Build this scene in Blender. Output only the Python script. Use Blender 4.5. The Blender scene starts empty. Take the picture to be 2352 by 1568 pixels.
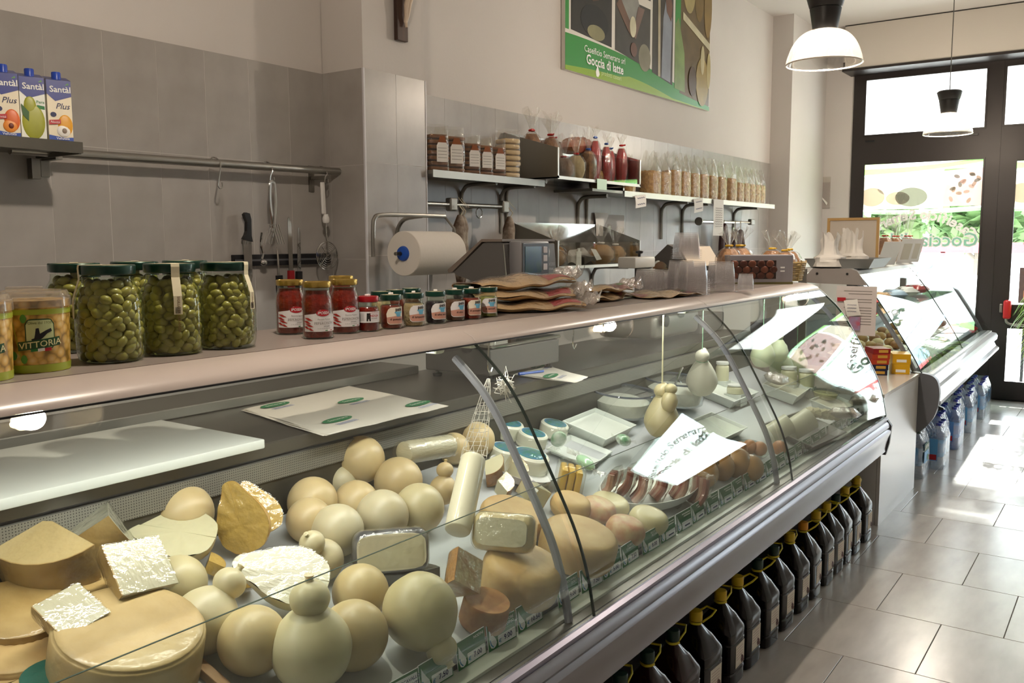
import bpy, bmesh, math, random
from mathutils import Vector, Matrix
random.seed(7)
SC = bpy.context.scene
COL = SC.collection
# ------------------------------------------------------------------ camera
FPX = 2047.2                      # focal length in pixels of the 2352 wide frame
YAW, PITCH, ROLL, CAMH = math.radians(35.246), math.radians(-6.403), math.radians(-0.2303), 1.6371
FWD = Vector((math.cos(YAW)*math.cos(PITCH), math.sin(YAW)*math.cos(PITCH), math.sin(PITCH)))
_R = Vector((math.sin(YAW), -math.cos(YAW), 0)); _U = _R.cross(FWD)
RGT = _R*math.cos(ROLL)+_U*math.sin(ROLL); UPV = _U*math.cos(ROLL)-_R*math.sin(ROLL)
CAMP = Vector((0, 0, CAMH))
cam = bpy.data.cameras.new('camera'); camo = bpy.data.objects.new('camera', cam); COL.objects.link(camo)
cam.sensor_width = 36; cam.lens = FPX/2352*36; cam.clip_start = .05; cam.clip_end = 300
camo.matrix_world = Matrix(((RGT.x, UPV.x, -FWD.x, 0), (RGT.y, UPV.y, -FWD.y, 0), (RGT.z, UPV.z, -FWD.z, CAMH), (0, 0, 0, 1)))
SC.camera = camo
# ------------------------------------------------------------------ light
w = bpy.data.worlds.new('sky'); SC.world = w; w.use_nodes = True
bg = w.node_tree.nodes['Background']; bg.inputs[0].default_value = (.86, .93, 1, 1); bg.inputs[1].default_value = 9.5
sun = bpy.data.lights.new('sun', 'SUN'); sun.energy = 16; sun.angle = .009; sun.color = (1, .96, .9)
suno = bpy.data.objects.new('sun', sun); COL.objects.link(suno)
suno.rotation_euler = Vector((-math.cos(.48), -.03, -math.sin(.48))).to_track_quat('-Z', 'Y').to_euler()
pl = bpy.data.lights.new('facade_portal', 'AREA'); pl.shape = 'RECTANGLE'; pl.size = 5.8; pl.size_y = 3.3; pl.cycles.is_portal = True
plo = bpy.data.objects.new('facade_portal', pl); COL.objects.link(plo); plo.location = (10.42, -.15, 1.75)
plo.rotation_euler = Vector((-1, 0, 0)).to_track_quat('-Z', 'Z').to_euler()
SC.view_settings.view_transform = 'Standard'; SC.view_settings.look = 'None'; SC.view_settings.gamma = 1
SC.view_settings.use_curve_mapping = False; SC.view_settings.exposure = 0.15
SC.cycles.transparent_max_bounces = 28; SC.cycles.max_bounces = 6; SC.cycles.diffuse_bounces = 4; SC.cycles.glossy_bounces = 3; SC.cycles.transmission_bounces = 4; SC.cycles.sample_clamp_indirect = 6
# ------------------------------------------------------------------ helpers
def at(u, v, **k):
    """world point seen at pixel (u, v) that lies on the plane x=, y= or z="""
    d = FWD+RGT*((u-1176)/FPX)-UPV*((v-784)/FPX)
    (a, c), = k.items(); i = 'xyz'.index(a)
    return CAMP+d*((c-CAMP[i])/d[i])
def size_at(px, p): return px*((Vector(p)-CAMP).dot(FWD))/FPX
def lin(h):
    h = h.lstrip('#'); c = [int(h[i:i+2], 16)/255 for i in (0, 2, 4)]
    return tuple((x/12.92 if x <= .04045 else ((x+.055)/1.055)**2.4) for x in c)+(1,)
class MB:
    def __init__(s): s.v = []; s.f = []
    def add(s, vs, fs, M=None):
        n = len(s.v)
        s.v += [tuple(M @ Vector(p)) for p in vs] if M is not None else [tuple(p) for p in vs]
        s.f += [tuple(i+n for i in f) for f in fs]; return s
    def box(s, a, b, M=None):
        x0, y0, z0 = a; x1, y1, z1 = b
        return s.add([(x0,y0,z0),(x1,y0,z0),(x1,y1,z0),(x0,y1,z0),(x0,y0,z1),(x1,y0,z1),(x1,y1,z1),(x0,y1,z1)],
            [(0,3,2,1),(4,5,6,7),(0,1,5,4),(1,2,6,5),(2,3,7,6),(3,0,4,7)], M)
    def rbox(s, a, b, r=.01, seg=2, M=None):
        bm = bmesh.new(); bmesh.ops.create_cube(bm, size=1)
        for v in bm.verts: v.co = Vector([(a[i]+b[i])/2+v.co[i]*(b[i]-a[i]) for i in range(3)])
        bmesh.ops.bevel(bm, geom=bm.edges[:], offset=r, segments=seg, affect='EDGES', profile=.5)
        bm.verts.ensure_lookup_table(); vs = [v.co.copy() for v in bm.verts]; fs = [[v.index for v in f.verts] for f in bm.faces]; bm.free()
        return s.add(vs, fs, M)
    def lathe(s, pr, n=24, M=None, sx=1, sy=1, caps=True):
        vs = []; fs = []
        for r, z in pr:
            for i in range(n):
                a = 2*math.pi*i/n; vs.append((r*sx*math.cos(a), r*sy*math.sin(a), z))
        for k in range(len(pr)-1):
            for i in range(n):
                j = (i+1) % n; fs.append((k*n+i, k*n+j, (k+1)*n+j, (k+1)*n+i))
        if caps:
            if pr[0][0] > 1e-5: fs.append(tuple(range(n))[::-1])
            if pr[-1][0] > 1e-5: fs.append(tuple((len(pr)-1)*n+i for i in range(n)))
        return s.add(vs, fs, M)
    def tube(s, pts, r, n=8, M=None, closed=False):
        pts = [Vector(p) for p in pts]; N = len(pts); vs = []; fs = []
        rr = r if isinstance(r, (list, tuple)) else [r]*N
        up = None
        for k, p in enumerate(pts):
            a = pts[k-1] if (k > 0 or closed) else p; b = pts[(k+1) % N] if (k < N-1 or closed) else p
            t = (b-a).normalized()
            if up is None: up = t.orthogonal().normalized()
            up = (up-t*up.dot(t)); up = up.normalized() if up.length > 1e-6 else t.orthogonal().normalized()
            sd = t.cross(up)
            for i in range(n):
                an = 2*math.pi*i/n; vs.append(p+(up*math.cos(an)+sd*math.sin(an))*rr[k])
        for k in range(N if closed else N-1):
            for i in range(n):
                j = (i+1) % n; k2 = (k+1) % N; fs.append((k*n+i, k*n+j, k2*n+j, k2*n+i))
        if not closed: fs += [tuple(range(n))[::-1], tuple((N-1)*n+i for i in range(n))]
        return s.add(vs, fs, M)
    def prism(s, poly, x0, x1, M=None, ends=True):
        """poly of (y, z) pushed along x"""
        n = len(poly); vs = [(x0, y, z) for y, z in poly]+[(x1, y, z) for y, z in poly]
        fs = [(i, (i+1) % n, (i+1) % n+n, i+n) for i in range(n)]
        if ends: fs += [tuple(range(n))[::-1], tuple(range(n, 2*n))]
        return s.add(vs, fs, M)
    def extr(s, poly, z0, z1, M=None):
        """poly of (x, y) pushed along z"""
        n = len(poly); vs = [(x, y, z0) for x, y in poly]+[(x, y, z1) for x, y in poly]
        return s.add(vs, [(i, (i+1) % n, (i+1) % n+n, i+n) for i in range(n)]+[tuple(range(n))[::-1], tuple(range(n, 2*n))], M)
    def ball(s, c, r, n=20, m=12, M=None, sq=1.0):
        rx, ry, rz = r if isinstance(r, (list, tuple)) else (r, r, r)
        vs = [(c[0], c[1], c[2]-rz)]; fs = []
        for k in range(1, m):
            t = -math.pi/2+math.pi*k/m
            for i in range(n):
                a = 2*math.pi*i/n; vs.append((c[0]+rx*math.cos(t)*math.cos(a), c[1]+ry*math.cos(t)*math.sin(a), c[2]+rz*math.sin(t)))
        vs.append((c[0], c[1], c[2]+rz))
        for i in range(n): fs.append((0, 1+(i+1) % n, 1+i))
        for k in range(m-2):
            for i in range(n):
                j = (i+1) % n; fs.append((1+k*n+i, 1+k*n+j, 1+(k+1)*n+j, 1+(k+1)*n+i))
        b = 1+(m-2)*n
        for i in range(n): fs.append((b+i, b+(i+1) % n, len(vs)-1))
        return s.add(vs, fs, M)
    def grid(s, fn, nu, nv, M=None, wrap=False):
        vs = [fn(i/nu, j/nv) for j in range(nv+1) for i in range(nu+(0 if wrap else 1))]
        W = nu if wrap else nu+1; fs = []
        for j in range(nv):
            for i in range(nu):
                i2 = (i+1) % W if wrap else i+1
                fs.append((j*W+i, j*W+i2, (j+1)*W+i2, (j+1)*W+i))
        return s.add(vs, fs, M)
    def mesh(s, name, smooth=False, ang=35):
        me = bpy.data.meshes.new(name); me.from_pydata(s.v, [], s.f); me.validate(); me.update()
        bm = bmesh.new(); bm.from_mesh(me); bmesh.ops.recalc_face_normals(bm, faces=bm.faces); bm.to_mesh(me); bm.free()
        if smooth:
            me.polygons.foreach_set('use_smooth', [True]*len(me.polygons)); me.set_sharp_from_angle(angle=math.radians(ang))
        return me
def tag(o, label=None, cat=None, group=None, kind=None):
    if label: o['label'] = label
    if cat: o['category'] = cat
    if group: o['group'] = group
    if kind: o['kind'] = kind
    return o
def ob(name, m, mat=None, parent=None, loc=None, rot=None, smooth=False, ang=35, label=None, cat=None, group=None, kind=None):
    me = m.mesh(name, smooth, ang) if isinstance(m, MB) else m
    o = bpy.data.objects.new(name, me); COL.objects.link(o)
    if mat is not None:
        if len(me.materials) == 0: me.materials.append(mat)
        elif me.materials[0] is not mat: o.material_slots[0].link = 'OBJECT'; o.material_slots[0].material = mat
    if parent: o.parent = parent
    if loc is not None: o.location = loc
    if rot is not None: o.rotation_euler = rot
    return tag(o, label, cat, group, kind)
def thing(name, label, cat, loc=(0, 0, 0), rot=(0, 0, 0), group=None, kind=None):
    o = bpy.data.objects.new(name, None); COL.objects.link(o); o.location = loc
    o.rotation_euler = (0, 0, rot) if isinstance(rot, (int, float)) else rot
    o.empty_display_size = .05
    return tag(o, label, cat, group, kind)
def dup(o, loc=None, rot=None, label=None, parent=None, scale=None):
    c = o.copy(); COL.objects.link(c)
    if parent is not None: c.parent = parent
    if loc is not None: c.location = loc
    if rot is not None: c.rotation_euler = (0, 0, rot) if isinstance(rot, (int, float)) else rot
    if scale is not None: c.scale = (scale,)*3 if isinstance(scale, (int, float)) else scale
    if label: c['label'] = label
    for ch in list(o.children): dup(ch, parent=c)
    return c
def TR(x=0, y=0, z=0, rx=0, ry=0, rz=0, s=1):
    return Matrix.Translation((x, y, z)) @ Matrix.Rotation(rz, 4, 'Z') @ Matrix.Rotation(ry, 4, 'Y') @ Matrix.Rotation(rx, 4, 'X') @ Matrix.Scale(s, 4)
ORD = ['first', 'second', 'third', 'fourth', 'fifth', 'sixth', 'seventh', 'eighth', 'ninth', 'tenth', 'eleventh', 'twelfth', 'thirteenth', 'fourteenth', 'fifteenth', 'sixteenth', 'seventeenth', 'eighteenth', 'nineteenth', 'twentieth'] 
def ordn(i):
    if i < 20: return ORD[i]
    t = {2: 'twenty', 3: 'thirty', 4: 'forty'}[(i+1)//10]; r = (i+1) % 10
    return t+'-'+ORD[r-1] if r else {3: 'thirtieth', 4: 'fortieth'}[(i+1)//10]
def axes(X, Z):
    X = Vector(X).normalized(); Z = Vector(Z); Z = (Z-X*Z.dot(X)).normalized(); Y = Z.cross(X)
    return Matrix(((X.x, Y.x, Z.x), (X.y, Y.y, Z.y), (X.z, Y.z, Z.z))).to_euler()
IR = Vector((RGT.x, RGT.y, 0)).normalized()      # to the right as the shopper sees it
IC = Vector((-FWD.x, -FWD.y, 0)).normalized()    # back towards the shopper
def dirn(r, c, u): return IR*r+IC*c+Vector((0, 0, u))
# text as flat mesh in the xy plane, cached
_TX = {}
def text_geo(s, size=1.0, bold=0.0, align='CENTER', shear=0.0):
    key = (s, round(size, 4), bold, align, shear)
    if key not in _TX:
        cu = bpy.data.curves.new('t', 'FONT'); cu.body = s; cu.size = size; cu.align_x = align; cu.align_y = 'CENTER'
        cu.offset = bold*size; cu.fill_mode = 'FRONT'; cu.resolution_u = 2; cu.shear = shear
        o = bpy.data.objects.new('t', cu); COL.objects.link(o)
        dg = bpy.context.evaluated_depsgraph_get(); me = bpy.data.meshes.new_from_object(o.evaluated_get(dg))
        _TX[key] = ([tuple(v.co) for v in me.vertices], [tuple(p.vertices) for p in me.polygons])
        bpy.data.objects.remove(o); bpy.data.curves.remove(cu); bpy.data.meshes.remove(me)
    return _TX[key]
def text_on(M, s, size, bold=0, align='CENTER', shear=0, sx=1.0):
    v, f = text_geo(s, size, bold, align, shear); m = MB(); m.add([(p[0]*sx, p[1], 0) for p in v], f, M); return m
def text_round(s, size, r, z, a0=0, bold=0, shear=0, slope=0, sx=1.0):
    """text bent round a vertical cylinder of radius r, centred at angle a0"""
    v, f = text_geo(s, size, bold, 'CENTER', shear); m = MB()
    m.add([(r*math.cos(a0+p[0]*sx/r), r*math.sin(a0+p[0]*sx/r), z+p[1]+slope*p[0]) for p in v], f); return m
def patch_round(poly, r, a0=0, n=10):
    """polygon given as (s, z) outline sampled and wrapped on a cylinder: uses a column grid between lower and upper z(s)"""
    s0 = min(p[0] for p in poly); s1 = max(p[0] for p in poly); m = MB()
    def zr(s):
        zs = []
        for i in range(len(poly)):
            (a, b), (c, d) = poly[i], poly[(i+1) % len(poly)]
            if (a-s)*(c-s) <= 0 and abs(a-c) > 1e-9: zs.append(b+(d-b)*(s-a)/(c-a))
        return (min(zs), max(zs)) if zs else (0, 0)
    cols = [s0+(s1-s0)*(i/n*.998+.001) for i in range(n+1)]; vs = []
    for s in cols:
        lo, hi = zr(s); a = a0+s/r; vs += [(r*math.cos(a), r*math.sin(a), lo), (r*math.cos(a), r*math.sin(a), hi)]
    m.add(vs, [(2*i, 2*i+2, 2*i+3, 2*i+1) for i in range(n)]); return m
def oval(cx, cy, rx, ry, n=20): return [(cx+rx*math.cos(2*math.pi*i/n), cy+ry*math.sin(2*math.pi*i/n)) for i in range(n)]
def spline(pts, n):
    P = [Vector(p) for p in pts]; out = []
    for k in range(len(P)-1):
        a, b, c, d = P[max(k-1, 0)], P[k], P[k+1], P[min(k+2, len(P)-1)]
        for i in range(n):
            t = i/n; out.append(.5*((2*b)+(c-a)*t+(2*a-5*b+4*c-d)*t*t+(3*b-a-3*c+d)*t**3))
    out.append(P[-1]); return out
# ------------------------------------------------------------------ materials
def NT(name):
    m = bpy.data.materials.new(name); m.use_nodes = True; return m, m.node_tree.nodes, m.node_tree.links
_MC = {}
def mat(name, col, rough=.5, metal=0, spec=.5, var=None, bump=None, coat=0, coatr=.05, sss=0, trans=0, emit=None, alpha=1, stretch=None, col2=None, obj=True):
    """plain or mottled principled; var=(scale, amount), bump=(scale, strength), col2 with var mixes two colours"""
    if name in _MC: return _MC[name]
    m, N, L = NT(name); b = N['Principled BSDF']; c = lin(col) if isinstance(col, str) else col
    b.inputs['Base Color'].default_value = c; b.inputs['Roughness'].default_value = rough; b.inputs['Metallic'].default_value = metal
    b.inputs['Specular IOR Level'].default_value = spec; b.inputs['Coat Weight'].default_value = coat; b.inputs['Coat Roughness'].default_value = coatr
    if sss: b.inputs['Subsurface Weight'].default_value = sss; b.inputs['Subsurface Radius'].default_value = (.02, .012, .006); b.inputs['Subsurface Scale'].default_value = 1
    if trans: b.inputs['Transmission Weight'].default_value = trans
    if emit: b.inputs['Emission Color'].default_value = lin(emit[0]); b.inputs['Emission Strength'].default_value = emit[1]
    if alpha < 1: b.inputs['Alpha'].default_value = alpha
    if var or bump:
        tc = N.new('ShaderNodeTexCoord'); src = tc.outputs['Object']
        if stretch:
            mp = N.new('ShaderNodeMapping'); mp.inputs['Scale'].default_value = stretch; L.new(src, mp.inputs[0]); src = mp.outputs[0]
    if var:
        n = N.new('ShaderNodeTexNoise'); n.inputs['Scale'].default_value = var[0]; n.inputs['Detail'].default_value = 4; L.new(src, n.inputs['Vector'])
        r = N.new('ShaderNodeMapRange'); r.inputs[1].default_value = .3; r.inputs[2].default_value = .7; L.new(n.outputs[0], r.inputs[0])
        mx = N.new('ShaderNodeMix'); mx.data_type = 'RGBA'; L.new(r.outputs[0], mx.inputs[0])
        if col2: c2 = lin(col2)
        else: c2 = tuple(x*(1-var[1]) for x in c[:3])+(1,)
        mx.inputs[6].default_value = c; mx.inputs[7].default_value = c2; L.new(mx.outputs[2], b.inputs['Base Color'])
    if bump:
        n2 = N.new('ShaderNodeTexNoise'); n2.inputs['Scale'].default_value = bump[0]; n2.inputs['Detail'].default_value = 3; L.new(src, n2.inputs['Vector'])
        bp = N.new('ShaderNodeBump'); bp.inputs['Strength'].default_value = bump[1]; bp.inputs['Distance'].default_value = .01
        L.new(n2.outputs[0], bp.inputs['Height']); L.new(bp.outputs[0], b.inputs['Normal'])
        if coat: L.new(bp.outputs[0], b.inputs['Coat Normal'])
    _MC[name] = m; return m
def clear(name, tint='#ffffff', f0=.04, rough=.0, dens=0.0, bump=None, haze=0.0, hazecol='#ffffff'):
    """thin clear sheet: transparent body, Schlick mirror on top, optional milky haze"""
    if name in _MC: return _MC[name]
    m, N, L = NT(name); N.remove(N['Principled BSDF']); out = N['Material Output']
    lw = N.new('ShaderNodeLayerWeight'); lw.inputs[0].default_value = .5
    pw = N.new('ShaderNodeMath'); pw.operation = 'POWER'; pw.inputs[1].default_value = 5; L.new(lw.outputs['Facing'], pw.inputs[0])
    ma = N.new('ShaderNodeMath'); ma.operation = 'MULTIPLY_ADD'; ma.inputs[1].default_value = 1-f0; ma.inputs[2].default_value = f0; L.new(pw.outputs[0], ma.inputs[0])
    tr = N.new('ShaderNodeBsdfTransparent'); tr.inputs[0].default_value = lin(tint)
    gl = N.new('ShaderNodeBsdfGlossy'); gl.inputs['Roughness'].default_value = rough
    if bump:
        tc = N.new('ShaderNodeTexCoord'); n2 = N.new('ShaderNodeTexNoise'); n2.inputs['Scale'].default_value = bump[0]; n2.inputs['Detail'].default_value = 3
        L.new(tc.outputs['Object'], n2.inputs['Vector']); bp = N.new('ShaderNodeBump'); bp.inputs['Strength'].default_value = bump[1]; bp.inputs['Distance'].default_value = .01
        L.new(n2.outputs[0], bp.inputs['Height']); L.new(bp.outputs[0], gl.inputs['Normal']); L.new(bp.outputs[0], lw.inputs['Normal'])
    body = tr.outputs[0]
    if haze:
        df = N.new('ShaderNodeBsdfDiffuse'); df.inputs[0].default_value = lin(hazecol); tl = N.new('ShaderNodeBsdfTranslucent'); tl.inputs[0].default_value = lin(hazecol)
        m1 = N.new('ShaderNodeMixShader'); m1.inputs[0].default_value = .5; L.new(df.outputs[0], m1.inputs[1]); L.new(tl.outputs[0], m1.inputs[2])
        m2 = N.new('ShaderNodeMixShader'); m2.inputs[0].default_value = haze; L.new(body, m2.inputs[1]); L.new(m1.outputs[0], m2.inputs[2]); body = m2.outputs[0]
    mx = N.new('ShaderNodeMixShader'); L.new(ma.outputs[0], mx.inputs[0]); L.new(body, mx.inputs[1]); L.new(gl.outputs[0], mx.inputs[2]); L.new(mx.outputs[0], out.inputs[0])
    _MC[name] = m; return m
def film(name, col, amount=.6):
    """printed translucent sheet, lit from behind by the street"""
    m, N, L = NT(name); N.remove(N['Principled BSDF']); out = N['Material Output']
    tl = N.new('ShaderNodeBsdfTranslucent'); tl.inputs[0].default_value = lin(col); df = N.new('ShaderNodeBsdfDiffuse'); df.inputs[0].default_value = lin(col)
    mx = N.new('ShaderNodeMixShader'); mx.inputs[0].default_value = .7; L.new(df.outputs[0], mx.inputs[1]); L.new(tl.outputs[0], mx.inputs[2])
    tr = N.new('ShaderNodeBsdfTransparent'); m2 = N.new('ShaderNodeMixShader'); m2.inputs[0].default_value = amount
    L.new(tr.outputs[0], m2.inputs[1]); L.new(mx.outputs[0], m2.inputs[2]); L.new(m2.outputs[0], out.inputs[0]); return m
WHITE = mat('white plaster', '#d0cac5', .85, var=(1.5, .05), bump=(60, .05))
STEEL = mat('brushed steel', '#a8a6a0', .34, 1, bump=(90, .04), stretch=(1, 12, 12))
STEELM = mat('mirror steel', '#c9c9c6', .12, 1)
STEELD = mat('dull steel', '#8d8a83', .42, .9, bump=(90, .03))
GREYPL = mat('grey plastic', '#8f909b', .4)
DARKPL = mat('dark grey plastic', '#55565a', .45)
BLACKPL = mat('black plastic', '#17171a', .35)
FRAME = mat('dark aluminium', '#2b2523', .45, .2)
WHITELAM = mat('white laminate', '#e6e4e1', .25)
GLASS = clear('case glass', '#f8fbf9', .045)
GLASSE = mat('glass edge', '#16261f', .15)
GLASSEL = mat('pale glass edge', '#7fa093', .2)
JARGLASS = clear('jar glass', '#f4faf3', .05)
BAGFILM = clear('bag film', '#fbfaf7', .07, .06, bump=(26, .9), haze=.05)
PAPER = mat('white paper', '#e8e4de', .8)
PAPERG = mat('grey paper', '#cfcac6', .8)
INK = mat('blue ink', '#22265e', .7)
BLACKINK = mat('black ink', '#1c1a1a', .7)
WHITEINK = mat('white ink', '#f0f0ee', .6)
GREENINK = mat('shop green', '#1f7a3a', .5)
RED = mat('red print', '#b5202a', .45)
# ================================================================== the room
YW = 3.2; XE = 9.13; XF = 10.3; ZC = 3.88; YR = -3.3; XB = -2.2
PX0, PX1, PY = 2.99, 3.42, 2.93
PY0 = -.62
def struct(name, m, mt, **k): return ob(name, m, mt, kind='structure', **k)
GROUT = mat('floor grout', '#6d6862', .8)
FT = []
for i, (a, b2) in enumerate((('#c2bdb6', '#aea9a2'), ('#c6c1ba', '#b2ada6'), ('#beb9b2', '#aaa59e'))):
    FT.append(mat('floor tile %d' % i, a, .24, var=(3.2, .1), col2=b2, bump=(7, .05), stretch=(1, 3, 1)))
fl = struct('floor', MB().box((XB, YR, -.12), (XF+.2, YW+.2, -.004)), GROUT)
X0, Y0, TX, TY, TO = 6.186, 1.1134, .535, .5, .235
tm = [MB().rbox((.0015, .0015, -.004), (TX-.0015, TY-.0015, 0), .0012, 1) for _ in range(1)][0].mesh('tile')
for i in range(-8, 10):
    for j in range(-1, 5):
        x = X0-(i+1)*TX; y = Y0-(j)*TY-(TO if i % 2 else 0)-TY
        if x+TX > XF-.02 or y < -1.2 or y > 1.4: continue
        ob('tile', tm, FT[(i*7+j*3) % 3], fl, loc=(x, y, 0))
# back wall with its tiles
WT = [mat('wall tile %d' % i, c, .32, var=(5, .1), col2=d, bump=(30, .03)) for i, (c, d) in enumerate((('#a9a49f', '#9a948e'), ('#aca7a2', '#9d9892'), ('#a6a19c', '#97928c')))]
WG = mat('wall grout', '#c4c0bb', .8)
wb = struct('wall_back', MB().box((XB, YW+.004, 0), (XE+1.4, YW+.2, ZC)), WHITE)
ob('grout_bed', MB().box((XB, YW-.0052, .5), (PX0, YW+.004, 2.417)).box((PX1, YW-.0052, .5), (XE, YW+.004, 2.417)), WG, wb)
ZR = [2.42, 1.989, 1.558, 1.127]
TWW = .2205
wtm = {}
def wtile(w_, h_):
    k = (round(w_, 3), round(h_, 3))
    if k not in wtm: wtm[k] = MB().box((.0012, 0, .0012), (k[0]-.0012, .008, k[1]-.0012)).mesh('tile')
    return wtm[k]
n = 0
def lay(parent, xs, y, zr=ZR):
    global n
    for a, b in zip(xs, xs[1:]):
        for z1, z0 in zip(zr, zr[1:]):
            n += 1; ob('tile', wtile(b-a, z1-z0), WT[(n*5+n//7) % 3], parent, loc=(a, y-.006, z0))
xs = [1.9025+TWW*k for k in range(-3, 5)]+[PX0]
lay(wb, xs, YW)
xs = [3.42, 3.655]+[3.884+.2355*k for k in range(0, 23)]
xs = [x for x in xs if x < XE-.06]+[XE]
lay(wb, xs, YW)
wp = struct('wall_pillar', MB().box((PX0+.008, PY+.008, 0), (PX1-.008, YW, ZC)), WHITE)
ob('grout_bed', MB().box((PX0+.001, PY+.0008, .5), (PX1-.001, YW, 2.417)), WG, wp)
lay(wp, [PX0, 3.205, PX1], PY+.006, [2.42, 2.003, 1.574, 1.145])
for k, (ya, yb) in enumerate(((PY, YW-.045), (YW-.045, YW))):
    for z1, z0 in zip([2.42, 1.989, 1.558], [1.989, 1.558, 1.127]):
        ob('tile', MB().box((PX0, ya+.001, z0+.001), (PX0+.008, yb-.001, z1-.001)), WT[k], wp)
TRIMM = mat('tile edge trim', '#cfcdd0', .4)
struct('trim_1', MB().rbox((PX0-.004, PY-.004, .5), (PX0+.007, PY+.007, 2.42), .003), TRIMM)
struct('trim_2', MB().rbox((PX1-.006, PY-.003, .5), (PX1+.002, PY+.005, 2.42), .002), TRIMM)
struct('wall_pilaster', MB().box((XE, 2.994, 0), (XF+.1, YW+.05, ZC)), WHITE)
struct('wall_left', MB().box((XB-.2, YR-.2, 0), (XB, YW+.2, ZC)), WHITE)
struct('wall_right', MB().box((XB-.2, YR-.2, 0), (XF+.2, YR, ZC)), WHITE)
struct('ceiling', MB().box((XB-.2, YR-.2, ZC), (XF+.2, YW+.2, ZC+.15)), WHITE)
struct('wall_front', MB().box((XF, 2.692, 0), (XF+.2, YW+.2, ZC)).box((XF, YR-.2, 3.46), (XF+.2, 2.70, ZC)).box((XF, -1.70, 0), (XF+.2, PY0, 3.46)).box((XF, YR-.2, 0), (XF+.2, -3.06, 3.46)).box((XF, -3.06, 0), (XF+.2, -1.70, 1.5)).box((XF, -3.06, 3.2), (XF+.2, -1.70, 3.46)), WHITE)
sb = struct('trim_3', MB().box((9.95, YR, 3.43), (XF, 2.716, ZC)), mat('shutter box white', '#cdc6bc', .7))
ob('edge_strip', MB().box((9.935, YR, 3.405), (XF, 2.73, 3.43)).box((9.94, 2.705, 3.41), (XF, 2.722, 3.5)), FRAME, sb)
ob('top_joint', MB().box((9.945, YR, 3.868), (9.952, 2.716, 3.876)), BLACKPL, sb)
# facade: window_1 | door_1 | window_2
def frame_rects(m, y0, y1, z0, z1, holes, d0=XF-.02, d1=XF+.06):
    """bars of a frame between y0<y1, z0<z1 leaving the holes (list of z ranges with their side margins)"""
    zs = z0
    for (ya, yb, za, zb) in holes:
        m.box((d0, y0, zs), (d1, y1, za)); m.box((d0, y0, za), (d1, ya, zb)); m.box((d0, yb, za), (d1, y1, zb)); zs = zb
    m.box((d0, y0, zs), (d1, y1, z1)); return m
WGL = clear('window glass', '#fafdfc', .04)
def opening(name, y0, y1, holes, z0=0, z1=3.46):
    f = struct(name, frame_rects(MB(), y0, y1, z0, z1, holes), FRAME)
    for (ya, yb, za, zb) in holes:
        ob('pane', MB().box((XF+.018, ya-.005, za-.005), (XF+.024, yb+.005, zb+.005)), WGL, f)
        ob('glazing_bead', frame_rects(MB(), ya, yb, za, zb, [(ya+.016, yb-.016, za+.016, zb-.016)], XF-.032, XF-.02), FRAME, f)
    return f
w1 = opening('window_1', 1.345, 2.69, [(1.375, 2.56, .32, 2.465), (1.385, 2.575, 2.752, 3.36)])
for (y, z) in ((2.5, 2.7), (1.5, 2.7)): ob('hinge_clip', MB().rbox((XF-.034, y-.05, z-.008), (XF-.018, y+.05, z+.008), .003), BLACKPL, w1)
PY0 = -.62
d1 = opening('door_1', PY0, 1.245, [(-.42, 1.15, .12, 2.43), (-.45, 1.235, 2.76, 3.36)])
ob('door_stile', MB().box((XF-.045, 1.09, .02), (XF-.02, 1.19, 2.62)).box((XF-.045, .3, .02), (XF-.02, .42, 2.62)).box((XF-.045, .42, 2.42), (XF-.02, 1.09, 2.62)).box((XF-.045, .42, .02), (XF-.02, 1.09, .2)), FRAME, d1)
ob('lower_rail', MB().box((XF-.045, .42, .74), (XF-.02, 1.09, .985)), FRAME, d1)
pbr = ob('push_bar', MB().tube(spline([(XF-.06, 1.1, .94), (XF-.1, 1.1, .86), (XF-.13, 1.08, .80), (XF-.13, .98, .785), (XF-.13, .6, .785), (XF-.13, .45, .79)], 5), .014, 8), STEELD, d1, smooth=True)
ob('push_bar_box', MB().rbox((XF-.13, 1.06, .84), (XF-.045, 1.13, 1.03), .02, 3), mat('red plastic', '#c01c22', .35), d1, smooth=True)
ob('latch', MB().rbox((XF-.1, 1.135, .9), (XF-.03, 1.165, .99), .006), STEELD, d1)
w2 = opening('window_2', -3.06, -1.70, [(-2.98, -1.78, 1.6, 3.1)], z0=1.5, z1=3.2)
struct('trim_4', MB().box((XF-.025, 1.245, 0), (XF+.06, 1.345, 3.46)), FRAME)
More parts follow.
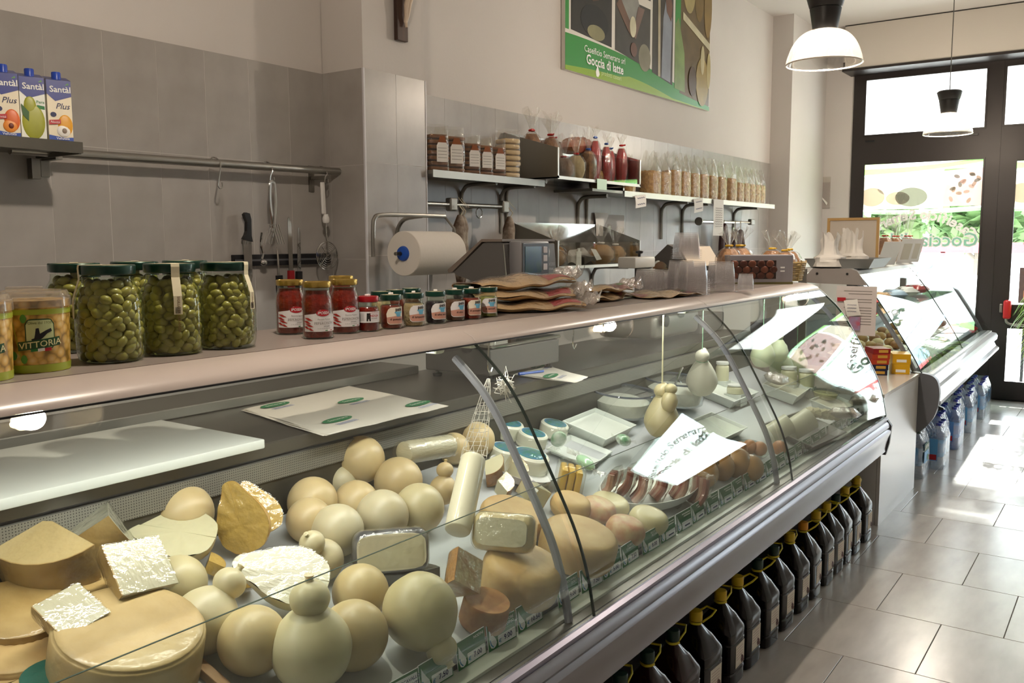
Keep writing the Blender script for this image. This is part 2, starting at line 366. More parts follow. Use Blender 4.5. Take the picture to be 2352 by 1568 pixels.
# printed window films (seen from behind)
FW = film('film white', '#f8faf6', .6); FG = film('film green', '#74d06e', .75); FL = film('film lime', '#c8e86a', .75)
def filmset(par, y0, y1, foot=True):
    X = XF+.012
    def band(nm, zl0, zl1, zr0, zr1, mt, ya=y0, yb=y1, dx=0):
        m = MB(); K = 12
        def fn(u, v):
            y = yb+(ya-yb)*u; s = math.sin(u*math.pi)*.02
            return (X+dx, y, (zl0+(zr0-zl0)*u-s)*(1-v)+(zl1+(zr1-zl1)*u-s)*v)
        m.grid(fn, K, 1); ob(nm, m, mt, par)
    band('film_green', 2.34, 2.465, 2.43, 2.465, FL); band('film_green', 2.33, 2.40, 2.38, 2.47, FG, dx=-.001)
    band('film_white_line', 2.315, 2.335, 2.365, 2.385, FW, dx=-.002)
    ym = y0+(y1-y0)*.33
    PB = film('film photo beige', '#c4bcaa', .75); PR = film('film photo red', '#b08f88', .7); PK = film('film photo dark', '#9aa398', .7)
    PS = film('film photo skin', '#cfc2b4', .7); PWH = film('film photo white', '#fbf9f4', .7)
    ob('film_photo', MB().box((X, ym+.01, 1.965), (X+.001, y1, 2.32)), PB, par)
    ob('film_photo', MB().box((X, y0, 1.985), (X+.001, ym-.01, 2.37)), PR, par)
    ob('film_white_line', MB().box((X, ym-.01, 1.97), (X+.001, ym+.01, 2.36)), FW, par)
    for (cy, cz, ry, rz, mt) in ((y1-.3*(y1-ym), 2.2, .09, .075, PWH), (y1-.62*(y1-ym), 2.09, .16, .1, PK), (y1-.12*(y1-ym), 2.1, .13, .1, PS), (y1-.45*(y1-ym), 2.08, .12, .07, PS)):
        ob('film_shape', MB().extr(oval(0, 0, ry, rz, 24), 0, .001, Matrix.Translation((X-.002, cy, cz)) @ Matrix.Rotation(-math.pi/2, 4, 'Y') @ Matrix.Rotation(math.pi/2, 4, 'Z')), mt, par)
    rr = random.Random(3)
    for k in range(16):
        cy = y0+.05+rr.random()*(ym-y0-.1); cz = 2.03+rr.random()*.28
        ob('film_shape', MB().extr(oval(0, 0, .03, .018, 10), 0, .001, Matrix.Translation((X-.002-.0002*k, cy, cz)) @ Matrix.Rotation(-math.pi/2, 4, 'Y') @ Matrix.Rotation(rr.random()*3, 4, 'Z')), (PS, PK, PB)[k % 3], par)
    band('film_white_line', 1.945, 1.965, 1.965, 1.985, FW); band('film_green', 1.92, 1.945, 1.935, 1.965, FG)
    if foot: band('film_green', .34, .62, .34, .80, FG); band('film_white_line', .62, .645, .80, .825, FW)
BLIND = film('white blind', '#f2f2f2', .93)
for par, ya, yb in ((w1, 1.385, 2.575), (d1, -.45, 1.235)): ob('roller_blind', MB().box((XF+.03, ya, 2.752), (XF+.032, yb, 3.36)), BLIND, par)
filmset(w1, 1.375, 2.56); filmset(d1, -.42, 1.15, False)
# shop name cut in white on the panes, to be read from the street
FLW = mat('vinyl white', '#f4f4f2', .6); FLG = mat('vinyl teal', '#8fcdb6', .6)
def arc_text(par, s, yc, zc, R, size, mt, bold, span):
    ws = [.35 if ch in 'il. ' else (.95 if ch in 'mS' else .7) for ch in s]; tot = sum(ws); acc = 0
    m = MB()
    for ch, w_ in zip(s, ws):
        a = (acc+w_/2)/tot-.5; acc += w_; th = a*span
        if ch == ' ': continue
        v, f = text_geo(ch, size, bold)
        # +x of the text runs towards +y when read from outside (seen from +x side looking to -x: right is +y)
        M = Matrix.Translation((XF+.011, yc+R*math.sin(th), zc+R*math.cos(th)-R)) @ Matrix.Rotation(th, 4, Vector((-1, 0, 0))) 
        m.add([(0, p[0], p[1]) for p in v], f, M)
    ob('lettering', m, mt, par)
def shopsign(par, yc, zc, s=1.0):
    arc_text(par, 'Caseificio Semeraro', yc, zc+.24*s, .75*s, .15*s, FLW, .03, 1.6)
    m = text_on(Matrix.Translation((XF+.0105, yc, zc-.03*s)) @ Matrix(((0, 0, 1, 0), (1, 0, 0, 0), (0, 1, 0, 0), (0, 0, 0, 1))), 'Goccia di latte', .2*s, .05)
    ob('lettering', m, FLW, par)
    m = text_on(Matrix.Translation((XF+.0095, yc, zc-.03*s)) @ Matrix(((0, 0, 1, 0), (1, 0, 0, 0), (0, 1, 0, 0), (0, 0, 0, 1))), 'Goccia di latte', .2*s, .004)
    ob('lettering', m, FLG, par)
shopsign(w1, 1.99, 1.66); shopsign(d1, .4, 1.66); shopsign(w2, -2.38, 2.62, 1.05)
# ================================================================== the street outside
struct('pavement', MB().box((XF+.2, -40, -.25), (70, 50, -.1)), mat('pale asphalt', '#b9b6b0', .9))
struct('sill', MB().box((XF+.06, PY0, -.02), (XF+.35, 2.7, .02)), mat('stone sill', '#d8d6d2', .6))
RW = thing('street_parapet', 'long white street parapet with posts beyond the shop window', 'parapet', (19, 2, -.1))
PWM = mat('parapet white', '#f0eeea', .8)
ob('wall', MB().box((0, -9, 0), (.25, 12, .95)), PWM, RW)
ob('coping', MB().box((-.05, -9, .95), (.3, 12, 1.05)), PWM, RW)
RG = thing('red_railing', 'red metal railing above the white street parapet', 'railing', (19.3, 2, -.1))
REDP = mat('red paint', '#cc5a5c', .5)
ob('rail', MB().box((0, -9, 1.48), (.06, 12, 1.68)), REDP, RG)
for k in range(11): ob('post', MB().box((.0, -8.8+k*2, .0), (.07, -8.72+k*2, 1.5)), REDP, RG)
for k in range(4): ob('bar', MB().box((.02, -9, .25+.2*k), (.05, 12, .28+.2*k)), REDP, RG)
LEAFM = [mat('pine leaves %d' % k, c, .7) for k, c in enumerate(('#6f8f5a', '#5d8052', '#86a06a'))]
BARK = mat('pale bark', '#8d8378', .9)
def tree(x, y, h, r, label, seed):
    rr = random.Random(seed); t = thing('street_tree', label, 'tree', (x, y, -.1), 0, 'trees across the street')
    m = MB(); m.tube([(0, 0, 0), (.05, .05, h*.4), (0, .1, h*.7)], [.16, .12, .06], 8)
    for k in range(5):
        a = rr.random()*6.3; m.tube([(0, .05, h*(.35+.05*k)), (r*.6*math.cos(a), r*.6*math.sin(a), h*(.62+.05*k))], [.06, .03], 6)
    ob('trunk', m, BARK, t, smooth=True)
    m = MB()
    for k in range(900):
        a = rr.random()*6.283; u = rr.random(); e = rr.uniform(-.9, 1); q = (u**.4)
        c = Vector((r*q*math.cos(a)*math.sqrt(1-e*e*.8), r*q*math.sin(a)*math.sqrt(1-e*e*.8), h*.72+e*h*.28*q))
        s_ = rr.uniform(.16, .34); d1_ = Vector((rr.gauss(0, 1), rr.gauss(0, 1), rr.gauss(0, .6))).normalized()*s_; d2_ = d1_.cross(Vector((rr.random(), rr.random(), 1))).normalized()*s_*.6
        m.add([c-d1_, c+d2_, c+d1_, c-d2_], [(0, 1, 2, 3)])
    ob('crown', m, LEAFM[seed % 3], t, kind='stuff')
tree(27, 10.2, 3.3, 1.7, 'leftmost bushy green tree across the street behind railing', 1)
tree(28, 6.8, 3.0, 1.6, 'second bushy tree from the left across the street', 2)
tree(27, 3.6, 3.2, 1.5, 'green tree across the street just left of the door post', 3)
tree(28, .5, 3.0, 1.5, 'green tree across the street seen through the door glass', 4)
BL = thing('far_building', 'pale low building far behind the street trees', 'building', (52, 10, -.1))
ob('wall', MB().box((0, -22, 0), (8, 22, 6.2)), mat('far wall', '#d9dadd', .9), BL)
ob('roof_edge', MB().box((-.4, -22.5, 6.2), (8, 22.5, 6.6)), mat('far roof', '#c2c4ca', .9), BL)
WGM = mat('far window', '#7f9cb8', .3)
for k in range(14): ob('window', MB().box((-.06, -20+k*3, 3.4), (.02, -18.4+k*3, 5.2)), WGM, BL)
# ================================================================== display case by the camera
GP = [(1.136, .645), (1.157, .755), (1.192, .86), (1.245, .965), (1.32, 1.10), (1.37, 1.185), (1.42, 1.252), (1.47, 1.301), (1.53, 1.352)]
def gprof(n=4): return [(p.x, p.y) for p in spline([Vector((a, b, 0)) for a, b in GP], n)]
def goff(pr, d):
    out = []
    for i, (y, z) in enumerate(pr):
        a = pr[max(i-1, 0)]; b = pr[min(i+1, len(pr)-1)]; t = Vector((b[0]-a[0], b[1]-a[1])).normalized(); out.append((y+t.y*d, z-t.x*d))
    return out
CASE1 = thing('deli_display_case', 'long curved-glass refrigerated deli counter full of cheeses', 'display case', (0, 0, 0))
XA, XJ1, XJ2, XZ = .345, 1.988, 3.632, 5.272
NOSE = mat('canopy laminate', '#b9aca4', .3)
WELL = mat('well liner grey', '#8e8c84', .4, .3)
BODYM = mat('case body grey', '#6a6a70', .5)
WFZ = lambda y: .665+(y-1.26)*.30
body = [(1.16, .632), (1.255, .632), (1.258, .66), (1.944, .868), (1.95, 1.05), (2.5, 1.05), (2.5, .0), (1.5, .0), (1.5, .40), (1.16, .44)]
ob('body', MB().prism(body, XA, XZ), BODYM, CASE1)
ob('well_floor', MB().prism([(1.262, .662), (1.94, .870), (1.94, .876), (1.262, .668)], XA+.01, XZ-.01), mat('display liner', '#b9bcbe', .45), CASE1)
ob('well_back', MB().box((XA+.01, 1.936, .872), (XZ-.01, 1.946, .985)), mat('well back', '#57534a', .35, .7), CASE1)
# perforated air outlet
def perf():
    m, N, L = NT('perforated steel'); b = N['Principled BSDF']; tc = N.new('ShaderNodeTexCoord'); mp = N.new('ShaderNodeMapping'); mp.inputs['Scale'].default_value = (150, 150, 150)
    L.new(tc.outputs['Object'], mp.inputs[0]); v = N.new('ShaderNodeTexVoronoi'); v.inputs['Randomness'].default_value = 0; v.inputs['Scale'].default_value = 1; L.new(mp.outputs[0], v.inputs['Vector'])
    r = N.new('ShaderNodeMapRange'); r.inputs[1].default_value = .25; r.inputs[2].default_value = .33; L.new(v.outputs['Distance'], r.inputs[0])
    mx = N.new('ShaderNodeMix'); mx.data_type = 'RGBA'; mx.inputs[6].default_value = lin('#2b2925'); mx.inputs[7].default_value = lin('#8b8880'); L.new(r.outputs[0], mx.inputs[0]); L.new(mx.outputs[2], b.inputs['Base Color'])
    b.inputs['Metallic'].default_value = .5; b.inputs['Roughness'].default_value = .4; return m
ob('air_grille', MB().box((XA+.01, 1.928, .985), (XZ-.01, 1.946, 1.043)), perf(), CASE1)
DECK = mat('deck steel', '#6f6b64', .33, .75, bump=(60, .02))
ob('work_deck', MB().prism([(1.935, 1.052), (1.935, 1.086), (1.94, 1.09), (2.5, 1.09), (2.5, 1.055), (1.96, 1.055)], XA, XZ), DECK, CASE1)
ob('rear_ledge', MB().rbox((XA, 2.44, 1.0905), (2.78, 2.66, 1.125), .004), STEELD, CASE1)
# canopy shelf
ob('canopy_shelf', MB().prism([(1.53, 1.351), (1.533, 1.358), (1.545, 1.369), (1.575, 1.382), (1.61, 1.3875), (1.64, 1.3890), (2.03, 1.3895), (2.03, 1.365), (1.62, 1.362), (1.56, 1.354)], XA, XZ), NOSE, CASE1, smooth=True, ang=25)
ob('canopy_edge_seal', MB().box((XA, 1.5255, 1.3475), (XZ, 1.5325, 1.3515)), BLACKPL, CASE1)
ob('canopy_top', MB().box((XA, 1.642, 1.3885), (XZ, 2.03, 1.3904)), mat('canopy top grey', '#8d827b', .3), CASE1)
for x in (XJ1, XJ2): ob('canopy_seam', MB().prism([(1.5315, 1.3575), (1.5435, 1.3688), (1.575, 1.3824), (1.575, 1.3829), (1.543, 1.3693), (1.531, 1.3582)], x-.0008, x+.0008), mat('seam light', '#d9d2cc', .4), CASE1)
TUBE = mat('fluorescent tube', '#fffdf0', .3, emit=('#fff8e2', 9.0))
for a, b in ((XA+.08, XJ1-.12), (XJ1+.08, XJ2-.12), (XJ2+.08, XZ-.12)):
    ob('light_tube', MB().tube([(a, 1.605, 1.353), (b, 1.605, 1.353)], .008, 10), TUBE, CASE1, smooth=True)
    for e in (a-.02, b+.02): ob('tube_holder', MB().rbox((e-.02, 1.575, 1.328), (e+.02, 1.635, 1.3625), .008), mat('holder white', '#d7ddd2', .5), CASE1)
    L_ = bpy.data.lights.new('case_tube_light', 'AREA'); L_.shape = 'RECTANGLE'; L_.size = b-a; L_.size_y = .03; L_.energy = 6.3; L_.color = (1, .98, .92)
    lo = bpy.data.objects.new('case_tube_light', L_); COL.objects.link(lo); lo.location = ((a+b)/2, 1.612, 1.3435); lo.rotation_euler = (math.radians(10), 0, 0); lo.parent = CASE1
# front glass, inner splash glass, end glass
pr = gprof()
def glass_sheet(prof, x0, x1, th=.006):
    q = goff(prof, th); return MB().prism(prof+q[::-1], x0, x1)
for a, b in ((XA, XJ1), (XJ1, XJ2), (XJ2, XZ)):
    g = ob('front_glass', glass_sheet(pr, a+.002, b-.002), GLASS, CASE1, smooth=True)
    ob('glass_edge', glass_sheet([(y-.0004, z) for y, z in pr], b-.0045, b+.0005, .0068), GLASSE, g, smooth=True)
lowp = [p for p in goff(pr, .022) if .70 < p[1] < 1.005]
for a, b in ((XA, XJ1), (XJ1, XJ2), (XJ2, XZ)):
    q = goff(lowp, .004); g = ob('splash_glass', MB().prism(lowp+q[::-1], a+.01, b-.012), clear('splash plastic', '#fbfdfb', .02), CASE1, smooth=True)
    (y1, z1) = lowp[-1]
    ob('glass_edge', MB().box((a+.01, y1, z1), (b-.012, y1+.004, z1+.0008)), mat('thin glass edge', '#4b5a50', .2), g)
eg = MB().add([(XZ-.004, y, z) for y, z in pr]+[(XZ-.004, 1.94, 1.345), (XZ-.004, 1.94, .66)], [tuple(range(len(pr)+2))])
ob('end_glass', eg, GLASS, CASE1)
ob('end_trim', glass_sheet(goff(pr, -.002), XZ-.003, XZ+.004, .012), mat('clear edge trim', '#aebfba', .2, spec=.8), CASE1, smooth=True)
eg = MB().add([(XA, y, z) for y, z in pr]+[(XA, 1.94, 1.345), (XA, 1.94, .66)], [tuple(range(len(pr)+2))])
ob('end_glass', eg, GLASS, CASE1)
# curved grey supports behind each joint
sp = goff(pr, .05)
for x in (XJ1-.055, XJ2-.055, XZ-.06): ob('support_arm', MB().tube([(x, y, z) for y, z in sp], .0115, 10), GREYPL, CASE1, smooth=True)
# price ledge, glass channel, bumper
ob('price_ledge', MB().box((XA, 1.198, .632), (XZ, 1.262, .642)), mat('pale ledge', '#c9cfc4', .4), CASE1)
ob('glass_channel', MB().box((XA, 1.165, .620), (XZ, 1.198, .634)).box((XA, 1.142, .628), (XZ, 1.152, .640)), STEELD, CASE1)
ob('channel_lip', MB().prism([(1.122, .636), (1.1355, .642), (1.142, .642), (1.142, .625), (1.125, .62)], XA, XZ), mat('lilac aluminium', '#a29fb0', .3, .6), CASE1)
BUMP = mat('bumper aluminium', '#8f8d92', .3, .75)
bump = [(1.142, .622), (1.122, .622), (1.112, .612), (1.106, .596), (1.112, .585), (1.106, .578), (1.102, .570), (1.103, .558), (1.110, .535), (1.118, .500), (1.124, .470), (1.124, .452), (1.133, .442), (1.16, .440), (1.16, .622)]
ob('bumper', MB().prism(bump, XA, XZ-.03), BUMP, CASE1, smooth=True, ang=28)
ob('bumper_end', MB().prism([(1.10, .60), (1.13, .64), (1.2, .64), (1.2, .43), (1.125, .43), (1.108, .5)], XZ-.028, XZ-.002), DARKPL, CASE1)
# ================================================================== white joining counter
WU = thing('white_counter_unit', 'white laminate counter unit between the two display cases', 'counter', (0, 0, 0))
ob('front_panel', MB().box((XZ+.012, 1.158, 0), (6.262, 1.176, .748)), WHITELAM, WU)
for x in (XZ+.012, 6.244): ob('side_panel', MB().box((x, 1.178, 0), (x+.018, 2.3, .748)), WHITELAM, WU)
ob('worktop', MB().box((XZ+.010, 1.152, .748), (6.264, 2.3, .768)), mat('pale worktop', '#cfc4ba', .2), WU)
# ================================================================== second display case
CASE2 = thing('bread_display_case', 'second curved-glass display case near the entrance door', 'display case', (6.28, 0, 0), math.radians(1.3))
L2 = 3.62; O = -6.28
def y2(pr_): return [(y-.045, z) for y, z in pr_]
pr2 = [(p.x-.03, p.y+.03) for p in spline([Vector((a, b, 0)) for a, b in [(1.16, .72), (1.20, .80), (1.26, .905), (1.345, 1.04), (1.45, 1.20), (1.54, 1.32), (1.60, 1.385)]], 4)]
pr2 = [(y, z) for y, z in pr2]
ob('body', MB().prism([(1.12, .70), (1.25, .70), (1.25, .74), (1.95, .86), (1.95, 1.05), (2.3, 1.05), (2.3, 0), (1.55, 0), (1.55, .40), (1.12, .45)], .02, L2), BODYM, CASE2)
LB = mat('white bumper', '#d5d4d6', .25, .5)
ob('bumper', MB().prism([(1.12, .735), (1.06, .725), (1.045, .70), (1.05, .665), (1.075, .64), (1.055, .60), (1.03, .585), (1.03, .565), (1.07, .52), (1.12, .47), (1.14, .735)], .07, L2), LB, CASE2, smooth=True, ang=28)
ob('glass_channel', MB().box((.02, 1.10, .72), (L2, 1.19, .745)), STEELD, CASE2)
ec = [(1.20, .775), (1.10, .765), (1.055, .74), (1.035, .69), (1.03, .62), (1.04, .54), (1.065, .47), (1.12, .40), (1.20, .345)]
ob('end_cap', MB().prism([(p.x, p.y) for p in spline([Vector((a, b, 0)) for a, b in ec], 4)], -.004, .055), mat('end cap grey', '#66676b', .4), CASE2, smooth=True)
ob('cap_pin', MB().prism([(1.035, .56), (1.005, .55), (1.0, .54), (1.035, .53)], .02, .05), BLACKPL, CASE2)
ob('canopy_shelf', MB().prism([(1.56, 1.405), (1.575, 1.43), (1.61, 1.445), (1.98, 1.445), (1.98, 1.42), (1.6, 1.405)], .0, L2), mat('canopy2 white', '#d8d8d6', .3), CASE2, smooth=True, ang=25)
ob('end_plate', MB().prism([(1.50, 1.335), (1.57, 1.43), (1.61, 1.445), (1.86, 1.445), (1.90, 1.40), (1.90, 1.345)], -.012, .0), mat('end plate taupe', '#8f8783', .45), CASE2)
for y in (1.83, 1.63): ob('screw', MB().lathe([(0, 0), (.008, 0), (.008, .004), (0, .004)], 10, TR(-.012, y, 1.41, ry=-math.pi/2)), BLACKPL, CASE2)
for x in (0, L2-.03): ob('side_post', MB().box((x, 1.9, .9), (x+.03, 1.96, 1.44)), STEELD, CASE2)
for k in range(2):
    a, b = .01+k*L2/2, .01+(k+1)*L2/2-.01
    g = ob('front_glass', glass_sheet(pr2, a, b), GLASS, CASE2, smooth=True)
    ob('glass_edge', glass_sheet([(y-.0004, z) for y, z in pr2], a-.003, a+.002, .0068), GLASSE, g, smooth=True)
ob('support_arm', MB().tube([(.09, y, z) for y, z in goff(pr2, .055)], .016, 10), GREYPL, CASE2, smooth=True)
ob('support_arm', MB().tube([(L2-.06, y, z) for y, z in goff(pr2, .055)], .016, 10), GREYPL, CASE2, smooth=True)
eg = MB().add([(.012, y, z) for y, z in pr2]+[(.012, 1.9, 1.4), (.012, 1.9, .75)], [tuple(range(len(pr2)+2))]); ob('end_glass', eg, GLASS, CASE2)
ob('shelf', MB().box((.1, 1.45, 1.12), (L2-.08, 1.93, 1.128)), clear('shelf glass', '#e4efe9', .06), CASE2)
ob('light_tube', MB().tube([(.15, 1.66, 1.395), (L2-.15, 1.66, 1.395)], .013, 10), TUBE, CASE2, smooth=True)
L_ = bpy.data.lights.new('bread_tube_light', 'AREA'); L_.shape = 'RECTANGLE'; L_.size = 3.2; L_.size_y = .03; L_.energy = 9; L_.color = (1, .97, .9)
lo = bpy.data.objects.new('bread_tube_light', L_); COL.objects.link(lo); lo.location = (L2/2, 1.665, 1.378); lo.rotation_euler = (math.radians(10), 0, 0); lo.parent = CASE2
# ================================================================== pendant lamps
def ribbed():
    m, N, L = NT('ribbed lamp shade'); N.remove(N['Principled BSDF']); out = N['Material Output']
    lw = N.new('ShaderNodeLayerWeight'); lw.inputs[0].default_value = .35
    tr = N.new('ShaderNodeBsdfTransparent'); tr.inputs[0].default_value = (.95, .93, .9, 1); tl = N.new('ShaderNodeBsdfTranslucent'); tl.inputs[0].default_value = (.95, .9, .84, 1)
    gl = N.new('ShaderNodeBsdfGlossy'); gl.inputs['Roughness'].default_value = .08
    m1 = N.new('ShaderNodeMixShader'); m1.inputs[0].default_value = .05; L.new(tr.outputs[0], m1.inputs[1]); L.new(tl.outputs[0], m1.inputs[2])
    ad = N.new('ShaderNodeMath'); ad.operation = 'MULTIPLY_ADD'; ad.inputs[1].default_value = .5; ad.inputs[2].default_value = .10; L.new(lw.outputs['Facing'], ad.inputs[0])
    m2 = N.new('ShaderNodeMixShader'); L.new(ad.outputs[0], m2.inputs[0]); L.new(m1.outputs[0], m2.inputs[1]); L.new(gl.outputs[0], m2.inputs[2]); L.new(m2.outputs[0], out.inputs[0]); return m
SHADE = ribbed()
BULB = mat('lamp bulb', '#fff4df', .3, emit=('#ffe2b4', 60))
def pendant(x, y, z, label):
    t = thing('pendant_lamp', label, 'lamp', (x, y, z), 0, 'pendant lamps over the counters')
    prs = [(.200, 0), (.199, .012), (.190, .045), (.175, .085), (.152, .125), (.122, .155), (.09, .172), (.062, .18)]
    m = MB(); NN = 120
    prs = [(p.x, p.y) for p in spline([Vector((a, b, 0)) for a, b in prs], 3)]
    vs = []; 
    for r, zz in prs:
        for i in range(NN): a = 2*math.pi*i/NN; q = r+(.0018 if i % 2 else 0)*min(1, zz/.02); vs.append((q*math.cos(a), q*math.sin(a), zz))
    fs = [(k*NN+i, k*NN+(i+1) % NN, (k+1)*NN+(i+1) % NN, (k+1)*NN+i) for k in range(len(prs)-1) for i in range(NN)]
    m.add(vs, fs); sh = ob('lamp_shade', m, SHADE, t, smooth=True, ang=80)
    ob('rim', MB().tube([(.2*math.cos(2*math.pi*i/48), .2*math.sin(2*math.pi*i/48), 0) for i in range(48)], .004, 6, closed=True), mat('shade rim', '#e9dfd2', .25), sh, smooth=True)
    ob('socket', MB().lathe([(.062, .178), (.066, .185), (.075, .24), (.083, .285), (.084, .29), (.08, .293), (.086, .298), (.1, .345), (.104, .36), (.09, .372), (.03, .378)], 32), mat('lamp black', '#1d1b1a', .4), t, smooth=True)
    ob('bulb', MB().lathe([(.0, .075), (.018, .08), (.03, .1), (.032, .125), (.022, .155), (.018, .18)], 16), BULB, t, smooth=True)
    ob('cord', MB().tube([(0, 0, .37), (0, 0, ZC-z)], .004, 6), mat('cord grey', '#6d6b66', .5), t)
    ob('canopy_rose', MB().lathe([(.05, ZC-z-.03), (.05, ZC-z-.001)], 20), mat('lamp black', '#1d1b1a'), t)
    L_ = bpy.data.lights.new('bulb_light', 'POINT'); L_.energy = 58; L_.shadow_soft_size = .035; L_.color = (1, .87, .73)
    lo = bpy.data.objects.new('bulb_light', L_); COL.objects.link(lo); lo.location = (0, 0, .06); lo.parent = t
pendant(5.086, 1.496, 2.595, 'glowing ribbed glass pendant lamp above the middle of the counter')
pendant(8.785, 1.484, 2.565, 'ribbed pendant lamp hanging in front of the upper window')
pendant(1.39, 1.50, 2.62, 'pendant lamp above the near counter, seen mirrored in glass')
# ================================================================== goods on the canopy shelf
ZT = 1.3905
def face(p, d=0): return math.atan2(CAMP.y-p.y, CAMP.x-p.x)+math.radians(d)
# ---- big olive jars
OLIVE = []
for k, (a, b) in enumerate((('#a39a44', '#857c30'), ('#a8a04c', '#8c8338'))): OLIVE.append(mat('olive skin %d' % k, a, .35, var=(30, .2), col2=b, coat=.3))
BRINE = clear('olive brine', '#c8c27e', .02)
LIDG = mat('dark green lid', '#0e3b2e', .3, .3, coat=.4)
STRIP = mat('cream seal paper', '#e2d9b8', .7)
JR = [(.0, .002), (.055, .002), (.064, .010), (.0675, .03), (.0685, .08), (.067, .12), (.061, .145), (.053, .160), (.0505, .168), (.0505, .178)]
jar_prof = [(p.x, p.y) for p in spline([Vector((a, b, 0)) for a, b in JR], 3)]
def jr(z):
    for (r0, z0), (r1, z1) in zip(jar_prof, jar_prof[1:]):
        if z0 <= z <= z1 and z1 > z0: return r0+(r1-r0)*(z-z0)/(z1-z0)
    return .05
jar_glass_me = MB().lathe(jar_prof, 40).mesh('jar_glass', True, 60)
def olives_mesh(seed):
    rr = random.Random(seed); m = MB()
    for ring in range(11):
        z = .017+ring*.0142
        R = jr(z)-.0135
        nn = int(2*math.pi*R/.0235)
        for k in range(nn):
            a = 2*math.pi*(k+.5*(ring % 2)+rr.uniform(-.22, .22))/nn; r_ = R-rr.random()*.004
            ln = rr.uniform(.0138, .0162); wd = rr.uniform(.0100, .0113)
            M = Matrix.Translation((r_*math.cos(a), r_*math.sin(a), z+rr.uniform(-.003, .003))) @ Matrix.Rotation(a, 4, 'Z') @ Matrix.Rotation(rr.uniform(-1.1, 1.1), 4, 'X') @ Matrix.Rotation(rr.uniform(-.3, .3), 4, 'Z')
            m.ball((0, 0, 0), (wd, ln, wd), 10, 7, M)
    m.lathe([(0, .006), (.045, .006), (.05, .03), (.05, .12), (.04, .165), (0, .167)], 20)
    return m.mesh('olives', True, 60)
olive_me = [olives_mesh(1), olives_mesh(2)]
lid_me = MB().lathe([(.0, .181), (.050, .181), (.0535, .182), (.055, .185), (.055, .199), (.0535, .2015), (.047, .2015), (.0465, .2005), (0, .2005)], 40).mesh('lid', True, 30)
def strip_geo(rad=.0555):
    m = MB(); w_ = .009
    pts = [(.01, .2022), (.045, .2024), (.0558, .2018), (.0570, .195), (.0562, .182), (.056, .172), (.0635, .150), (.0690, .132), (.0695, .110), (.0695, .092)]
    vs = []
    for r, z in pts:
        vs += [(r, -w_, z), (r, w_, z)]
    m.add(vs, [(2*i, 2*i+1, 2*i+3, 2*i+2) for i in range(len(pts)-1)]); return m
strip_me = strip_geo().mesh('seal_strip')
seal_txt = MB()
_v, _f = text_geo('SIGILLO DI GARANZIA', .0078, .01)
seal_txt.add([(.0702+(.0*p[0]), p[1]+.001, .140-(p[0]+.048)) for p in _v], _f)
seal_bar = MB()
for k in range(9): seal_bar.box((.0698, -.006+k*.0013, .094), (.0700, -.0055+k*.0013, .108))
def olive_jar(u, v, label, seed, sd, z=ZT):
    p = at(u, v, z=z); t = thing('olive_jar', label, 'jar', p, face(p, sd), 'large jars of green olives on the shelf')
    ob('olives', olive_me[seed % 2], OLIVE[seed % 2], t, rot=(0, 0, seed*1.3), kind='stuff')
    ob('jar_glass', jar_glass_me, JARGLASS, t); ob('lid', lid_me, LIDG, t)
    s = ob('seal_strip', strip_me, STRIP, t)
    if sd > -60 and sd < 75:
        ob('lettering', seal_txt, mat('brown ink', '#7a5a3a', .7), s); ob('barcode', seal_bar, BLACKINK, s)
    ob('lid_top', MB().lathe([(0, .2008), (.046, .2008)], 32, caps=False), mat('lid top cream', '#b9a987', .4), t)
olive_jar(258, 828, 'nearest big jar of green olives, seal strip on its left', 1, -78)
olive_jar(398, 811, 'middle front olive jar with seal strip and barcode facing out', 2, 12)
olive_jar(523, 797, 'rightmost front olive jar, seal strip on its right edge', 3, 58)
olive_jar(181, 805, 'olive jar in the back row just behind the yellow tub', 4, 180)
olive_jar(318, 788, 'olive jar hidden in the back row behind the middle ones', 5, 178)
olive_jar(432, 777, 'rightmost olive jar of the back row, mostly its lid shows', 6, 176)
# ---- lupini tubs
def beans():
    m, N, L = NT('printed lupini beans'); b = N['Principled BSDF']; tc = N.new('ShaderNodeTexCoord'); v = N.new('ShaderNodeTexVoronoi'); v.inputs['Scale'].default_value = 60
    L.new(tc.outputs['Object'], v.inputs['Vector']); cr = N.new('ShaderNodeValToRGB'); e = cr.color_ramp.elements
    e[0].position = .1; e[0].color = lin('#ecd08a'); e[1].position = .75; e[1].color = lin('#8a6a24'); x = cr.color_ramp.elements.new(.45); x.color = lin('#d8ab4e')
    L.new(v.outputs['Distance'], cr.inputs[0]); L.new(cr.outputs[0], b.inputs['Base Color']); b.inputs['Roughness'].default_value = .35; b.inputs['Coat Weight'].default_value = .4
    return m
BEANS = beans(); LIME = mat('lime band', '#a7b436', .4, coat=.3)
CLIP = clear('clear tub lid', '#f0eee9', .09, .05, haze=.22, hazecol='#efe9e0')
DGREEN = mat('dark green print', '#1f4a26', .45); EAGLE = mat('eagle black', '#15151a', .5)
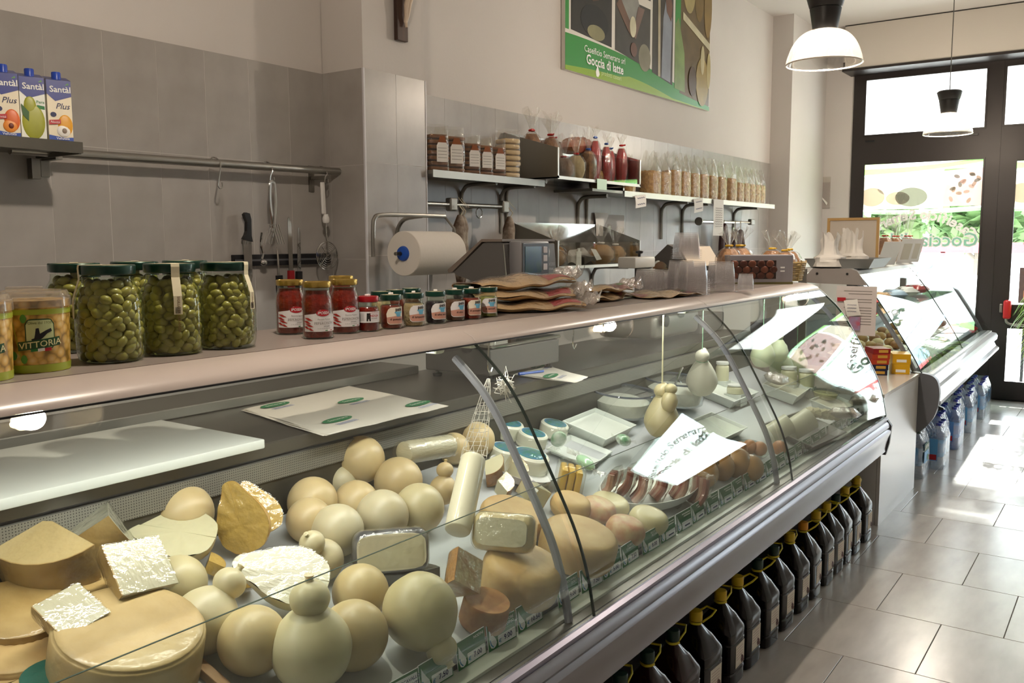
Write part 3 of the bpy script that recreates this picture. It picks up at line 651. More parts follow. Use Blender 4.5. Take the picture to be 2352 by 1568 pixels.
def tub(u, v, label, d, s=1.0):
    p = at(u, v, z=ZT); t = thing('lupini_tub', label, 'tub', p, face(p, d), 'plastic tubs of lupini beans')
    ob('tub_body', MB().lathe([(0, 0), (.060, 0), (.061, .004), (.0655, .130), (.0655, .138)], 40), BEANS, t, smooth=True)
    R = .0668
    ob('band', MB().lathe([(.0612, .001), (.0622, .016)], 40, caps=False), LIME, t, smooth=True); ob('band', MB().lathe([(.0657, .112), (.0661, .122)], 40, caps=False), LIME, t, smooth=True)
    ob('lid', MB().lathe([(.0, .151), (.05, .151), (.052, .156), (.062, .156), (.064, .152), (.0655, .146), (.0685, .144), (.0690, .126), (.0675, .125)], 40), CLIP, t, smooth=True)
    ob('lid_tab', MB().rbox((-.03, -.045, .156), (.01, .02, .164), .003), CLIP, t)
    ob('beans', MB().lathe([(0, .128), (.05, .128), (.064, .122)], 30), mat('lupini yellow', '#d9b45e', .4, bump=(70, .8)), t, smooth=True)
    a = .12
    ob('badge', patch_round([(-.024, .047), (.024, .047), (.026, .055), (.026, .094), (.020, .104), (-.020, .104), (-.026, .094), (-.026, .055)], R-.0006, a), DGREEN, t)
    ob('badge_field', patch_round([(-.0225, .049), (.0225, .049), (.0242, .056), (.0242, .093), (.019, .102), (-.019, .102), (-.0242, .093), (-.0242, .056)], R-.0002, a), mat('badge field', '#c8d39a', .45), t)
    ob('eagle', patch_round([(-.016, .066), (-.010, .068), (-.008, .086), (-.002, .087), (-.001, .076), (.010, .082), (.020, .086), (.021, .080), (.012, .076), (.004, .068), (-.004, .062), (-.014, .060)], R+.0002, a, 22), EAGLE, t)
    ob('banner', patch_round([(-.040, .044), (.036, .052), (.036, .069), (-.040, .061)], R+.0005, a), DGREEN, t)
    ob('lettering', text_round('VITTORIA', .0165, R+.0011, .0560, a, .01, slope=.105, sx=1.05), mat('gold letters', '#e0d9a2', .45), t)
    ob('lettering', text_round('Olive dal 1938', .0072, R+.0006, .0965, a, .0), mat('olive letters', '#6f7440', .5), t)
    for k, c in enumerate((GREENINK, WHITEINK, RED)): ob('flag', patch_round([(-.018+.012*k, .042), (-.006+.012*k, .043), (-.006+.012*k, .049), (-.018+.012*k, .048)], R+.0003, a), c, t)
    for (s_, z_) in ((-.055, .095), (-.048, .035), (-.028, .105), (-.07, .06), (-.03, .028)): ob('leaf', patch_round(oval(s_, z_, .006, .0085, 12), R-.001+.0004, a, 6), mat('leaf green', '#4f8f3c', .4), t)
    for (s_, e_) in ((-.062, .01), (-.035, -.015)): ob('vine', patch_round([(s_, .02), (s_+.0015, .02), (s_+e_+.0015, .11), (s_+e_, .11)], R-.0008, a, 6), LIME, t)
tub(84, 848, 'clear-lidded yellow lupini tub with the dark green banner', 2)
tub(-56, 872, 'lupini tub cut off by the left edge of the view', 8)
# ---- peperoncini jars
GOLD = mat('gold lid', '#b99a4e', .25, .8)
REDP_ = mat('red pepper paste', '#6b0c0b', .3, var=(70, .4), col2='#93200f', coat=.6, bump=(60, .5))
PLAB = mat('white label', '#e8e6e6', .5)
def prf(L_, n=3): return [(p.x, p.y) for p in spline([Vector((a, b, 0)) for a, b in L_], n)]
pj_out = prf([(0, .0), (.034, .0), (.0385, .005), (.039, .012), (.039, .085), (.037, .105), (.033, .117), (.0325, .13)])
pj_glass = MB().lathe(pj_out, 36).mesh('jar_glass', True, 60)
pj_in = MB().lathe([(0, .004), (.034, .004), (.0372, .009), (.0375, .085), (.0355, .104), (.0315, .116), (.031, .124), (0, .124)], 30).mesh('peppers', True, 50)
pj_lid = MB().lathe([(0, .131), (.0335, .131), (.036, .132), (.0365, .135), (.0365, .144), (.0355, .1465), (.031, .1465), (.0305, .145), (0, .145)], 36).mesh('lid', True, 30)
def pep_jar(u, v, label, d):
    p = at(u, v, z=ZT); t = thing('peperoncini_jar', label, 'jar', p, face(p, d), 'jars of red peperoncini with gold lids')
    ob('peppers', pj_in, REDP_, t); ob('jar_glass', pj_glass, JARGLASS, t); ob('lid', pj_lid, GOLD, t)
    R = .0394
    lab = ob('label', patch_round([(-.050, .020), (.050, .020), (.050, .062), (.020, .066), (.016, .074), (-.006, .076), (-.016, .066), (-.050, .062)], R, 0, 26), PLAB, t)
    ob('red_oval', patch_round(oval(.004, .0675, .019, .0085, 20), R+.0004, 0, 14), RED, lab)
    ob('lettering', text_round('IPOSEA', .0098, R+.0008, .0675, .004/R, .02, .2), WHITEINK, lab)
    ob('lettering', text_round('PEPERONCINI', .0092, R+.0008, .041, .008/R, 0), mat('grey print', '#7f7770', .6), lab)
    ob('lettering', text_round('Passione Pugliese', .0052, R+.0008, .0515, .006/R, 0, .3), mat('grey print', '#7f7770', .6), lab)
    ob('lettering', text_round('piccanti', .0056, R+.0008, .0335, .012/R, 0, .3), BLACKINK, lab)
    ob('lettering', text_round('in olio di semi di girasole', .0036, R+.0008, .028, .006/R, 0), mat('grey print', '#7f7770', .6), lab)
    for (s_, z_, w_, h_) in ((-.036, .052, .013, .0032), (-.040, .044, .012, .0034), (-.034, .036, .013, .003), (-.042, .030, .010, .0032), (-.030, .026, .009, .0028)):
        ob('chilli_print', patch_round([(s_-w_, z_+.003), (s_, z_-h_), (s_+w_, z_-.004), (s_, z_+h_)], R+.0005, 0, 8), mat('chilli red', '#a8261f', .5), lab)
    for k, c in ((0, GREENINK), (1, RED)): ob('flag_print', patch_round([(.008+.016*k, .0215), (.015+.016*k, .0215), (.015+.016*k, .0235), (.008+.016*k, .0235)], R+.0005, 0, 2), c, lab)
pep_jar(669, 766, 'leftmost gold-lidded peperoncini jar beside the knives', 18)
pep_jar(731, 776, 'gold-lidded peperoncini jar standing nearest the shelf edge', 16)
pep_jar(793, 764, 'gold-lidded peperoncini jar beside the small red-lidded jar', 18)
pep_jar(786, 745, 'peperoncini jar in back, only its gold lid shows', 18)
# ---- small jars
sj_out = prf([(0, 0), (.026, 0), (.0305, .004), (.031, .01), (.031, .058), (.029, .066), (.0265, .070), (.0265, .08)])
sj_glass = MB().lathe(sj_out, 32).mesh('jar_glass', True, 60)
sj_in = MB().lathe([(0, .003), (.026, .003), (.0290, .007), (.0295, .057), (.0275, .064), (.0255, .068), (0, .068)], 28).mesh('contents', True, 50)
sj_lid = MB().lathe([(0, .082), (.0285, .082), (.0300, .083), (.0305, .086), (.0305, .095), (.0295, .0975), (.026, .0975), (.0255, .0965), (0, .0965)], 32).mesh('lid', True, 30)
LIDR = mat('red lid', '#a81620', .3, .3, coat=.4)
p = at(846, 760, z=ZT); t = thing('nduja_jar', 'small red-lidded jar with a plain white paper label', 'jar', p, face(p, 10))
ob('contents', sj_in, REDP_, t); ob('jar_glass', sj_glass, JARGLASS, t); ob('lid', sj_lid, LIDR, t)
lab = ob('label', patch_round([(-.045, .026), (.045, .026), (.045, .056), (-.045, .056)], .0314, 0, 20), PLAB, t)
ob('lettering', text_round("'NDUJA", .0085, .0318, .0445, .42, .02), RED, lab); ob('lettering', text_round('SALAME PICCANTE', .0036, .0318, .0525, .42), RED, lab)
ob('lettering', text_round('SPALMABILE', .0036, .0318, .037, .42), BLACKINK, lab)
ob('figure_print', patch_round([(-.006, .030), (-.002, .030), (-.001, .036), (.001, .036), (.002, .030), (.006, .030), (.0045, .046), (.005, .052), (-.005, .052), (-.0045, .046)], .0318, -.12, 12), BLACKINK, lab)
for k in range(6): ob('print_line', patch_round([(-.034, .032+.0036*k), (-.016, .032+.0036*k), (-.016, .0328+.0036*k), (-.034, .0328+.0036*k)], .0318, 0, 4), mat('grey print', '#7f7770', .6), lab)
PATE = [('#6d2113', '#85311c'), ('#b9a27f', '#a98d68'), ('#1c1420', '#2b1c2b'), ('#6a4634', '#5b3a2b'), ('#7a1d10', '#8c2c18'), ('#8d8a4a', '#7a7838')]
LCR = mat('cream label', '#efe6d2', .5); LPK = mat('label pink brown', '#c79380', .5); LBL = mat('chef hat blue', '#6fb6d6', .5)
def pate_jar(u, v, k, label, word, d, cream=False):
    p = at(u, v, z=ZT); t = thing('pate_jar', label, 'jar', p, face(p, d), 'small green-lidded jars of vegetable pate')
    ob('contents', sj_in, mat('pate %d' % k, PATE[k][0], .4, var=(60, .3), col2=PATE[k][1], bump=(90, .4)), t)
    ob('jar_glass', sj_glass, JARGLASS, t); ob('lid', sj_lid, LIDG, t); ob('lid_top', MB().lathe([(0, .0967), (.0252, .0967)], 28, caps=False), mat('lid top cream', '#b9a987', .4), t)
    if not word: return t
    R = .0314
    lab = ob('label', patch_round([(-.026, .020), (-.018, .014), (.030, .014), (.030, .064), (-.014, .062), (-.022, .056), (-.027, .044)], R, 0, 22), LCR if cream else PLAB, t)
    ob('label_band', patch_round([(-.0255, .022), (-.018, .016), (.0298, .016), (.0298, .034), (0, .038), (-.0262, .034)], R+.0003, 0, 20), LPK, lab)
    ob('lettering', text_round('patè', .0130, R+.0007, .0565, .010/R, .03), BLACKINK, lab)
    ob('chef_hat', patch_round([(.002, .036), (.018, .036), (.018, .044), (.024, .048), (.020, .051), (.010, .050), (0, .051), (-.004, .048), (.002, .044)], R+.0006, 0, 16), LBL, lab)
    ob('lettering', text_round(word, .0082, R+.0007, .0285, .004/R, .02), mat('brown letters', '#3a2420', .6), lab)
    return t
pate_jar(899, 754, 0, 'green-lidded brick-red pate jar beside the red-lidded jar', 'di pomodori', 24, True)
pate_jar(951, 748, 1, 'green-lidded beige pate jar with a white label', 'di lampascioni', 24)
pate_jar(1001, 742, 2, 'green-lidded near-black olive pate jar', 'di olive nere', 24)
pate_jar(1045, 736, 3, 'green-lidded brown olive pate jar', 'di olive', 24)
pate_jar(1083, 732, 4, 'green-lidded dark red pate jar with a cream label', 'di pomodoro', 24, True)
pate_jar(1122, 727, 5, 'green-lidded olive-green pate jar at the row end', 'di carciofi', 4)
WT_ = mat('white tag', '#f0eeec', .6)
for i, (u, v, k) in enumerate(((876, 742, 1), (910, 736, 0), (946, 730, 3), (1062, 718, 2))):
    pate_jar(u, v, k, ('pate jar in back, behind the red-lidded jar', 'pate jar in back, behind the brick-red jar', 'pate jar in back, behind the beige jar', 'pate jar in back, behind the brown and dark red jars')[i], None, 0)
for i, (u, v, w_) in enumerate(((846, 760, 'the red jar lid'), (899, 754, 'the brick-red pate jar lid'), (951, 748, 'the beige pate jar lid'), (1001, 742, 'the near-black pate jar lid'), (1045, 736, 'the brown pate jar lid'), (1083, 732, 'the dark red pate jar lid'))):
    q = at(u, v, z=ZT); ob('price_sticker', MB().rbox((-.007, -.005, 0), (.007, .005, .006), .0015), WT_, None, loc=(q.x, q.y, ZT+.0972), rot=(0, 0, .3*i), label='little white sticker lying on '+w_, cat='sticker', group='white stickers on jar lids')
# ---- flat bread bags
BREAD = mat('flat bread', '#c2a57a', .55, var=(14, .2), col2='#a8875c', coat=.5, coatr=.15, bump=(22, .35))
REDB = mat('red bag print', '#a5202a', .35, coat=.6, bump=(20, .3)); GRB = mat('green bag print', '#5f9a3e', .35, coat=.5)
SILV = clear('crumpled bag end', '#efe9e2', .3, .12, bump=(45, 1.0), haze=.3, hazecol='#e9e2da')
CELLO = clear('cellophane', '#fdfcfa', .09, .05, bump=(40, 1.0), haze=.04)
def pillow(L_, W_, H_, rr, nu=16, nv=10):
    def top(sgn):
        def fn(u, v):
            x = (u-.5)*L_; y = (v-.5)*W_; e = max(0, 1-abs(2*u-1)**4)*max(0, 1-abs(2*v-1)**3)
            return (x, y, H_*.5+sgn*H_*.5*(e**.5)+(rr.uniform(-.1, .1)*H_ if 0 < u < 1 and 0 < v < 1 and sgn > 0 else 0))
        return fn
    return MB().grid(top(1), nu, nv).grid(top(-1), nu, nv)
def bread_bag(loc, rz, L_, W_, H_, label, seed, tilt=(0, 0), word=None, tail=True):
    rr = random.Random(seed); t = thing('bread_bag', label, 'bag', loc, (tilt[0], tilt[1], rz), 'flat bags of bread lying on the shelf'); ph = rr.random()*6
    def surf(u, v, sg, off=0):
        w_ = W_*(.80+.20*math.sin(math.pi*min(1, u*1.15)))*(1+.03*math.sin(11*u+ph)); th = H_*(.35+.65*math.sin(math.pi*(.06+.86*u))**.6)*(1-abs(2*v-1)**2.6)**.7
        x = L_*(u-.5)+.012*math.sin(5*v+ph); y = w_*(v-.5)+.006*math.sin(9*u+ph)
        return (x, y, H_*.42+sg*(th*.5+off)+.006*math.sin(7*u+3*v+ph)*(1 if sg > 0 else .3)+.004*math.sin(17*u-5*v))
    ob('bread', MB().grid(lambda u, v: surf(u, v, 1), 22, 14).grid(lambda u, v: surf(u, v, -.75), 22, 14), BREAD, t, smooth=True, ang=75)
    ob('film', MB().grid(lambda u, v: surf(u, v, 1.12, .003), 22, 14), CELLO, t, smooth=True)
    ob('red_print', MB().grid(lambda u, v: surf(.70+.26*u, .06+.86*v, 1.05, .001), 8, 10), REDB, t, smooth=True)
    ob('red_print', MB().grid(lambda u, v: surf(.02+.1*u, .3+.5*v, 1.05, .001), 4, 6), REDB, t, smooth=True)
    ob('green_print', MB().grid(lambda u, v: surf(.88+.08*u, .4+.25*v, 1.08, .002), 4, 4), GRB, t, smooth=True)
    if word: ob('lettering', text_on(TR(L_*.30, -W_*.05, H_*.98+.004, rz=.1), word, .032, .01), WHITEINK, t)
    if tail: ob('bag_end', MB().grid(lambda u, v: (L_*(.47+.22*u), W_*(v-.5)*(.85-.3*u)+.01*math.sin(12*u), H_*(.45+.35*u)+.022*u*math.sin(20*v+ph)+.008*math.sin(14*u+5*v)+.015*u), 8, 16), SILV, t, smooth=True)
q = at(1215, 722, z=ZT)
bread_bag((2.60, 1.80, ZT), -.62, .42, .21, .040, 'bottom flat bread bag hanging over the shelf edge', 1, word='CARTA')
bread_bag((2.63, 1.83, ZT+.036), -.5, .40, .21, .040, 'middle flat bread bag in the crossed pile by the jars', 2, word='E')
bread_bag((2.66, 1.87, ZT+.074), -.32, .42, .22, .048, 'topmost flat bread bag with a crumpled shiny end', 3, (0, -.03))
bread_bag((3.25, 1.86, ZT), .1, .34, .2, .03, 'red printed bread bag lying between the pile and plastic tubs', 4, tail=False)
bread_bag((3.62, 1.74, ZT), -.15, .40, .22, .024, 'flat red and clear bag in front of the low plastic stack', 5)
bread_bag((3.28, 1.88, ZT+.032), -.25, .33, .2, .03, 'red bread bag on top of another beside plastic tubs', 6)
# ---- stacks of clear plastic containers, upside down
TUBP = clear('clear plastic tub', '#fcfbfb', .07, .08, haze=.13, hazecol='#ffffff')
def cont_mesh(a, b, h):
    """open box upside down: rim at the bottom, ribs on the sides"""
    m = MB(); K = 8; ring = []
    def outline(sa, sb, z, rib):
        pts = []; n_ = 12
        for (x0, y0, x1, y1) in ((-sa, -sb, sa, -sb), (sa, -sb, sa, sb), (sa, sb, -sa, sb), (-sa, sb, -sa, -sb)):
            for i in range(n_):
                t_ = .06+.88*i/(n_-1); x = x0+(x1-x0)*t_; y = y0+(y1-y0)*t_; d = rib if i % 2 else 0
                nx, ny = (y1-y0), -(x1-x0); l_ = math.hypot(nx, ny); pts.append((x+nx/l_*d, y+ny/l_*d, z))
        return pts
    lv = [outline(a*1.14, b*1.14, 0, 0), outline(a*1.14, b*1.14, .002, 0), outline(a*1.0, b*1.0, .003, .001), outline(a*.86, b*.86, h*.97, .0012), outline(a*.82, b*.82, h, 0)]
    n_ = len(lv[0]); vs = [p for l_ in lv for p in l_]; fs = [(k*n_+i, k*n_+(i+1) % n_, (k+1)*n_+(i+1) % n_, (k+1)*n_+i) for k in range(len(lv)-1) for i in range(n_)]
    fs.append(tuple((len(lv)-1)*n_+i for i in range(n_))); return m.add(vs, fs).mesh('plastic_container', False)
cm_big = cont_mesh(.062, .052, .085); cm_low = cont_mesh(.075, .055, .058); cm_small = cont_mesh(.034, .03, .045)
def stack(loc, rz, me, n_, dz, nm, z0=ZT):
    for k in range(n_):
        ob('plastic_container', me, TUBP, None, loc=(loc[0], loc[1], z0+k*dz), rot=(0, 0, rz), label='%s clear upside-down container from the bottom of the %s' % (ordn(k), nm), cat='container', group='nested clear plastic containers')
P1 = at(1590, 676, z=ZT); P2 = at(1655, 668, z=ZT); P3 = at(1505, 672, z=ZT); P4 = at(1712, 668, z=ZT)
stack((P1.x, P1.y), .75, cm_big, 9, .0085, 'broad front stack'); stack((P2.x, P2.y+.0), .75, cm_big, 8, .0085, 'stack under the tallest one')
stack((P1.x+.18, P1.y+.115), .7, cm_big, 6, .0085, 'tall top stack', z0=ZT+.158)
stack((P1.x+.16, P1.y+.13), .75, cm_big, 9, .0085, 'hidden rear stack')
stack((P3.x, P3.y+.03), .8, cm_low, 7, .009, 'low left stack'); stack((P3.x+.2, P3.y+.05), .8, cm_low, 6, .009, 'low stack behind the broad one')
stack((P4.x, P4.y), .7, cm_small, 6, .008, 'small-cup stack')
# ---- chocolate box and wicker basket
p = at(1745, 652, z=ZT); CB = thing('praline_box', 'grey gift box whose window shows dark brown pralines', 'box', (p.x, p.y+.03, ZT), -.85)
ob('carton', MB().rbox((-.17, -.06, 0), (.20, .07, .165), .004), mat('grey gift card', '#9b979c', .35), CB)
ob('window_print', MB().rbox((-.165, -.0635, .03), (.10, -.058, .135), .002), mat('dark praline', '#2b1712', .4, coat=.7), CB)
prm = MB().ball((0, 0, 0), (.024, .006, .02), 12, 8).mesh('praline', True); rr = random.Random(5)
PRAL = [mat('praline brown', '#6d3d2a', .4), mat('praline dark', '#4a2418', .4)]
for i in range(5):
    for j in range(3): ob('praline', prm, PRAL[(i+j) % 2], CB, loc=(-.145+.052*i+.02*(j % 2), -.0645, .05+.033*j))
ob('base_strip', MB().box((-.17, -.0625, 0), (.20, -.0585, .012)), mat('olive strip', '#6b6434', .5), CB)
ob('lettering', MB().box((.125, -.0625, .07), (.15, -.0605, .078)).box((.125, -.0625, .09), (.15, -.0605, .098)), WHITEINK, CB)
BISC = mat('biscuit brown', '#b88653', .6, var=(30, .4), col2='#8a5a30', bump=(40, .8))
YEL = mat('yellow ribbon', '#e0b11c', .45); CELLO = clear('cellophane', '#fdfcfa', .09, .05, bump=(40, 1.0), haze=.04)
def tied_bag(loc, rz, r, h, label, seed, tie=YEL, fill=BISC, name='biscuit_bag', grp='tied cellophane bags of biscuits', lab=False, top=.09):
    rr = random.Random(seed); t = thing(name, label, 'bag', loc, rz, grp)
    m = MB(); 
    def fn(u, v):
        a = 2*math.pi*u; q = r*math.sin(math.pi*(.08+.84*v))**.55*(1+.06*math.sin(5*a+seed)+rr.uniform(-.05, .05)); return (q*math.cos(a), q*.8*math.sin(a), h*v)
    m.grid(fn, 18, 9, wrap=True); ob('biscuits', m, fill, t, smooth=True)
    m = MB(); ph = rr.random()*6
    prof = [(1.03, .0), (1.08, .3), (1.05, .75), (.75, .95), (.22, 1.07), (.2, 1.1)]
    def f2(u, v):
        k = v*(len(prof)-1); i = min(int(k), len(prof)-2); q = prof[i][0]+(prof[i+1][0]-prof[i][0])*(k-i); z = prof[i][1]+(prof[i+1][1]-prof[i][1])*(k-i); a = 2*math.pi*u
        q *= r*(1+.07*math.sin(7*a+ph+4*v)); return (q*math.cos(a), q*.82*math.sin(a), h*z)
    m.grid(f2, 28, 10, wrap=True)
    def f3(u, v): a = 2*math.pi*u; q = r*(.2+.55*v**1.3)*(1+.35*math.sin(6*a+ph)*v); return (q*math.cos(a), q*.8*math.sin(a), h*1.1+top*v*(1+.25*math.sin(3*a+ph)))
    m.grid(f3, 28, 6, wrap=True); ob('cellophane', m, CELLO, t, smooth=True)
    ob('tie', MB().tube([(r*.23*math.cos(2*math.pi*i/12), r*.2*math.sin(2*math.pi*i/12), h*1.085) for i in range(12)], .006, 6, closed=True).box((-.03, -r*.25, h*1.07), (.0, -r*.2, h*1.11)), tie, t, smooth=True)
    if lab: ob('label', MB().box((-.03, -r*.95, h*.2), (.03, -r*.93, h*.6)), PAPER, t)
    return t
B0 = at(1822, 645, z=ZT); BK = thing('wicker_basket', 'round wicker basket holding bags of biscuits', 'basket', (B0.x+.02, B0.y+.09, ZT))
m = MB()
for k in range(9):
    R = .125+.022*k/8; m.tube([(R*math.cos(2*math.pi*i/28)*(1+.02*(-1)**(i+k)), R*math.sin(2*math.pi*i/28)*(1+.02*(-1)**(i+k)), .008+.013*k) for i in range(28)], .0075, 5, closed=True)
ob('woven_side', m, mat('wicker', '#c0a36c', .6, var=(40, .3)), BK, smooth=True, kind='stuff')
ob('base', MB().lathe([(0, 0), (.125, 0), (.125, .006), (0, .006)], 24), mat('wicker', '#c0a36c'), BK)
for i in range(10): ob('stake', MB().tube([(.128*math.cos(.63*i), .128*math.sin(.63*i), .0), (.152*math.cos(.63*i), .152*math.sin(.63*i), .125)], .005, 5), mat('wicker', '#c0a36c'), BK)
bz = ZT+.012; bx, by = B0.x+.02, B0.y+.09
tied_bag((bx+.045, by-.04, bz), .3, .085, .165, 'biscuit bag with a label, front of the wicker basket', 11, lab=True)
tied_bag((bx-.06, by-.045, bz), 1.0, .075, .16, 'biscuit bag with yellow tie at the basket front left', 12)
tied_bag((bx+.02, by+.06, bz), 2.0, .075, .17, 'biscuit bag standing at the rear of the wicker basket', 13)
tied_bag((p.x-.02, p.y+.18, ZT), .5, .085, .20, 'biscuit bag standing behind the praline box, left one', 14)
tied_bag((p.x+.17, p.y+.19, ZT), 1.5, .085, .20, 'biscuit bag standing behind the praline box, right one', 15)
# ================================================================== back wall fittings
BRG = mat('shelf steel', '#8b8982', .35, .85)
SG = mat('dark shelf steel', '#6a675f', .38, .8)
def arm_bracket(par, x, z, drop=.3, depth=.26, r=.011, nm='bracket'):
    ob(nm, MB().tube(spline([(x, YW-.012, z-drop), (x, YW-.012, z-.10), (x, YW-.03, z-.04), (x, YW-.08, z-.015), (x, YW-depth, z-.013)], 4), r, 8), STEELD, par, smooth=True)
# left shelf with juice cartons
S0 = thing('steel_wall_shelf', 'steel wall shelf at the left carrying juice cartons', 'shelf', (0, 0, 0))
ob('board', MB().box((.6, 2.9, 1.945), (1.625, YW-.008, 1.965)), BRG, S0); ob('front_lip', MB().box((.6, 2.885, 1.932), (1.632, 2.9, 1.968)), SG, S0)
ob('side_lip', MB().box((1.625, 2.9, 1.93), (1.633, YW-.02, 1.966)), SG, S0); ob('bracket_plate', MB().box((1.60, YW-.04, 1.86), (1.63, YW-.008, 1.93)), STEELD, S0)
def juice(x, y, label, kind):
    t = thing('juice_carton', label, 'carton', (x, y, 1.9685), math.radians(-18), 'juice cartons on the steel shelf')
    blue = mat('carton blue', '#1d2f86', .35, coat=.3); pale = mat('carton cream', '#eadfc4', .4, coat=.3)
    m = MB(); a, b = .036, .036
    m.add([(-a, -b, 0), (a, -b, 0), (a, b, 0), (-a, b, 0), (-a, -b, .195), (a, -b, .195), (a, b, .215), (-a, b, .215)], [(0, 3, 2, 1), (4, 5, 6, 7), (0, 1, 5, 4), (1, 2, 6, 5), (2, 3, 7, 6), (3, 0, 4, 7)])
    ob('carton', m, pale if kind != 1 else mat('carton white', '#e6e9e0', .4, coat=.3), t)
    M0 = Matrix.Translation((0, -b-.0006, 0)) @ Matrix.Rotation(math.pi/2, 4, 'X')
    def flat(nm, poly, mt, d=0): ob(nm, MB().extr(poly, 0, .0003, Matrix.Translation((0, -b-.0004-d, 0)) @ Matrix.Rotation(math.pi/2, 4, 'X')), mt, t)
    flat('blue_top', [(-a, .15), (-.012, .128), (a, .145), (a, .195), (-a, .195)], blue)
    ob('blue_gable', MB().add([(-a-.0005, -b-.0005, .1952), (a+.0005, -b-.0005, .1952), (a+.0005, b, .2155), (-a-.0005, b, .2155)], [(0, 1, 2, 3)]), blue, t)
    ob('blue_side', MB().box((-a-.0008, -b, .15), (-a-.0002, b, .2)), blue, t)
    ob('cap', MB().lathe([(0, .2), (.0145, .2), (.0145, .222), (.013, .225), (0, .225)], 20, TR(0, -.004, 0)), mat('cap blue', '#2448b0', .35), t, smooth=True)
    ob('lettering', text_on(Matrix.Translation((.004, -b-.0016, .165)) @ Matrix.Rotation(math.pi/2, 4, 'X'), "Santàl", .027, .018), WHITEINK, t)
    flat('logo_leaf', [(.018, .18), (.028, .188), (.03, .182)], mat('leaf green', '#4f8f3c'), .001)
    if kind == 1:
        ob('lettering', text_on(Matrix.Translation((.022, -b-.0012, .118)) @ Matrix.Rotation(math.pi/2, 4, 'X'), 'Pera', .013, .01), GREENINK, t)
        flat('green_tag', [(.012, .098), (.034, .095), (.034, .106), (.012, .109)], GREENINK)
        ob('pear_print', MB().ball((.0, -b, .055), (.033, .003, .055), 18, 12).ball((-.008, -b, .105), (.018, .0028, .03), 14, 8), mat('pear', '#a3a637', .4, var=(20, .2)), t, smooth=True)
        flat('pear_leaf', [(-.034, .11), (-.012, .085), (-.014, .055), (-.03, .075)], mat('pear leaf', '#2f5a22', .5), .003)
    else:
        ob('lettering', text_on(Matrix.Translation((.008, -b-.0014, .112)) @ Matrix.Rotation(math.pi/2, 4, 'X'), 'Plus', .026, .004, shear=.3), mat('navy letters', '#1c2350', .5), t)
        c1 = '#d9682a' if kind == 0 else '#e0a02a'
        ob('fruit_print', MB().ball((.014, -b, .052), (.022, .003, .034), 16, 10), mat('fruit print %d' % kind, c1, .4), t, smooth=True)
        ob('fruit_print', MB().ball((.008, -b-.001, .034), (.02, .003, .02), 16, 10), mat('fruit half %d' % kind, '#e8903a' if kind == 0 else '#e9e6e0', .4), t, smooth=True)
        ob('fruit_print', MB().ball((.010, -b-.003, .034), (.008, .0025, .009), 12, 8), mat('fruit core %d' % kind, '#6a2a16' if kind == 0 else '#8a7a6c', .5), t, smooth=True)
        flat('badge', oval(-.02, .085, .009, .008, 14), mat('navy print', '#1c2350', .5), .001)
        flat('red_flash', [(-.034, .052), (.0, .056), (.0, .070), (-.034, .066)], RED, .004)
        ob('lettering', text_on(Matrix.Translation((-.017, -b-.0052, .0605)) @ Matrix.Rotation(math.pi/2, 4, 'X'), 'Novità', .010, .0, shear=.2), WHITEINK, t)
        flat('blue_foot', [(-a, 0), (a, 0), (a, .014), (.01, .012), (-a, .02)], mat('carton mid blue', '#2b4fa8', .35), .0005)
        ob('lettering', text_on(Matrix.Translation((.004, -b-.0046, .009)) @ Matrix.Rotation(math.pi/2, 4, 'X'), 'Vellutata', .011, .006), WHITEINK, t)
juice(1.425, 2.96, 'leftmost juice carton with an orange peach picture', 0)
juice(1.51, 2.965, 'juice carton with the big green pear picture', 1)
juice(1.592, 2.955, 'rightmost juice carton showing pineapple and coconut', 2)
# hanging rail and utensils
RL = thing('utensil_rail', 'round steel utensil rail fixed along the left tiles', 'rail', (0, 0, 0))
ob('bar', MB().tube([(1.5, 3.1, 1.947), (3.045, 3.1, 1.965)], .0165, 14), STEEL, RL, smooth=True)
ob('end_cap', MB().lathe([(0, 0), (.0165, 0), (.015, .006), (0, .008)], 14, TR(3.045, 3.1, 1.965, ry=math.pi/2)), STEELD, RL, smooth=True)
for x in (1.66, 2.9): ob('wall_bracket', MB().box((x-.012, 3.09, 1.925), (x+.012, YW-.007, 1.94)).box((x-.015, YW-.014, 1.87), (x+.015, YW-.007, 1.99)), STEELD, RL)
def hook_pts(x, z, up=.02, dn=.09, y=3.1): return spline([(x-.02, y-.006, z+.012), (x-.004, y, z+.022), (x+.018, y-.002, z+.016), (x+.017, y-.02, z-.01), (x+.004, y-.022, z-dn+.02), (x, y-.022, z-dn), (x+.008, y-.022, z-dn-.012), (x+.02, y-.022, z-dn-.006), (x+.02, y-.022, z-dn+.012)], 4)
for (x, nm, dn) in ((2.30, 'empty steel hook on the rail above the black knife', .09), (2.565, 'steel hook carrying the serving tongs', .055), (2.88, 'steel hook carrying the white-handled skimmer', .045)):
    ob('s_hook', MB().tube(hook_pts(x, 1.958, dn=dn), .003, 6), STEELM, None, smooth=True, label=nm, cat='hook', group='steel hooks on the utensil rail')
TG = thing('serving_tongs', 'steel serving tongs with fork-shaped ends hanging from the rail', 'tongs', (2.575, 3.075, 1.64))
for s in (-1, 1):
    ob('arm', MB().tube(spline([(.0, 0, .255), (.012*s, 0, .245), (.014*s, -.004*s, .17), (.005*s, -.006*s, .10), (.0, -.006*s, .06)], 4), [.008]*17, 6, Matrix.Scale(.55, 4, (0, 1, 0))), STEELM, TG, smooth=True)
    for k in range(4): ob('tine', MB().tube([(.004*s+(k-1.5)*.011, -.006*s, .075), (.03*s+(k-1.5)*.013, -.008*s, -.01)], .0022, 5), STEELM, TG, smooth=True)
LD = thing('small_ladle', 'small steel ladle hanging behind the tongs by the knife strip', 'ladle', (2.57, 3.15, 1.55))
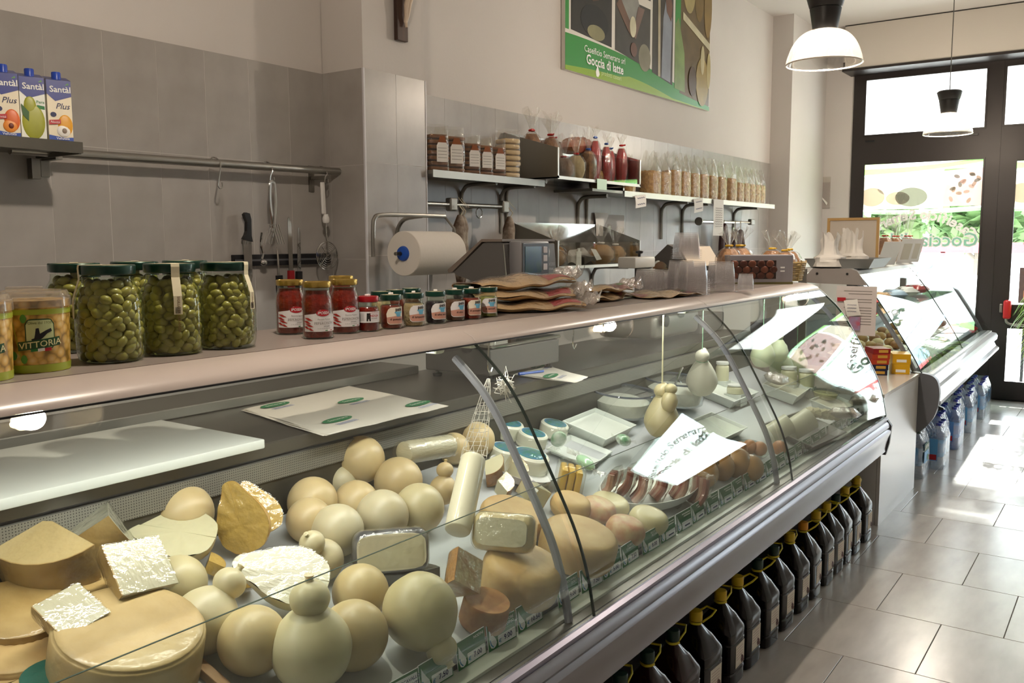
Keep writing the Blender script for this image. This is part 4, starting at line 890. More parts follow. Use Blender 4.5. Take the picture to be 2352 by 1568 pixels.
ob('handle', MB().tube(spline([(0, 0, .13), (-.006, 0, .08), (.004, 0, .04), (-.004, 0, .015)], 4), .005, 6), STEELM, LD, smooth=True); ob('bowl', MB().ball((0, -.006, 0), (.018, .014, .015), 14, 8), STEELM, LD, smooth=True)
SK = thing('wire_skimmer', 'round wire skimmer with a white handle on the rail end', 'skimmer', (2.885, 3.09, 1.575))
ob('handle', MB().rbox((-.012, -.006, .19), (.012, .006, .335), .005, 3, TR(ry=-.03)), mat('white plastic', '#dcd9d5', .4), SK, smooth=True)
ob('ferrule', MB().lathe([(.013, 0), (.016, .006), (.017, .02), (.012, .034), (.011, .04)], 14, TR(.006, 0, .15)), mat('white plastic', '#dcd9d5'), SK, smooth=True)
ob('shaft', MB().tube([(.006, 0, .155), (.006, 0, .10), (.008, -.004, .066)], .0035, 6), STEELM, SK, smooth=True)
m = MB()
for k in range(1, 8): R = .0092*k; m.tube([(R*math.cos(2*math.pi*i/26), -.012+.004*(k/7)**2, R*math.sin(2*math.pi*i/26)) for i in range(26)], .0013 if k < 7 else .003, 4, closed=True)
ob('wire_disc', m, STEELM, SK, smooth=True, kind='stuff')
for a in (.6, 2.2, 3.9): ob('spoke', MB().tube([(0, -.012, 0), (.064*math.cos(a), -.008, .064*math.sin(a))], .002, 4), STEELM, SK)
MG = thing('magnetic_knife_strip', 'black magnetic knife strip fixed on the tiles', 'knife strip', (0, 0, 0))
ob('strip', MB().rbox((2.435, YW-.03, 1.535), (3.0, YW-.008, 1.585), .003), BLACKPL, MG); ob('groove', MB().box((2.44, YW-.0315, 1.556), (2.995, YW-.0295, 1.564)), DARKPL, MG)
def knife(x, ztop, handle, blade, label, hw=.014, bw=.022, hm=None, up=True, tilt=0):
    t = thing('kitchen_knife', label, 'knife', (x, YW-.04, ztop), (0, tilt, 0), 'knives on the magnetic strip')
    hm = hm or BLACKPL; s = -1 if up else 1
    def zz(z): return -z if up else z
    if up:
        ob('handle', MB().prism([(0, 0)], 0, 0) if False else MB().extr([(-hw, 0), (-hw*1.3, .012), (-hw*.6, .02), (hw*.8, .016), (hw*1.3, -.01), (hw*1.2, -.08), (hw*1.6, -handle), (-hw*1.9, -handle+.012), (-hw*1.0, -handle+.03), (-hw*.5, -.06), (-hw*.3, -.02)], -.009, .009, Matrix.Rotation(math.pi/2, 4, 'X')), hm, t)
        ob('blade', MB().extr([(-bw, -handle+.005), (bw*.9, -handle+.005), (bw*.9, -handle-blade*.75), (-bw*.2, -handle-blade), (-bw, -handle-blade*.8)], -.0015, .0015, Matrix.Rotation(math.pi/2, 4, 'X')), STEELM, t)
    else:
        ob('blade', MB().extr([(-bw*.7, 0), (-bw*.2, .006), (bw*.7, -.02), (bw*.9, -blade), (-bw*.9, -blade)], -.0015, .0015, Matrix.Rotation(math.pi/2, 4, 'X')), STEELM, t)
        ob('handle', MB().extr([(-hw, -blade), (hw, -blade), (hw*1.1, -blade-handle), (-hw*1.1, -blade-handle)], -.008, .008, Matrix.Rotation(math.pi/2, 4, 'X')), hm, t)
knife(2.50, 1.745, .105, .20, 'large knife with a black handle on top')
knife(2.735, 1.745, .11, .235, 'long straight knife with a red-tipped handle below', hm=mat('red handle', '#9b1d22', .4), up=False, bw=.014)
knife(2.79, 1.70, .10, .195, 'narrow pointed knife with a black handle below', up=False, bw=.012, tilt=.04)
knife(2.66, 1.61, .11, .12, 'thin dark knife hanging left of the long one', up=False, bw=.006, tilt=-.05)
# paper roll holder
PH = thing('roll_holder', 'bent steel tube holder carrying the paper roll', 'holder', (0, 0, 0))
ob('frame_tube', MB().tube(spline([(2.846, 2.75, 1.572), (2.848, 2.75, 1.70), (2.858, 2.75, 1.738), (2.895, 2.75, 1.754), (3.05, 2.75, 1.758), (3.335, 2.75, 1.758)], 5), .010, 10), STEEL, PH, smooth=True)
ob('wall_arm', MB().tube(spline([(3.19, PY-.0, 1.62), (3.19, PY-.012, 1.70), (3.19, 2.87, 1.745), (3.19, 2.76, 1.757)], 4), .010, 10), STEEL, PH, smooth=True)
ob('spindle', MB().tube([(2.93, 2.70, 1.585), (3.37, 2.70, 1.585)], .008, 8), STEELD, PH, smooth=True)
ob('spindle_arm', MB().tube([(3.37, 2.70, 1.585), (3.37, 2.72, 1.70), (3.335, 2.75, 1.758)], .006, 8), STEELD, PH, smooth=True)
PR_ = thing('paper_roll', 'big white paper roll with a blue hub', 'paper roll', (2.985, 2.70, 1.585), (0, math.pi/2, 0))
ob('paper', MB().lathe([(.03, 0), (.098, 0), (.1, .003), (.1, .325), (.098, .328), (.03, .328)], 48), mat('roll paper', '#d9d2c8', .85, bump=(80, .05)), PR_, smooth=True, ang=30)
ob('hub', MB().lathe([(.0, -.018), (.012, -.018), (.03, -.012), (.034, -.004), (.034, .004), (.02, .006)], 24), mat('blue hub', '#1d4fae', .4), PR_, smooth=True)
ob('hub_pin', MB().lathe([(0, -.05), (.008, -.05), (.009, -.02), (0, -.02)], 12), BLACKPL, PR_, smooth=True)
# crucifix
CX = thing('crucifix', 'dark wooden crucifix with a pale carved figure on the pillar', 'crucifix', (3.235, PY, 2.575))
WD = mat('dark wood', '#2c1a12', .5, var=(20, .5), col2='#4a2d1c', stretch=(1, 1, .1))
ob('upright', MB().rbox((-.037, -.024, 0), (.037, -.001, .62), .003), WD, CX); ob('crossbeam', MB().rbox((-.19, -.0235, .40), (.19, -.0015, .47), .003), WD, CX)
BN = mat('carved ivory', '#cdb9a3', .5)
m = MB()
m.tube([(.010, -.034, .082), (.012, -.046, .115), (.016, -.050, .16), (.024, -.062, .215), (.012, -.050, .265)], [.007, .009, .013, .015, .020], 10)
m.tube([(.004, -.036, .082), (.002, -.044, .115), (.004, -.046, .16), (.014, -.058, .215), (.0, -.046, .265)], [.007, .009, .013, .015, .020], 10)
m.tube([(.005, -.046, .25), (.002, -.048, .30), (0, -.046, .35), (0, -.044, .385), (0, -.046, .40)], [.028, .024, .031, .028, .010], 12)
for s in (-1, 1): m.tube([(s*.024, -.044, .378), (s*.07, -.040, .402), (s*.12, -.036, .415), (s*.155, -.030, .432)], [.011, .009, .007, .006], 8)
m.tube([(.008, -.04, .06), (.008, -.036, .085)], [.006, .008], 8); m.tube([(0, -.046, .385), (-.004, -.052, .41)], [.01, .01], 8)
ob('figure', m, BN, CX, smooth=True, ang=80); ob('head', MB().ball((-.006, -.058, .425), (.018, .021, .025), 14, 10), BN, CX, smooth=True)
ob('loincloth', MB().lathe([(.030, .238), (.034, .25), (.031, .28), (.027, .285)], 14, TR(.006, -.046, 0)), BN, CX, smooth=True)
# big poster board
PB_ = thing('photo_board', 'large printed board of dairy photographs on the wall', 'poster', (0, 0, 0))
bx0, bx1, bz0, bz1 = 5.10, 7.47, 2.757, 4.0-.2
ob('board', MB().box((bx0, YW-.03, bz0), (bx1, YW-.001, bz1)), mat('board white', '#d9d4cb', .4), PB_)
def flat(nm, poly, mt, d): return ob(nm, MB().extr(poly, 0, .0006, Matrix.Translation((0, YW-.0302-d, 0)) @ Matrix.Rotation(math.pi/2, 4, 'X')), mt, PB_)
gcol = mat('board green', '#2f8a3a', .35); lcol = mat('board lime', '#86a828', .35)
N_ = 16; top = [bz0+.235+.02*math.sin(math.pi*.9*k/N_)-.21*(k/N_)**1.7 for k in range(N_+1)]; xx = [bx0+(bx1-bx0)*k/N_ for k in range(N_+1)]
flat('green_swoosh', [(bx0, bz0), (bx1, bz0)]+[(x, z) for x, z in zip(xx[::-1], top[::-1])], gcol, 0)
lt = [bz0+.028+.055*math.sin(math.pi*min(1, k/11))*(.6 if k < 6 else 1)-.028*(k/N_)**2 for k in range(N_+1)]
lt = [min(z, tz-.012) for z, tz in zip(lt, top)]
flat('lime_swoosh', [(bx0, bz0), (bx1, bz0)]+[(x, max(z, bz0+.001)) for x, z in list(zip(xx, lt))[::-1]], lcol, .0008)
flat('green_side', [(bx0, bz0+.26), (bx0+.045, bz0+.26), (bx0+.045, bz1), (bx0, bz1)], gcol, .0004)
def photo(x0, x1, z0a, z0b, z1, base, shapes):
    pid = flat('photo', [(x0, z0a), (x1, z0b), (x1, z1), (x0, z1)], mat('photo '+base, base, .35, var=(5, .45)), .001)
    for k, (nm, poly, c) in enumerate(shapes): flat('photo_shape', poly, mat('photo tone '+c, c, .35, var=(7, .3)), .0018+.0006*k)
photo(bx0+.07, bx0+.62, bz0+.265, bz0+.24, bz1, '#2c2a27', [('', oval(bx0+.38, bz0+.37, .19, .11), '#17171a'), ('', oval(bx0+.40, bz0+.30, .12, .05), '#8f8a66'), ('', [(bx0+.10, bz0+.66), (bx0+.35, bz0+.50), (bx0+.43, bz0+.52), (bx0+.40, bz0+.60), (bx0+.16, bz0+.80)], '#5a3f33'), ('', [(bx0+.24, bz0+.64), (bx0+.34, bz0+.64), (bx0+.34, bz1), (bx0+.24, bz1)], '#8d949c')])
photo(bx0+.67, bx0+1.22, bz0+.235, bz0+.175, bz0+.62, '#45423e', [('', oval(bx0+.9, bz0+.58, .14, .12), '#93938d'), ('', oval(bx0+1.13, bz0+.25, .1, .1), '#8b8672'), ('', [(bx0+.68, bz0+.55), (bx0+.86, bz0+.40), (bx0+.93, bz0+.36), (bx0+.9, bz0+.46), (bx0+.74, bz0+.61)], '#735646'), ('', [(bx0+1.12, bz0+.60), (bx0+.98, bz0+.36), (bx0+.93, bz0+.38), (bx0+1.02, bz0+.60)], '#7b6258'), ('', oval(bx0+.935, bz0+.44, .05, .075), '#d9d3b4'), ('', oval(bx0+.95, bz0+.28, .05, .05), '#6b4c42')])
photo(bx0+.67, bx0+1.22, bz0+.68, bz0+.68, bz1, '#1d1a17', [('', oval(bx0+.84, bz0+.80, .035, .09), '#c9c6a9'), ('', oval(bx0+.93, bz0+.79, .03, .09), '#cfcbb0'), ('', oval(bx0+1.02, bz0+.78, .035, .1), '#c3bd9c'), ('', oval(bx0+1.10, bz0+.77, .03, .1), '#a99b6d')])
photo(bx0+1.26, bx0+1.62, bz0+.165, bz0+.115, bz1, '#3a352f', [('', [(bx0+1.42, bz0+.15), (bx0+1.58, bz0+.13), (bx0+1.60, bz0+.62), (bx0+1.50, bz0+.8), (bx0+1.44, bz0+.6)], '#8d93a0'), ('', [(bx0+1.36, bz0+.15), (bx0+1.40, bz0+.15), (bx0+1.38, bz1), (bx0+1.34, bz1)], '#b9ad92'), ('', [(bx0+1.5, bz0+.66), (bx0+1.58, bz0+.6), (bx0+1.6, bz0+.72), (bx0+1.46, bz1), (bx0+1.4, bz1)], '#6f4a3a')])
flat('green_panel', [(bx0+1.66, bz0+.10), (bx0+1.95, bz0+.07), (bx0+1.8, bz0+.9), (bx0+1.66, bz1)], gcol, .0009)
photo(bx0+1.76, bx1-.015, bz0+.075, bz0+.035, bz1, '#6a5730', [('', [(bx0+1.66, bz0+.10), (bx0+1.86, bz0+.09), (bx0+1.84, bz0+.4), (bx0+1.72, bz0+.66), (bx0+1.66, bz0+.6)], '#7f9a58'), ('', oval(bx0+1.92, bz0+.93, .12, .2), '#b0a067'), ('', oval(bx0+2.12, bz0+.9, .09, .2), '#7a6126'), ('', oval(bx0+2.3, bz0+.85, .08, .25), '#8a6f33'), ('', [(bx0+1.8, bz0+.66), (bx0+2.35, bz0+.5), (bx0+2.35, bz0+.56), (bx0+1.8, bz0+.72)], '#cfc7a6'), ('', oval(bx0+2.2, bz0+.22, .13, .2), '#a08a4a'), ('', oval(bx0+2.2, bz0+.40, .04, .12), '#c0b58c'), ('', oval(bx0+2.33, bz0+.33, .04, .15), '#b5a46a'), ('', oval(bx0+2.0, bz0+.2, .08, .12), '#4b3216')])
for s, z, sz, b in (('Caseificio Semeraro srl', bz0+.172, .062, .005), ('Goccia di latte', bz0+.105, .09, .02)):
    ob('lettering', text_on(Matrix.Translation((bx0+.53, YW-.034, z)) @ Matrix.Rotation(math.pi/2, 4, 'X'), s, sz, b), WHITEINK, PB_)
ob('lettering', text_on(Matrix.Translation((bx0+.62, YW-.034, bz0+.045)) @ Matrix.Rotation(math.pi/2, 4, 'X'), 'prodotti caseari', .045, .0), mat('pale lime ink', '#cfe0a0', .5), PB_)
flat('drop_logo', [(bx0+.42, bz0+.09), (bx0+.395, bz0+.04), (bx0+.405, bz0+.012), (bx0+.43, bz0+.008), (bx0+.45, bz0+.03)], WHITEINK, .003)
# ---- shelves to the right
S1 = thing('steel_bag_shelf', 'steel wall shelf right of the pillar holding brown bags', 'shelf', (0, 0, 0))
ob('board', MB().box((PX1+.005, 2.9, 1.972), (4.43, YW-.008, 1.99)), BRG, S1); ob('front_lip', MB().box((PX1+.005, 2.893, 1.955), (4.435, 2.9, 1.992)), BRG, S1); ob('side_lip', MB().box((4.43, 2.9, 1.955), (4.437, YW-.01, 1.992)), BRG, S1)
arm_bracket(S1, 4.02, 1.97, .33); arm_bracket(S1, 4.40, 1.97, .28)
S2 = thing('long_bag_shelf', 'long steel wall shelf lined with bags of taralli', 'shelf', (0, 0, 0))
ob('board', MB().box((5.0, 2.9, 1.955), (8.42, YW-.008, 1.972)), BRG, S2); ob('front_lip', MB().box((5.42, 2.893, 1.935), (8.425, 2.9, 1.974)), mat('bright lip', '#bdbcb6', .3, .7), S2)
for x in (5.3, 6.6, 7.0, 8.15): arm_bracket(S2, x, 1.95, .30, .24, .014)
def bin_(name, label, x0, x1, yb, yf, zbot, zfront, zback, gl=.0):
    t = thing(name, label, 'bin', (0, 0, 0))
    ob('base', MB().box((x0, yf, zbot), (x1, yb, zbot+.008)), STEELM, t); ob('back', MB().box((x0, yb-.006, zbot), (x1, yb, zback)), STEELM, t)
    for x in (x0, x1-.004): ob('side', MB().prism([(yf, zbot), (yb, zbot), (yb, zback), (yf, zfront)], x, x+.004), STEELD if x == x0 else STEELM, t)
    ob('front_frame', MB().box((x0, yf-.006, zbot-.004), (x1, yf, zbot+.014)).box((x0, yf-.006, zbot), (x0+.014, yf, zfront)).box((x1-.014, yf-.006, zbot), (x1, yf, zfront)), mat('bright lip', '#bdbcb6'), t)
    ob('front_pane', MB().box((x0+.014, yf-.003, zbot+.014), (x1-.014, yf, zfront-.01)), clear('bin pane', '#f2f4f2', .07), t)
    return t
bt = bin_('steel_bread_bin', 'upper steel bread bin with clear front on the wall', 4.42, 5.46, YW-.02, 2.8, 2.0, 2.175, 2.285)
bl = bin_('steel_roll_bin', 'lower steel bread bin with clear front behind the scale', 4.50, 5.57, YW-.02, 2.85, 1.474, 1.64, 1.754)
for x in (4.46, 5.42): arm_bracket(bt, x, 1.998, .36, .3, .012, 'hanging_bracket')
for x in (4.56, 5.5): arm_bracket(bl, x, 1.47, .2, .3, .012, 'hanging_bracket')
ob('price_tag', MB().box((4.86, 2.785, 1.955), (4.98, 2.787, 2.02)), mat('pale green tag', '#bcd8c4', .6), bt)
# brown bread bags on shelf 1
FRI = mat('toasted bread', '#8e6038', .6, var=(18, .4), col2='#6d4424', bump=(30, .8))
def loaf_bag(loc, rz, label, seed, w_=.075, d_=.06, h_=.20, fill=FRI, tagc=True, top=.03, nm='bread_bag', grp='labelled bread bags on the steel shelf'):
    rr = random.Random(seed); t = thing(nm, label, 'bag', loc, rz, grp); m = MB()
    lay_ = 7
    for k in range(lay_): m.rbox((-w_*.88+rr.uniform(-.006, .004), -d_*.85, h_*.93*k/lay_+.002), (w_*.88+rr.uniform(-.004, .006), d_*.85, h_*.93*(k+.86)/lay_), .009, 2, TR(rz=rr.uniform(-.08, .08)))
    ob('slices', m, fill, t, smooth=True, kind='stuff')
    def f(u, v):
        a = 2*math.pi*u; c, s = math.cos(a), math.sin(a); q = (abs(c)**4+abs(s)**4)**-.25; k = 1 if v < .8 else 1-(v-.8)*1.1
        return (w_*q*c*(1+.03*math.sin(9*v+3*a)), d_*q*s*k, (h_+top)*v)
    ob('film', MB().grid(f, 28, 8, wrap=True), BAGFILM, t, smooth=True)
    if tagc:
        M0 = Matrix.Translation((.01, -d_-.0025, 0)) @ Matrix.Rotation(math.pi/2, 4, 'X'); w2_ = w_*.5
        lab = ob('label', MB().extr([(-w2_, h_*.22), (w2_, h_*.22), (w2_, h_*.62), (w2_*.6, h_*.74), (-w2_*.6, h_*.74), (-w2_, h_*.62)], 0, .0008, M0), PAPER, t)
        ob('print_head', MB().extr([(-w2_*.75, h_*.70), (w2_*.75, h_*.70), (w2_*.4, h_*.86), (-w2_*.4, h_*.86)], 0, .0012, M0), mat('label brown', '#8a4a1e', .5), lab)
        for k in range(4): ob('print_line', MB().extr([(-w2_*.8, h_*(.56-.08*k)), (w2_*.8, h_*(.56-.08*k)), (w2_*.8, h_*(.57-.08*k)), (-w2_*.8, h_*(.57-.08*k))], .0008, .0012, M0), mat('grey print', '#7f7770'), lab)
    return t
for i, (u, nm) in enumerate(((1000, 'leftmost brown bread bag by the pillar'), (1033, 'second brown bread bag with a white label'), (1074, 'third brown bread bag with an arched white label'), (1103, 'fourth brown bread bag with an arched white label'), (1133, 'fifth brown bread bag, next to the pale bag'))):
    p = at(u, 398+2.2*i, y=2.965); loaf_bag((p.x, 2.965, 1.9905), math.radians(-24), nm, 20+i, .062 if i != 1 else .072, h_=.20 if i < 2 else .175)
p = at(1166, 406, y=2.96); loaf_bag((p.x, 2.96, 1.9925), -.3, 'pale cream bag beside the upper steel bin', 31, .062, h_=.235, fill=mat('pale rusk', '#c9b084', .6, bump=(30, .6)), tagc=False)
# ---- taralli bags on the long shelf
TAR = mat('taralli', '#c29a5c', .6, var=(45, .5), col2='#94682f', bump=(45, 1.0))
def knob_bag(loc, rz, label, seed, r=.072, h=.19, fill=TAR, top=.12, grp='bags of taralli on the long shelf'):
    rr = random.Random(seed); t = thing('taralli_bag', label, 'bag', loc, rz, grp); m = MB(); ph = rr.random()*6
    def fn(u, v):
        a = 2*math.pi*u; c, s = math.cos(a), math.sin(a); q = (abs(c)**3.5+abs(s)**3.5)**(-1/3.5); e = (1-abs(2*v-1)**6)
        return (r*q*c*(.88+.12*e)*(1+rr.uniform(-.05, .05)), r*.72*q*s*(.85+.15*e)*(1+rr.uniform(-.05, .05)), h*v+rr.uniform(-.004, .004))
    m.grid(fn, 20, 12, wrap=True); n_ = len(m.v); m.f.append(tuple(range(n_-20, n_))); ob('taralli', m, fill, t, smooth=True)
    def f2(u, v):
        a = 2*math.pi*u; c, s = math.cos(a), math.sin(a); q = (abs(c)**3.5+abs(s)**3.5)**(-1/3.5); k = max(0, (v-.62)/.38)
        return (r*1.05*q*c*(1-.3*k)*(1+.05*math.sin(6*a+ph)*k), r*.76*q*s*(1-.75*k)+.012*math.sin(7*a+ph)*k, (h+top)*v+.03*k*math.sin(5*a+ph))
    ob('film', MB().grid(f2, 30, 10, wrap=True), BAGFILM, t, smooth=True)
    return t
us = [1493, 1517, 1541, 1563, 1585, 1606, 1627, 1648, 1672, 1691, 1705, 1718, 1730, 1741]
for i, u in enumerate(us):
    p = at(u, 450, y=2.985); knob_bag((p.x, 2.985, 1.9725), -.1, '%s taralli bag from the left on the long shelf' % ordn(i), 40+i, .082 if i < 9 else .074, .195 if 2 <= i < 9 else .172)
for i, x in enumerate((5.62, 5.18)): knob_bag((x, 2.97, 1.9725), .2, ('taralli bag partly behind the upper steel bin edge', 'taralli bag hidden under the upper steel bin')[i], 60+i, .06, .12 if i else .14, top=.03 if i else .1)
# upper bin
PRET = mat('dark biscuits', '#9a6a36', .6, var=(26, .6), col2='#5f3815', bump=(30, 1.0)); REDW = mat('red wrapped sausage', '#a81e1e', .35, coat=.6, bump=(24, .4)); REDT = mat('red tie', '#c0201c', .4)
for i, (x, y, r, h, f, tie, nm) in enumerate(((4.56, 3.07, .075, .27, PRET, REDT, 'tall bag with long ribbon ends at the bin rear left'), (4.66, 3.0, .075, .25, PRET, REDT, 'pretzel bag with a red tie in the upper bin'), (4.80, 3.08, .075, .25, PRET, REDT, 'pretzel bag at the rear of the upper bin'),
        (4.62, 2.88, .06, .12, FRI, REDT, 'bag with a white label at the bin front left'), (4.80, 2.90, .06, .15, mat('pale rusk', '#c9b084'), REDT, 'tall-tied clear bag in the middle of the upper bin'), (4.98, 2.92, .06, .19, PRET, mat('blue tie', '#2c56a8', .4), 'bag with a blue tie in the upper bin'))):
    tied_bag((x, y, 2.01), i*.7, r, h, nm, 70+i, tie, f, 'bread_bag', 'tied bags in the upper steel bin', lab=(i == 3), top=.11)
for i, (x, y, h) in enumerate(((5.12, 2.95, .27), (5.23, 2.93, .24), (5.32, 2.95, .22), (5.38, 2.9, .24))):
    t = tied_bag((x, y, 2.01), .4*i, .045, h, ('tallest', 'second', 'third', 'rightmost')[i]+' red-wrapped bag standing in the upper bin', 80+i, REDT if i == 3 else mat('blue tie', '#2c56a8'), REDW, 'wrapped_sausage_bag', 'red bags in the upper steel bin', top=.06)
loc = (5.06, 3.06, 2.20); t = thing('wrapped_loaf_bag', 'long red and clear bag lying across the upper bin goods', 'bag', loc, (0, -.12, .15))
ob('loaf', pillow(.36, .12, .1, random.Random(3)), mat('loaf print', '#a9825e', .5, var=(9, .8), col2='#9c2b2b', coat=.6, bump=(30, .5)), t, smooth=True); ob('bag_end', MB().grid(lambda u, v: (.17+.07*u, .1*(v-.5), .05+.03*u*math.sin(9*v)), 5, 8), SILV, t, smooth=True)
# lower bin
BUN = mat('bread rolls', '#b58a52', .55, var=(12, .4), col2='#94672f')
for i, (x, y, r, h, nm) in enumerate(((4.62, 2.94, .075, .10, 'bag of rolls at the left of the lower bin'), (4.76, 3.02, .075, .12, 'tall clear bag of rolls at the lower bin back'), (5.20, 2.95, .085, .13, 'bag of brown rolls right of the label bag'), (5.42, 2.96, .085, .12, 'bag of rolls at the right end of the lower bin'))):
    tied_bag((x, y, 1.484), i*1.1, r, h, nm, 90+i, mat('clear tie', '#d8d4cc', .4), BUN, 'roll_bag', 'bags of rolls in the lower steel bin', top=.1)
t = thing('folded_bag', 'flat grey bag with a blank white label in the lower bin', 'bag', (4.97, 2.93, 1.484), (.0, 0, .1))
ob('bag', MB().grid(lambda u, v: (-.14+.28*u+.02*v, .06-.12*v*.6+.02*math.sin(7*u), .012+.10*math.sin(math.pi*u)**.6*(1-v*.5)+.01*math.sin(11*u+5*v)), 12, 8), mat('bag grey', '#aaa49c', .35, coat=.6, bump=(40, .6)), t, smooth=True)
ob('label', MB().add([(-.02, -.045, .105), (.05, -.05, .10), (.12, -.06, .035), (.05, -.055, .03)], [(0, 1, 2, 3)]), PAPER, t)
ob('shelf_card', MB().box((-.03, -.004, 0), (.03, 0, .09)).box((-.015, -.004, .09), (.015, 0, .11)), PAPER, None, loc=(4.78, 2.87, 1.484), label='upright white card in the lower steel bin', cat='card')
# cards on the long shelf
def card(u, v0, v1, w_, label, y=2.885, tilt=0, nm='price_card', lines=2):
    p = at(u, v0, y=y); q = at(u, v1, y=y); h = p.z-q.z; t = thing(nm, label, 'card', (p.x, y, p.z), (0, tilt, 0), 'paper cards hanging on the long shelf')
    ob('paper', MB().grid(lambda a, b: (-w_/2+w_*a, -.004*math.sin(3*b)-.002, -h*b), 3, 5), PAPER, t, smooth=True)
    for k in range(lines): ob('handwriting', MB().grid(lambda a, b: (-w_*.35+w_*.7*a, -.0085, -h*(.25+.5*k/max(1, lines-1))+.004*math.sin(25*a+k)+.004*b), 12, 1), INK if lines < 4 else mat('grey print', '#7f7770'), t)
card(1470, 448, 476, .16, 'handwritten card at the left end of the long shelf', tilt=-.12); card(1603, 456, 487, .17, 'handwritten card under the middle of the long shelf', tilt=-.12)
card(1650, 458, 541, .21, 'long paper strip hanging from the shelf', nm='paper_strip', lines=9)
t = thing('wall_notice', 'crumpled paper sheets pinned to the tiles behind the bin', 'notice', (0, YW-.012, 0))
p = at(1380, 492, y=YW-.012); q = at(1432, 545, y=YW-.012)
ob('sheet', MB().box((p.x, -.004, q.z), (q.x, 0, p.z)), PAPERG, t); ob('sheet', MB().grid(lambda a, b: (p.x-.1+.2*a, -.006-.015*math.sin(3*a+2*b), p.z+.01-(p.z-q.z)*b), 6, 6), PAPER, t, smooth=True)
# salami on the short rail
RS = thing('salami_rail', 'short steel rail with clamps carrying two salamis', 'rail', (0, 0, 0))
ob('bar', MB().tube([(PX1+.01, 3.05, 1.832), (4.27, 3.05, 1.836)], .013, 12), STEEL, RS, smooth=True)
for x in (3.76, 4.24): ob('clamp', MB().rbox((x-.03, 3.03, 1.80), (x+.03, 3.07, 1.87), .008), STEELD, RS)
ob('ring', MB().tube([(3.99+.028*math.cos(.4*i), 3.04, 1.795+.028*math.sin(.4*i)) for i in range(16)], .003, 5, closed=True), STEELM, RS, smooth=True)
for x in (3.6, 4.1): ob('wall_stay', MB().tube([(x, 3.05, 1.832), (x, YW-.006, 1.832)], .007, 8), STEELD, RS)
SAL = mat('mouldy salami', '#a89c8c', .8, var=(22, .5), col2='#5a4234', bump=(35, .8)); STR = mat('string', '#cbbfa6', .8)
for i, (x, dz, nm) in enumerate(((3.775, .42, 'long mould-white salami hanging left, beside the paper roll'), (3.835, .40, 'long mould-white salami hanging behind the left one'), (4.235, .44, 'long mould-white salami hanging right, behind the scale'))):
    t = thing('salami', nm, 'salami', (x, 3.04-.03*(i != 1), 1.80), 0, 'hanging white salamis')
    ob('sausage', MB().tube(spline([(0, 0, -.02), (.004, 0, -.06), (-.006, 0, -dz*.35), (.004, 0, -dz*.7), (0, 0, -dz)], 5), [.006+.03*min(1, (k+1)/8)*(1 if k < 16 else (21-k)/6) for k in range(21)], 12), SAL, t, smooth=True)
    ob('string', MB().tube([(0, 0, .03), (.01, -.02, .0), (0, -.005, -.03)], .003, 5).tube([(-.03, -.02, .07), (-.01, -.022, .05), (.02, -.02, .035), (.04, -.02, .02)], .0015, 4), STR, t)
RT = thing('sausage_rail', 'thin steel rail with end clamps under the long shelf', 'rail', (0, 0, 0))
ob('bar', MB().tube([(7.14, 3.1, 1.80), (8.37, 3.1, 1.807)], .012, 10), STEELM, RT, smooth=True); ob('end_disc', MB().lathe([(0, 0), (.035, 0), (.035, .015), (0, .015)], 16, TR(7.13, 3.1, 1.80, ry=math.pi/2)), STEELD, RT, smooth=True)
ob('end_clamp', MB().rbox((8.33, 3.08, 1.785), (8.42, 3.12, 1.84), .008), STEELD, RT); ob('wall_stay', MB().tube([(7.7, 3.1, 1.80), (7.7, YW-.005, 1.795)], .01, 8), STEELD, RT)
SAU = mat('dark sausage', '#38191a', .5, bump=(30, .5))
for i, (u, zt, ln, nm) in enumerate(((1660, 1.79, .34, 'looped dark sausage hanging behind the paper strip'), (1686, 1.74, .36, 'dark sausage hanging second under the thin rail'), (1698, 1.74, .36, 'dark sausage hanging rightmost under the thin rail'))):
    p = at(u, 540, y=3.1); t = thing('dark_sausage', nm, 'sausage', (p.x, 3.088, zt), 0, 'dark sausages on the thin rail')
    ob('sausage', MB().tube(spline([(-.045, 0, -ln), (-.05, 0, -ln*.5), (-.02, 0, -.06), (0, 0, -.025), (.02, 0, -.06), (.05, 0, -ln*.5), (.045, 0, -ln)], 4), .027, 10), SAU, t, smooth=True)
    ob('string', MB().tube([(0, 0, -.03), (0, .0, 1.82-zt)], .003, 5), STR, t)
# ================================================================== weighing scale on the deck
ZD = 1.0905
SC1 = thing('counter_scale', 'grey electronic weighing scale with a display head on a post', 'scale', (2.98, 2.2, ZD), 0)
SCG = mat('scale grey', '#5f5c59', .4, .2); SCL = mat('scale light', '#b9b6ae', .35)
ob('base', MB().rbox((-.24, -.16, .028), (.26, .17, .13), .006), SCG, SC1)
for x in (-.2, .22):
    for y in (-.13, .14): ob('foot', MB().lathe([(.018, 0), (.02, .012), (.008, .014), (.008, .03)], 12, TR(x, y, 0)), BLACKPL, SC1, smooth=True)
ob('platter', MB().rbox((-.24, -.17, .135), (.26, .18, .147), .004), STEELM, SC1)
ob('post', MB().rbox((.06, .06, .14), (.19, .10, .45), .006), SCL, SC1)
ob('post_groove', MB().box((.085, .0585, .16), (.095, .0605, .43)), STEELM, SC1)
ob('head', MB().prism([(-.045, .392), (.10, .372), (.215, .402), (.235, .415), (.075, .538), (.06, .545), (-.02, .545), (-.032, .535)], .03, .42), SCG, SC1, smooth=True, ang=25)
ob('head_cover', MB().prism([(-.03, .546), (-.03, .556), (.075, .557), (.262, .425), (.258, .412), (.236, .417), (.076, .545)], .022, .428), mat('scale brown grey', '#75695f', .45), SC1, smooth=True, ang=25)
ob('edge_light', MB().tube([(.028, -.047, .395), (.028, -.033, .533)], .003, 6), STEELM, SC1)
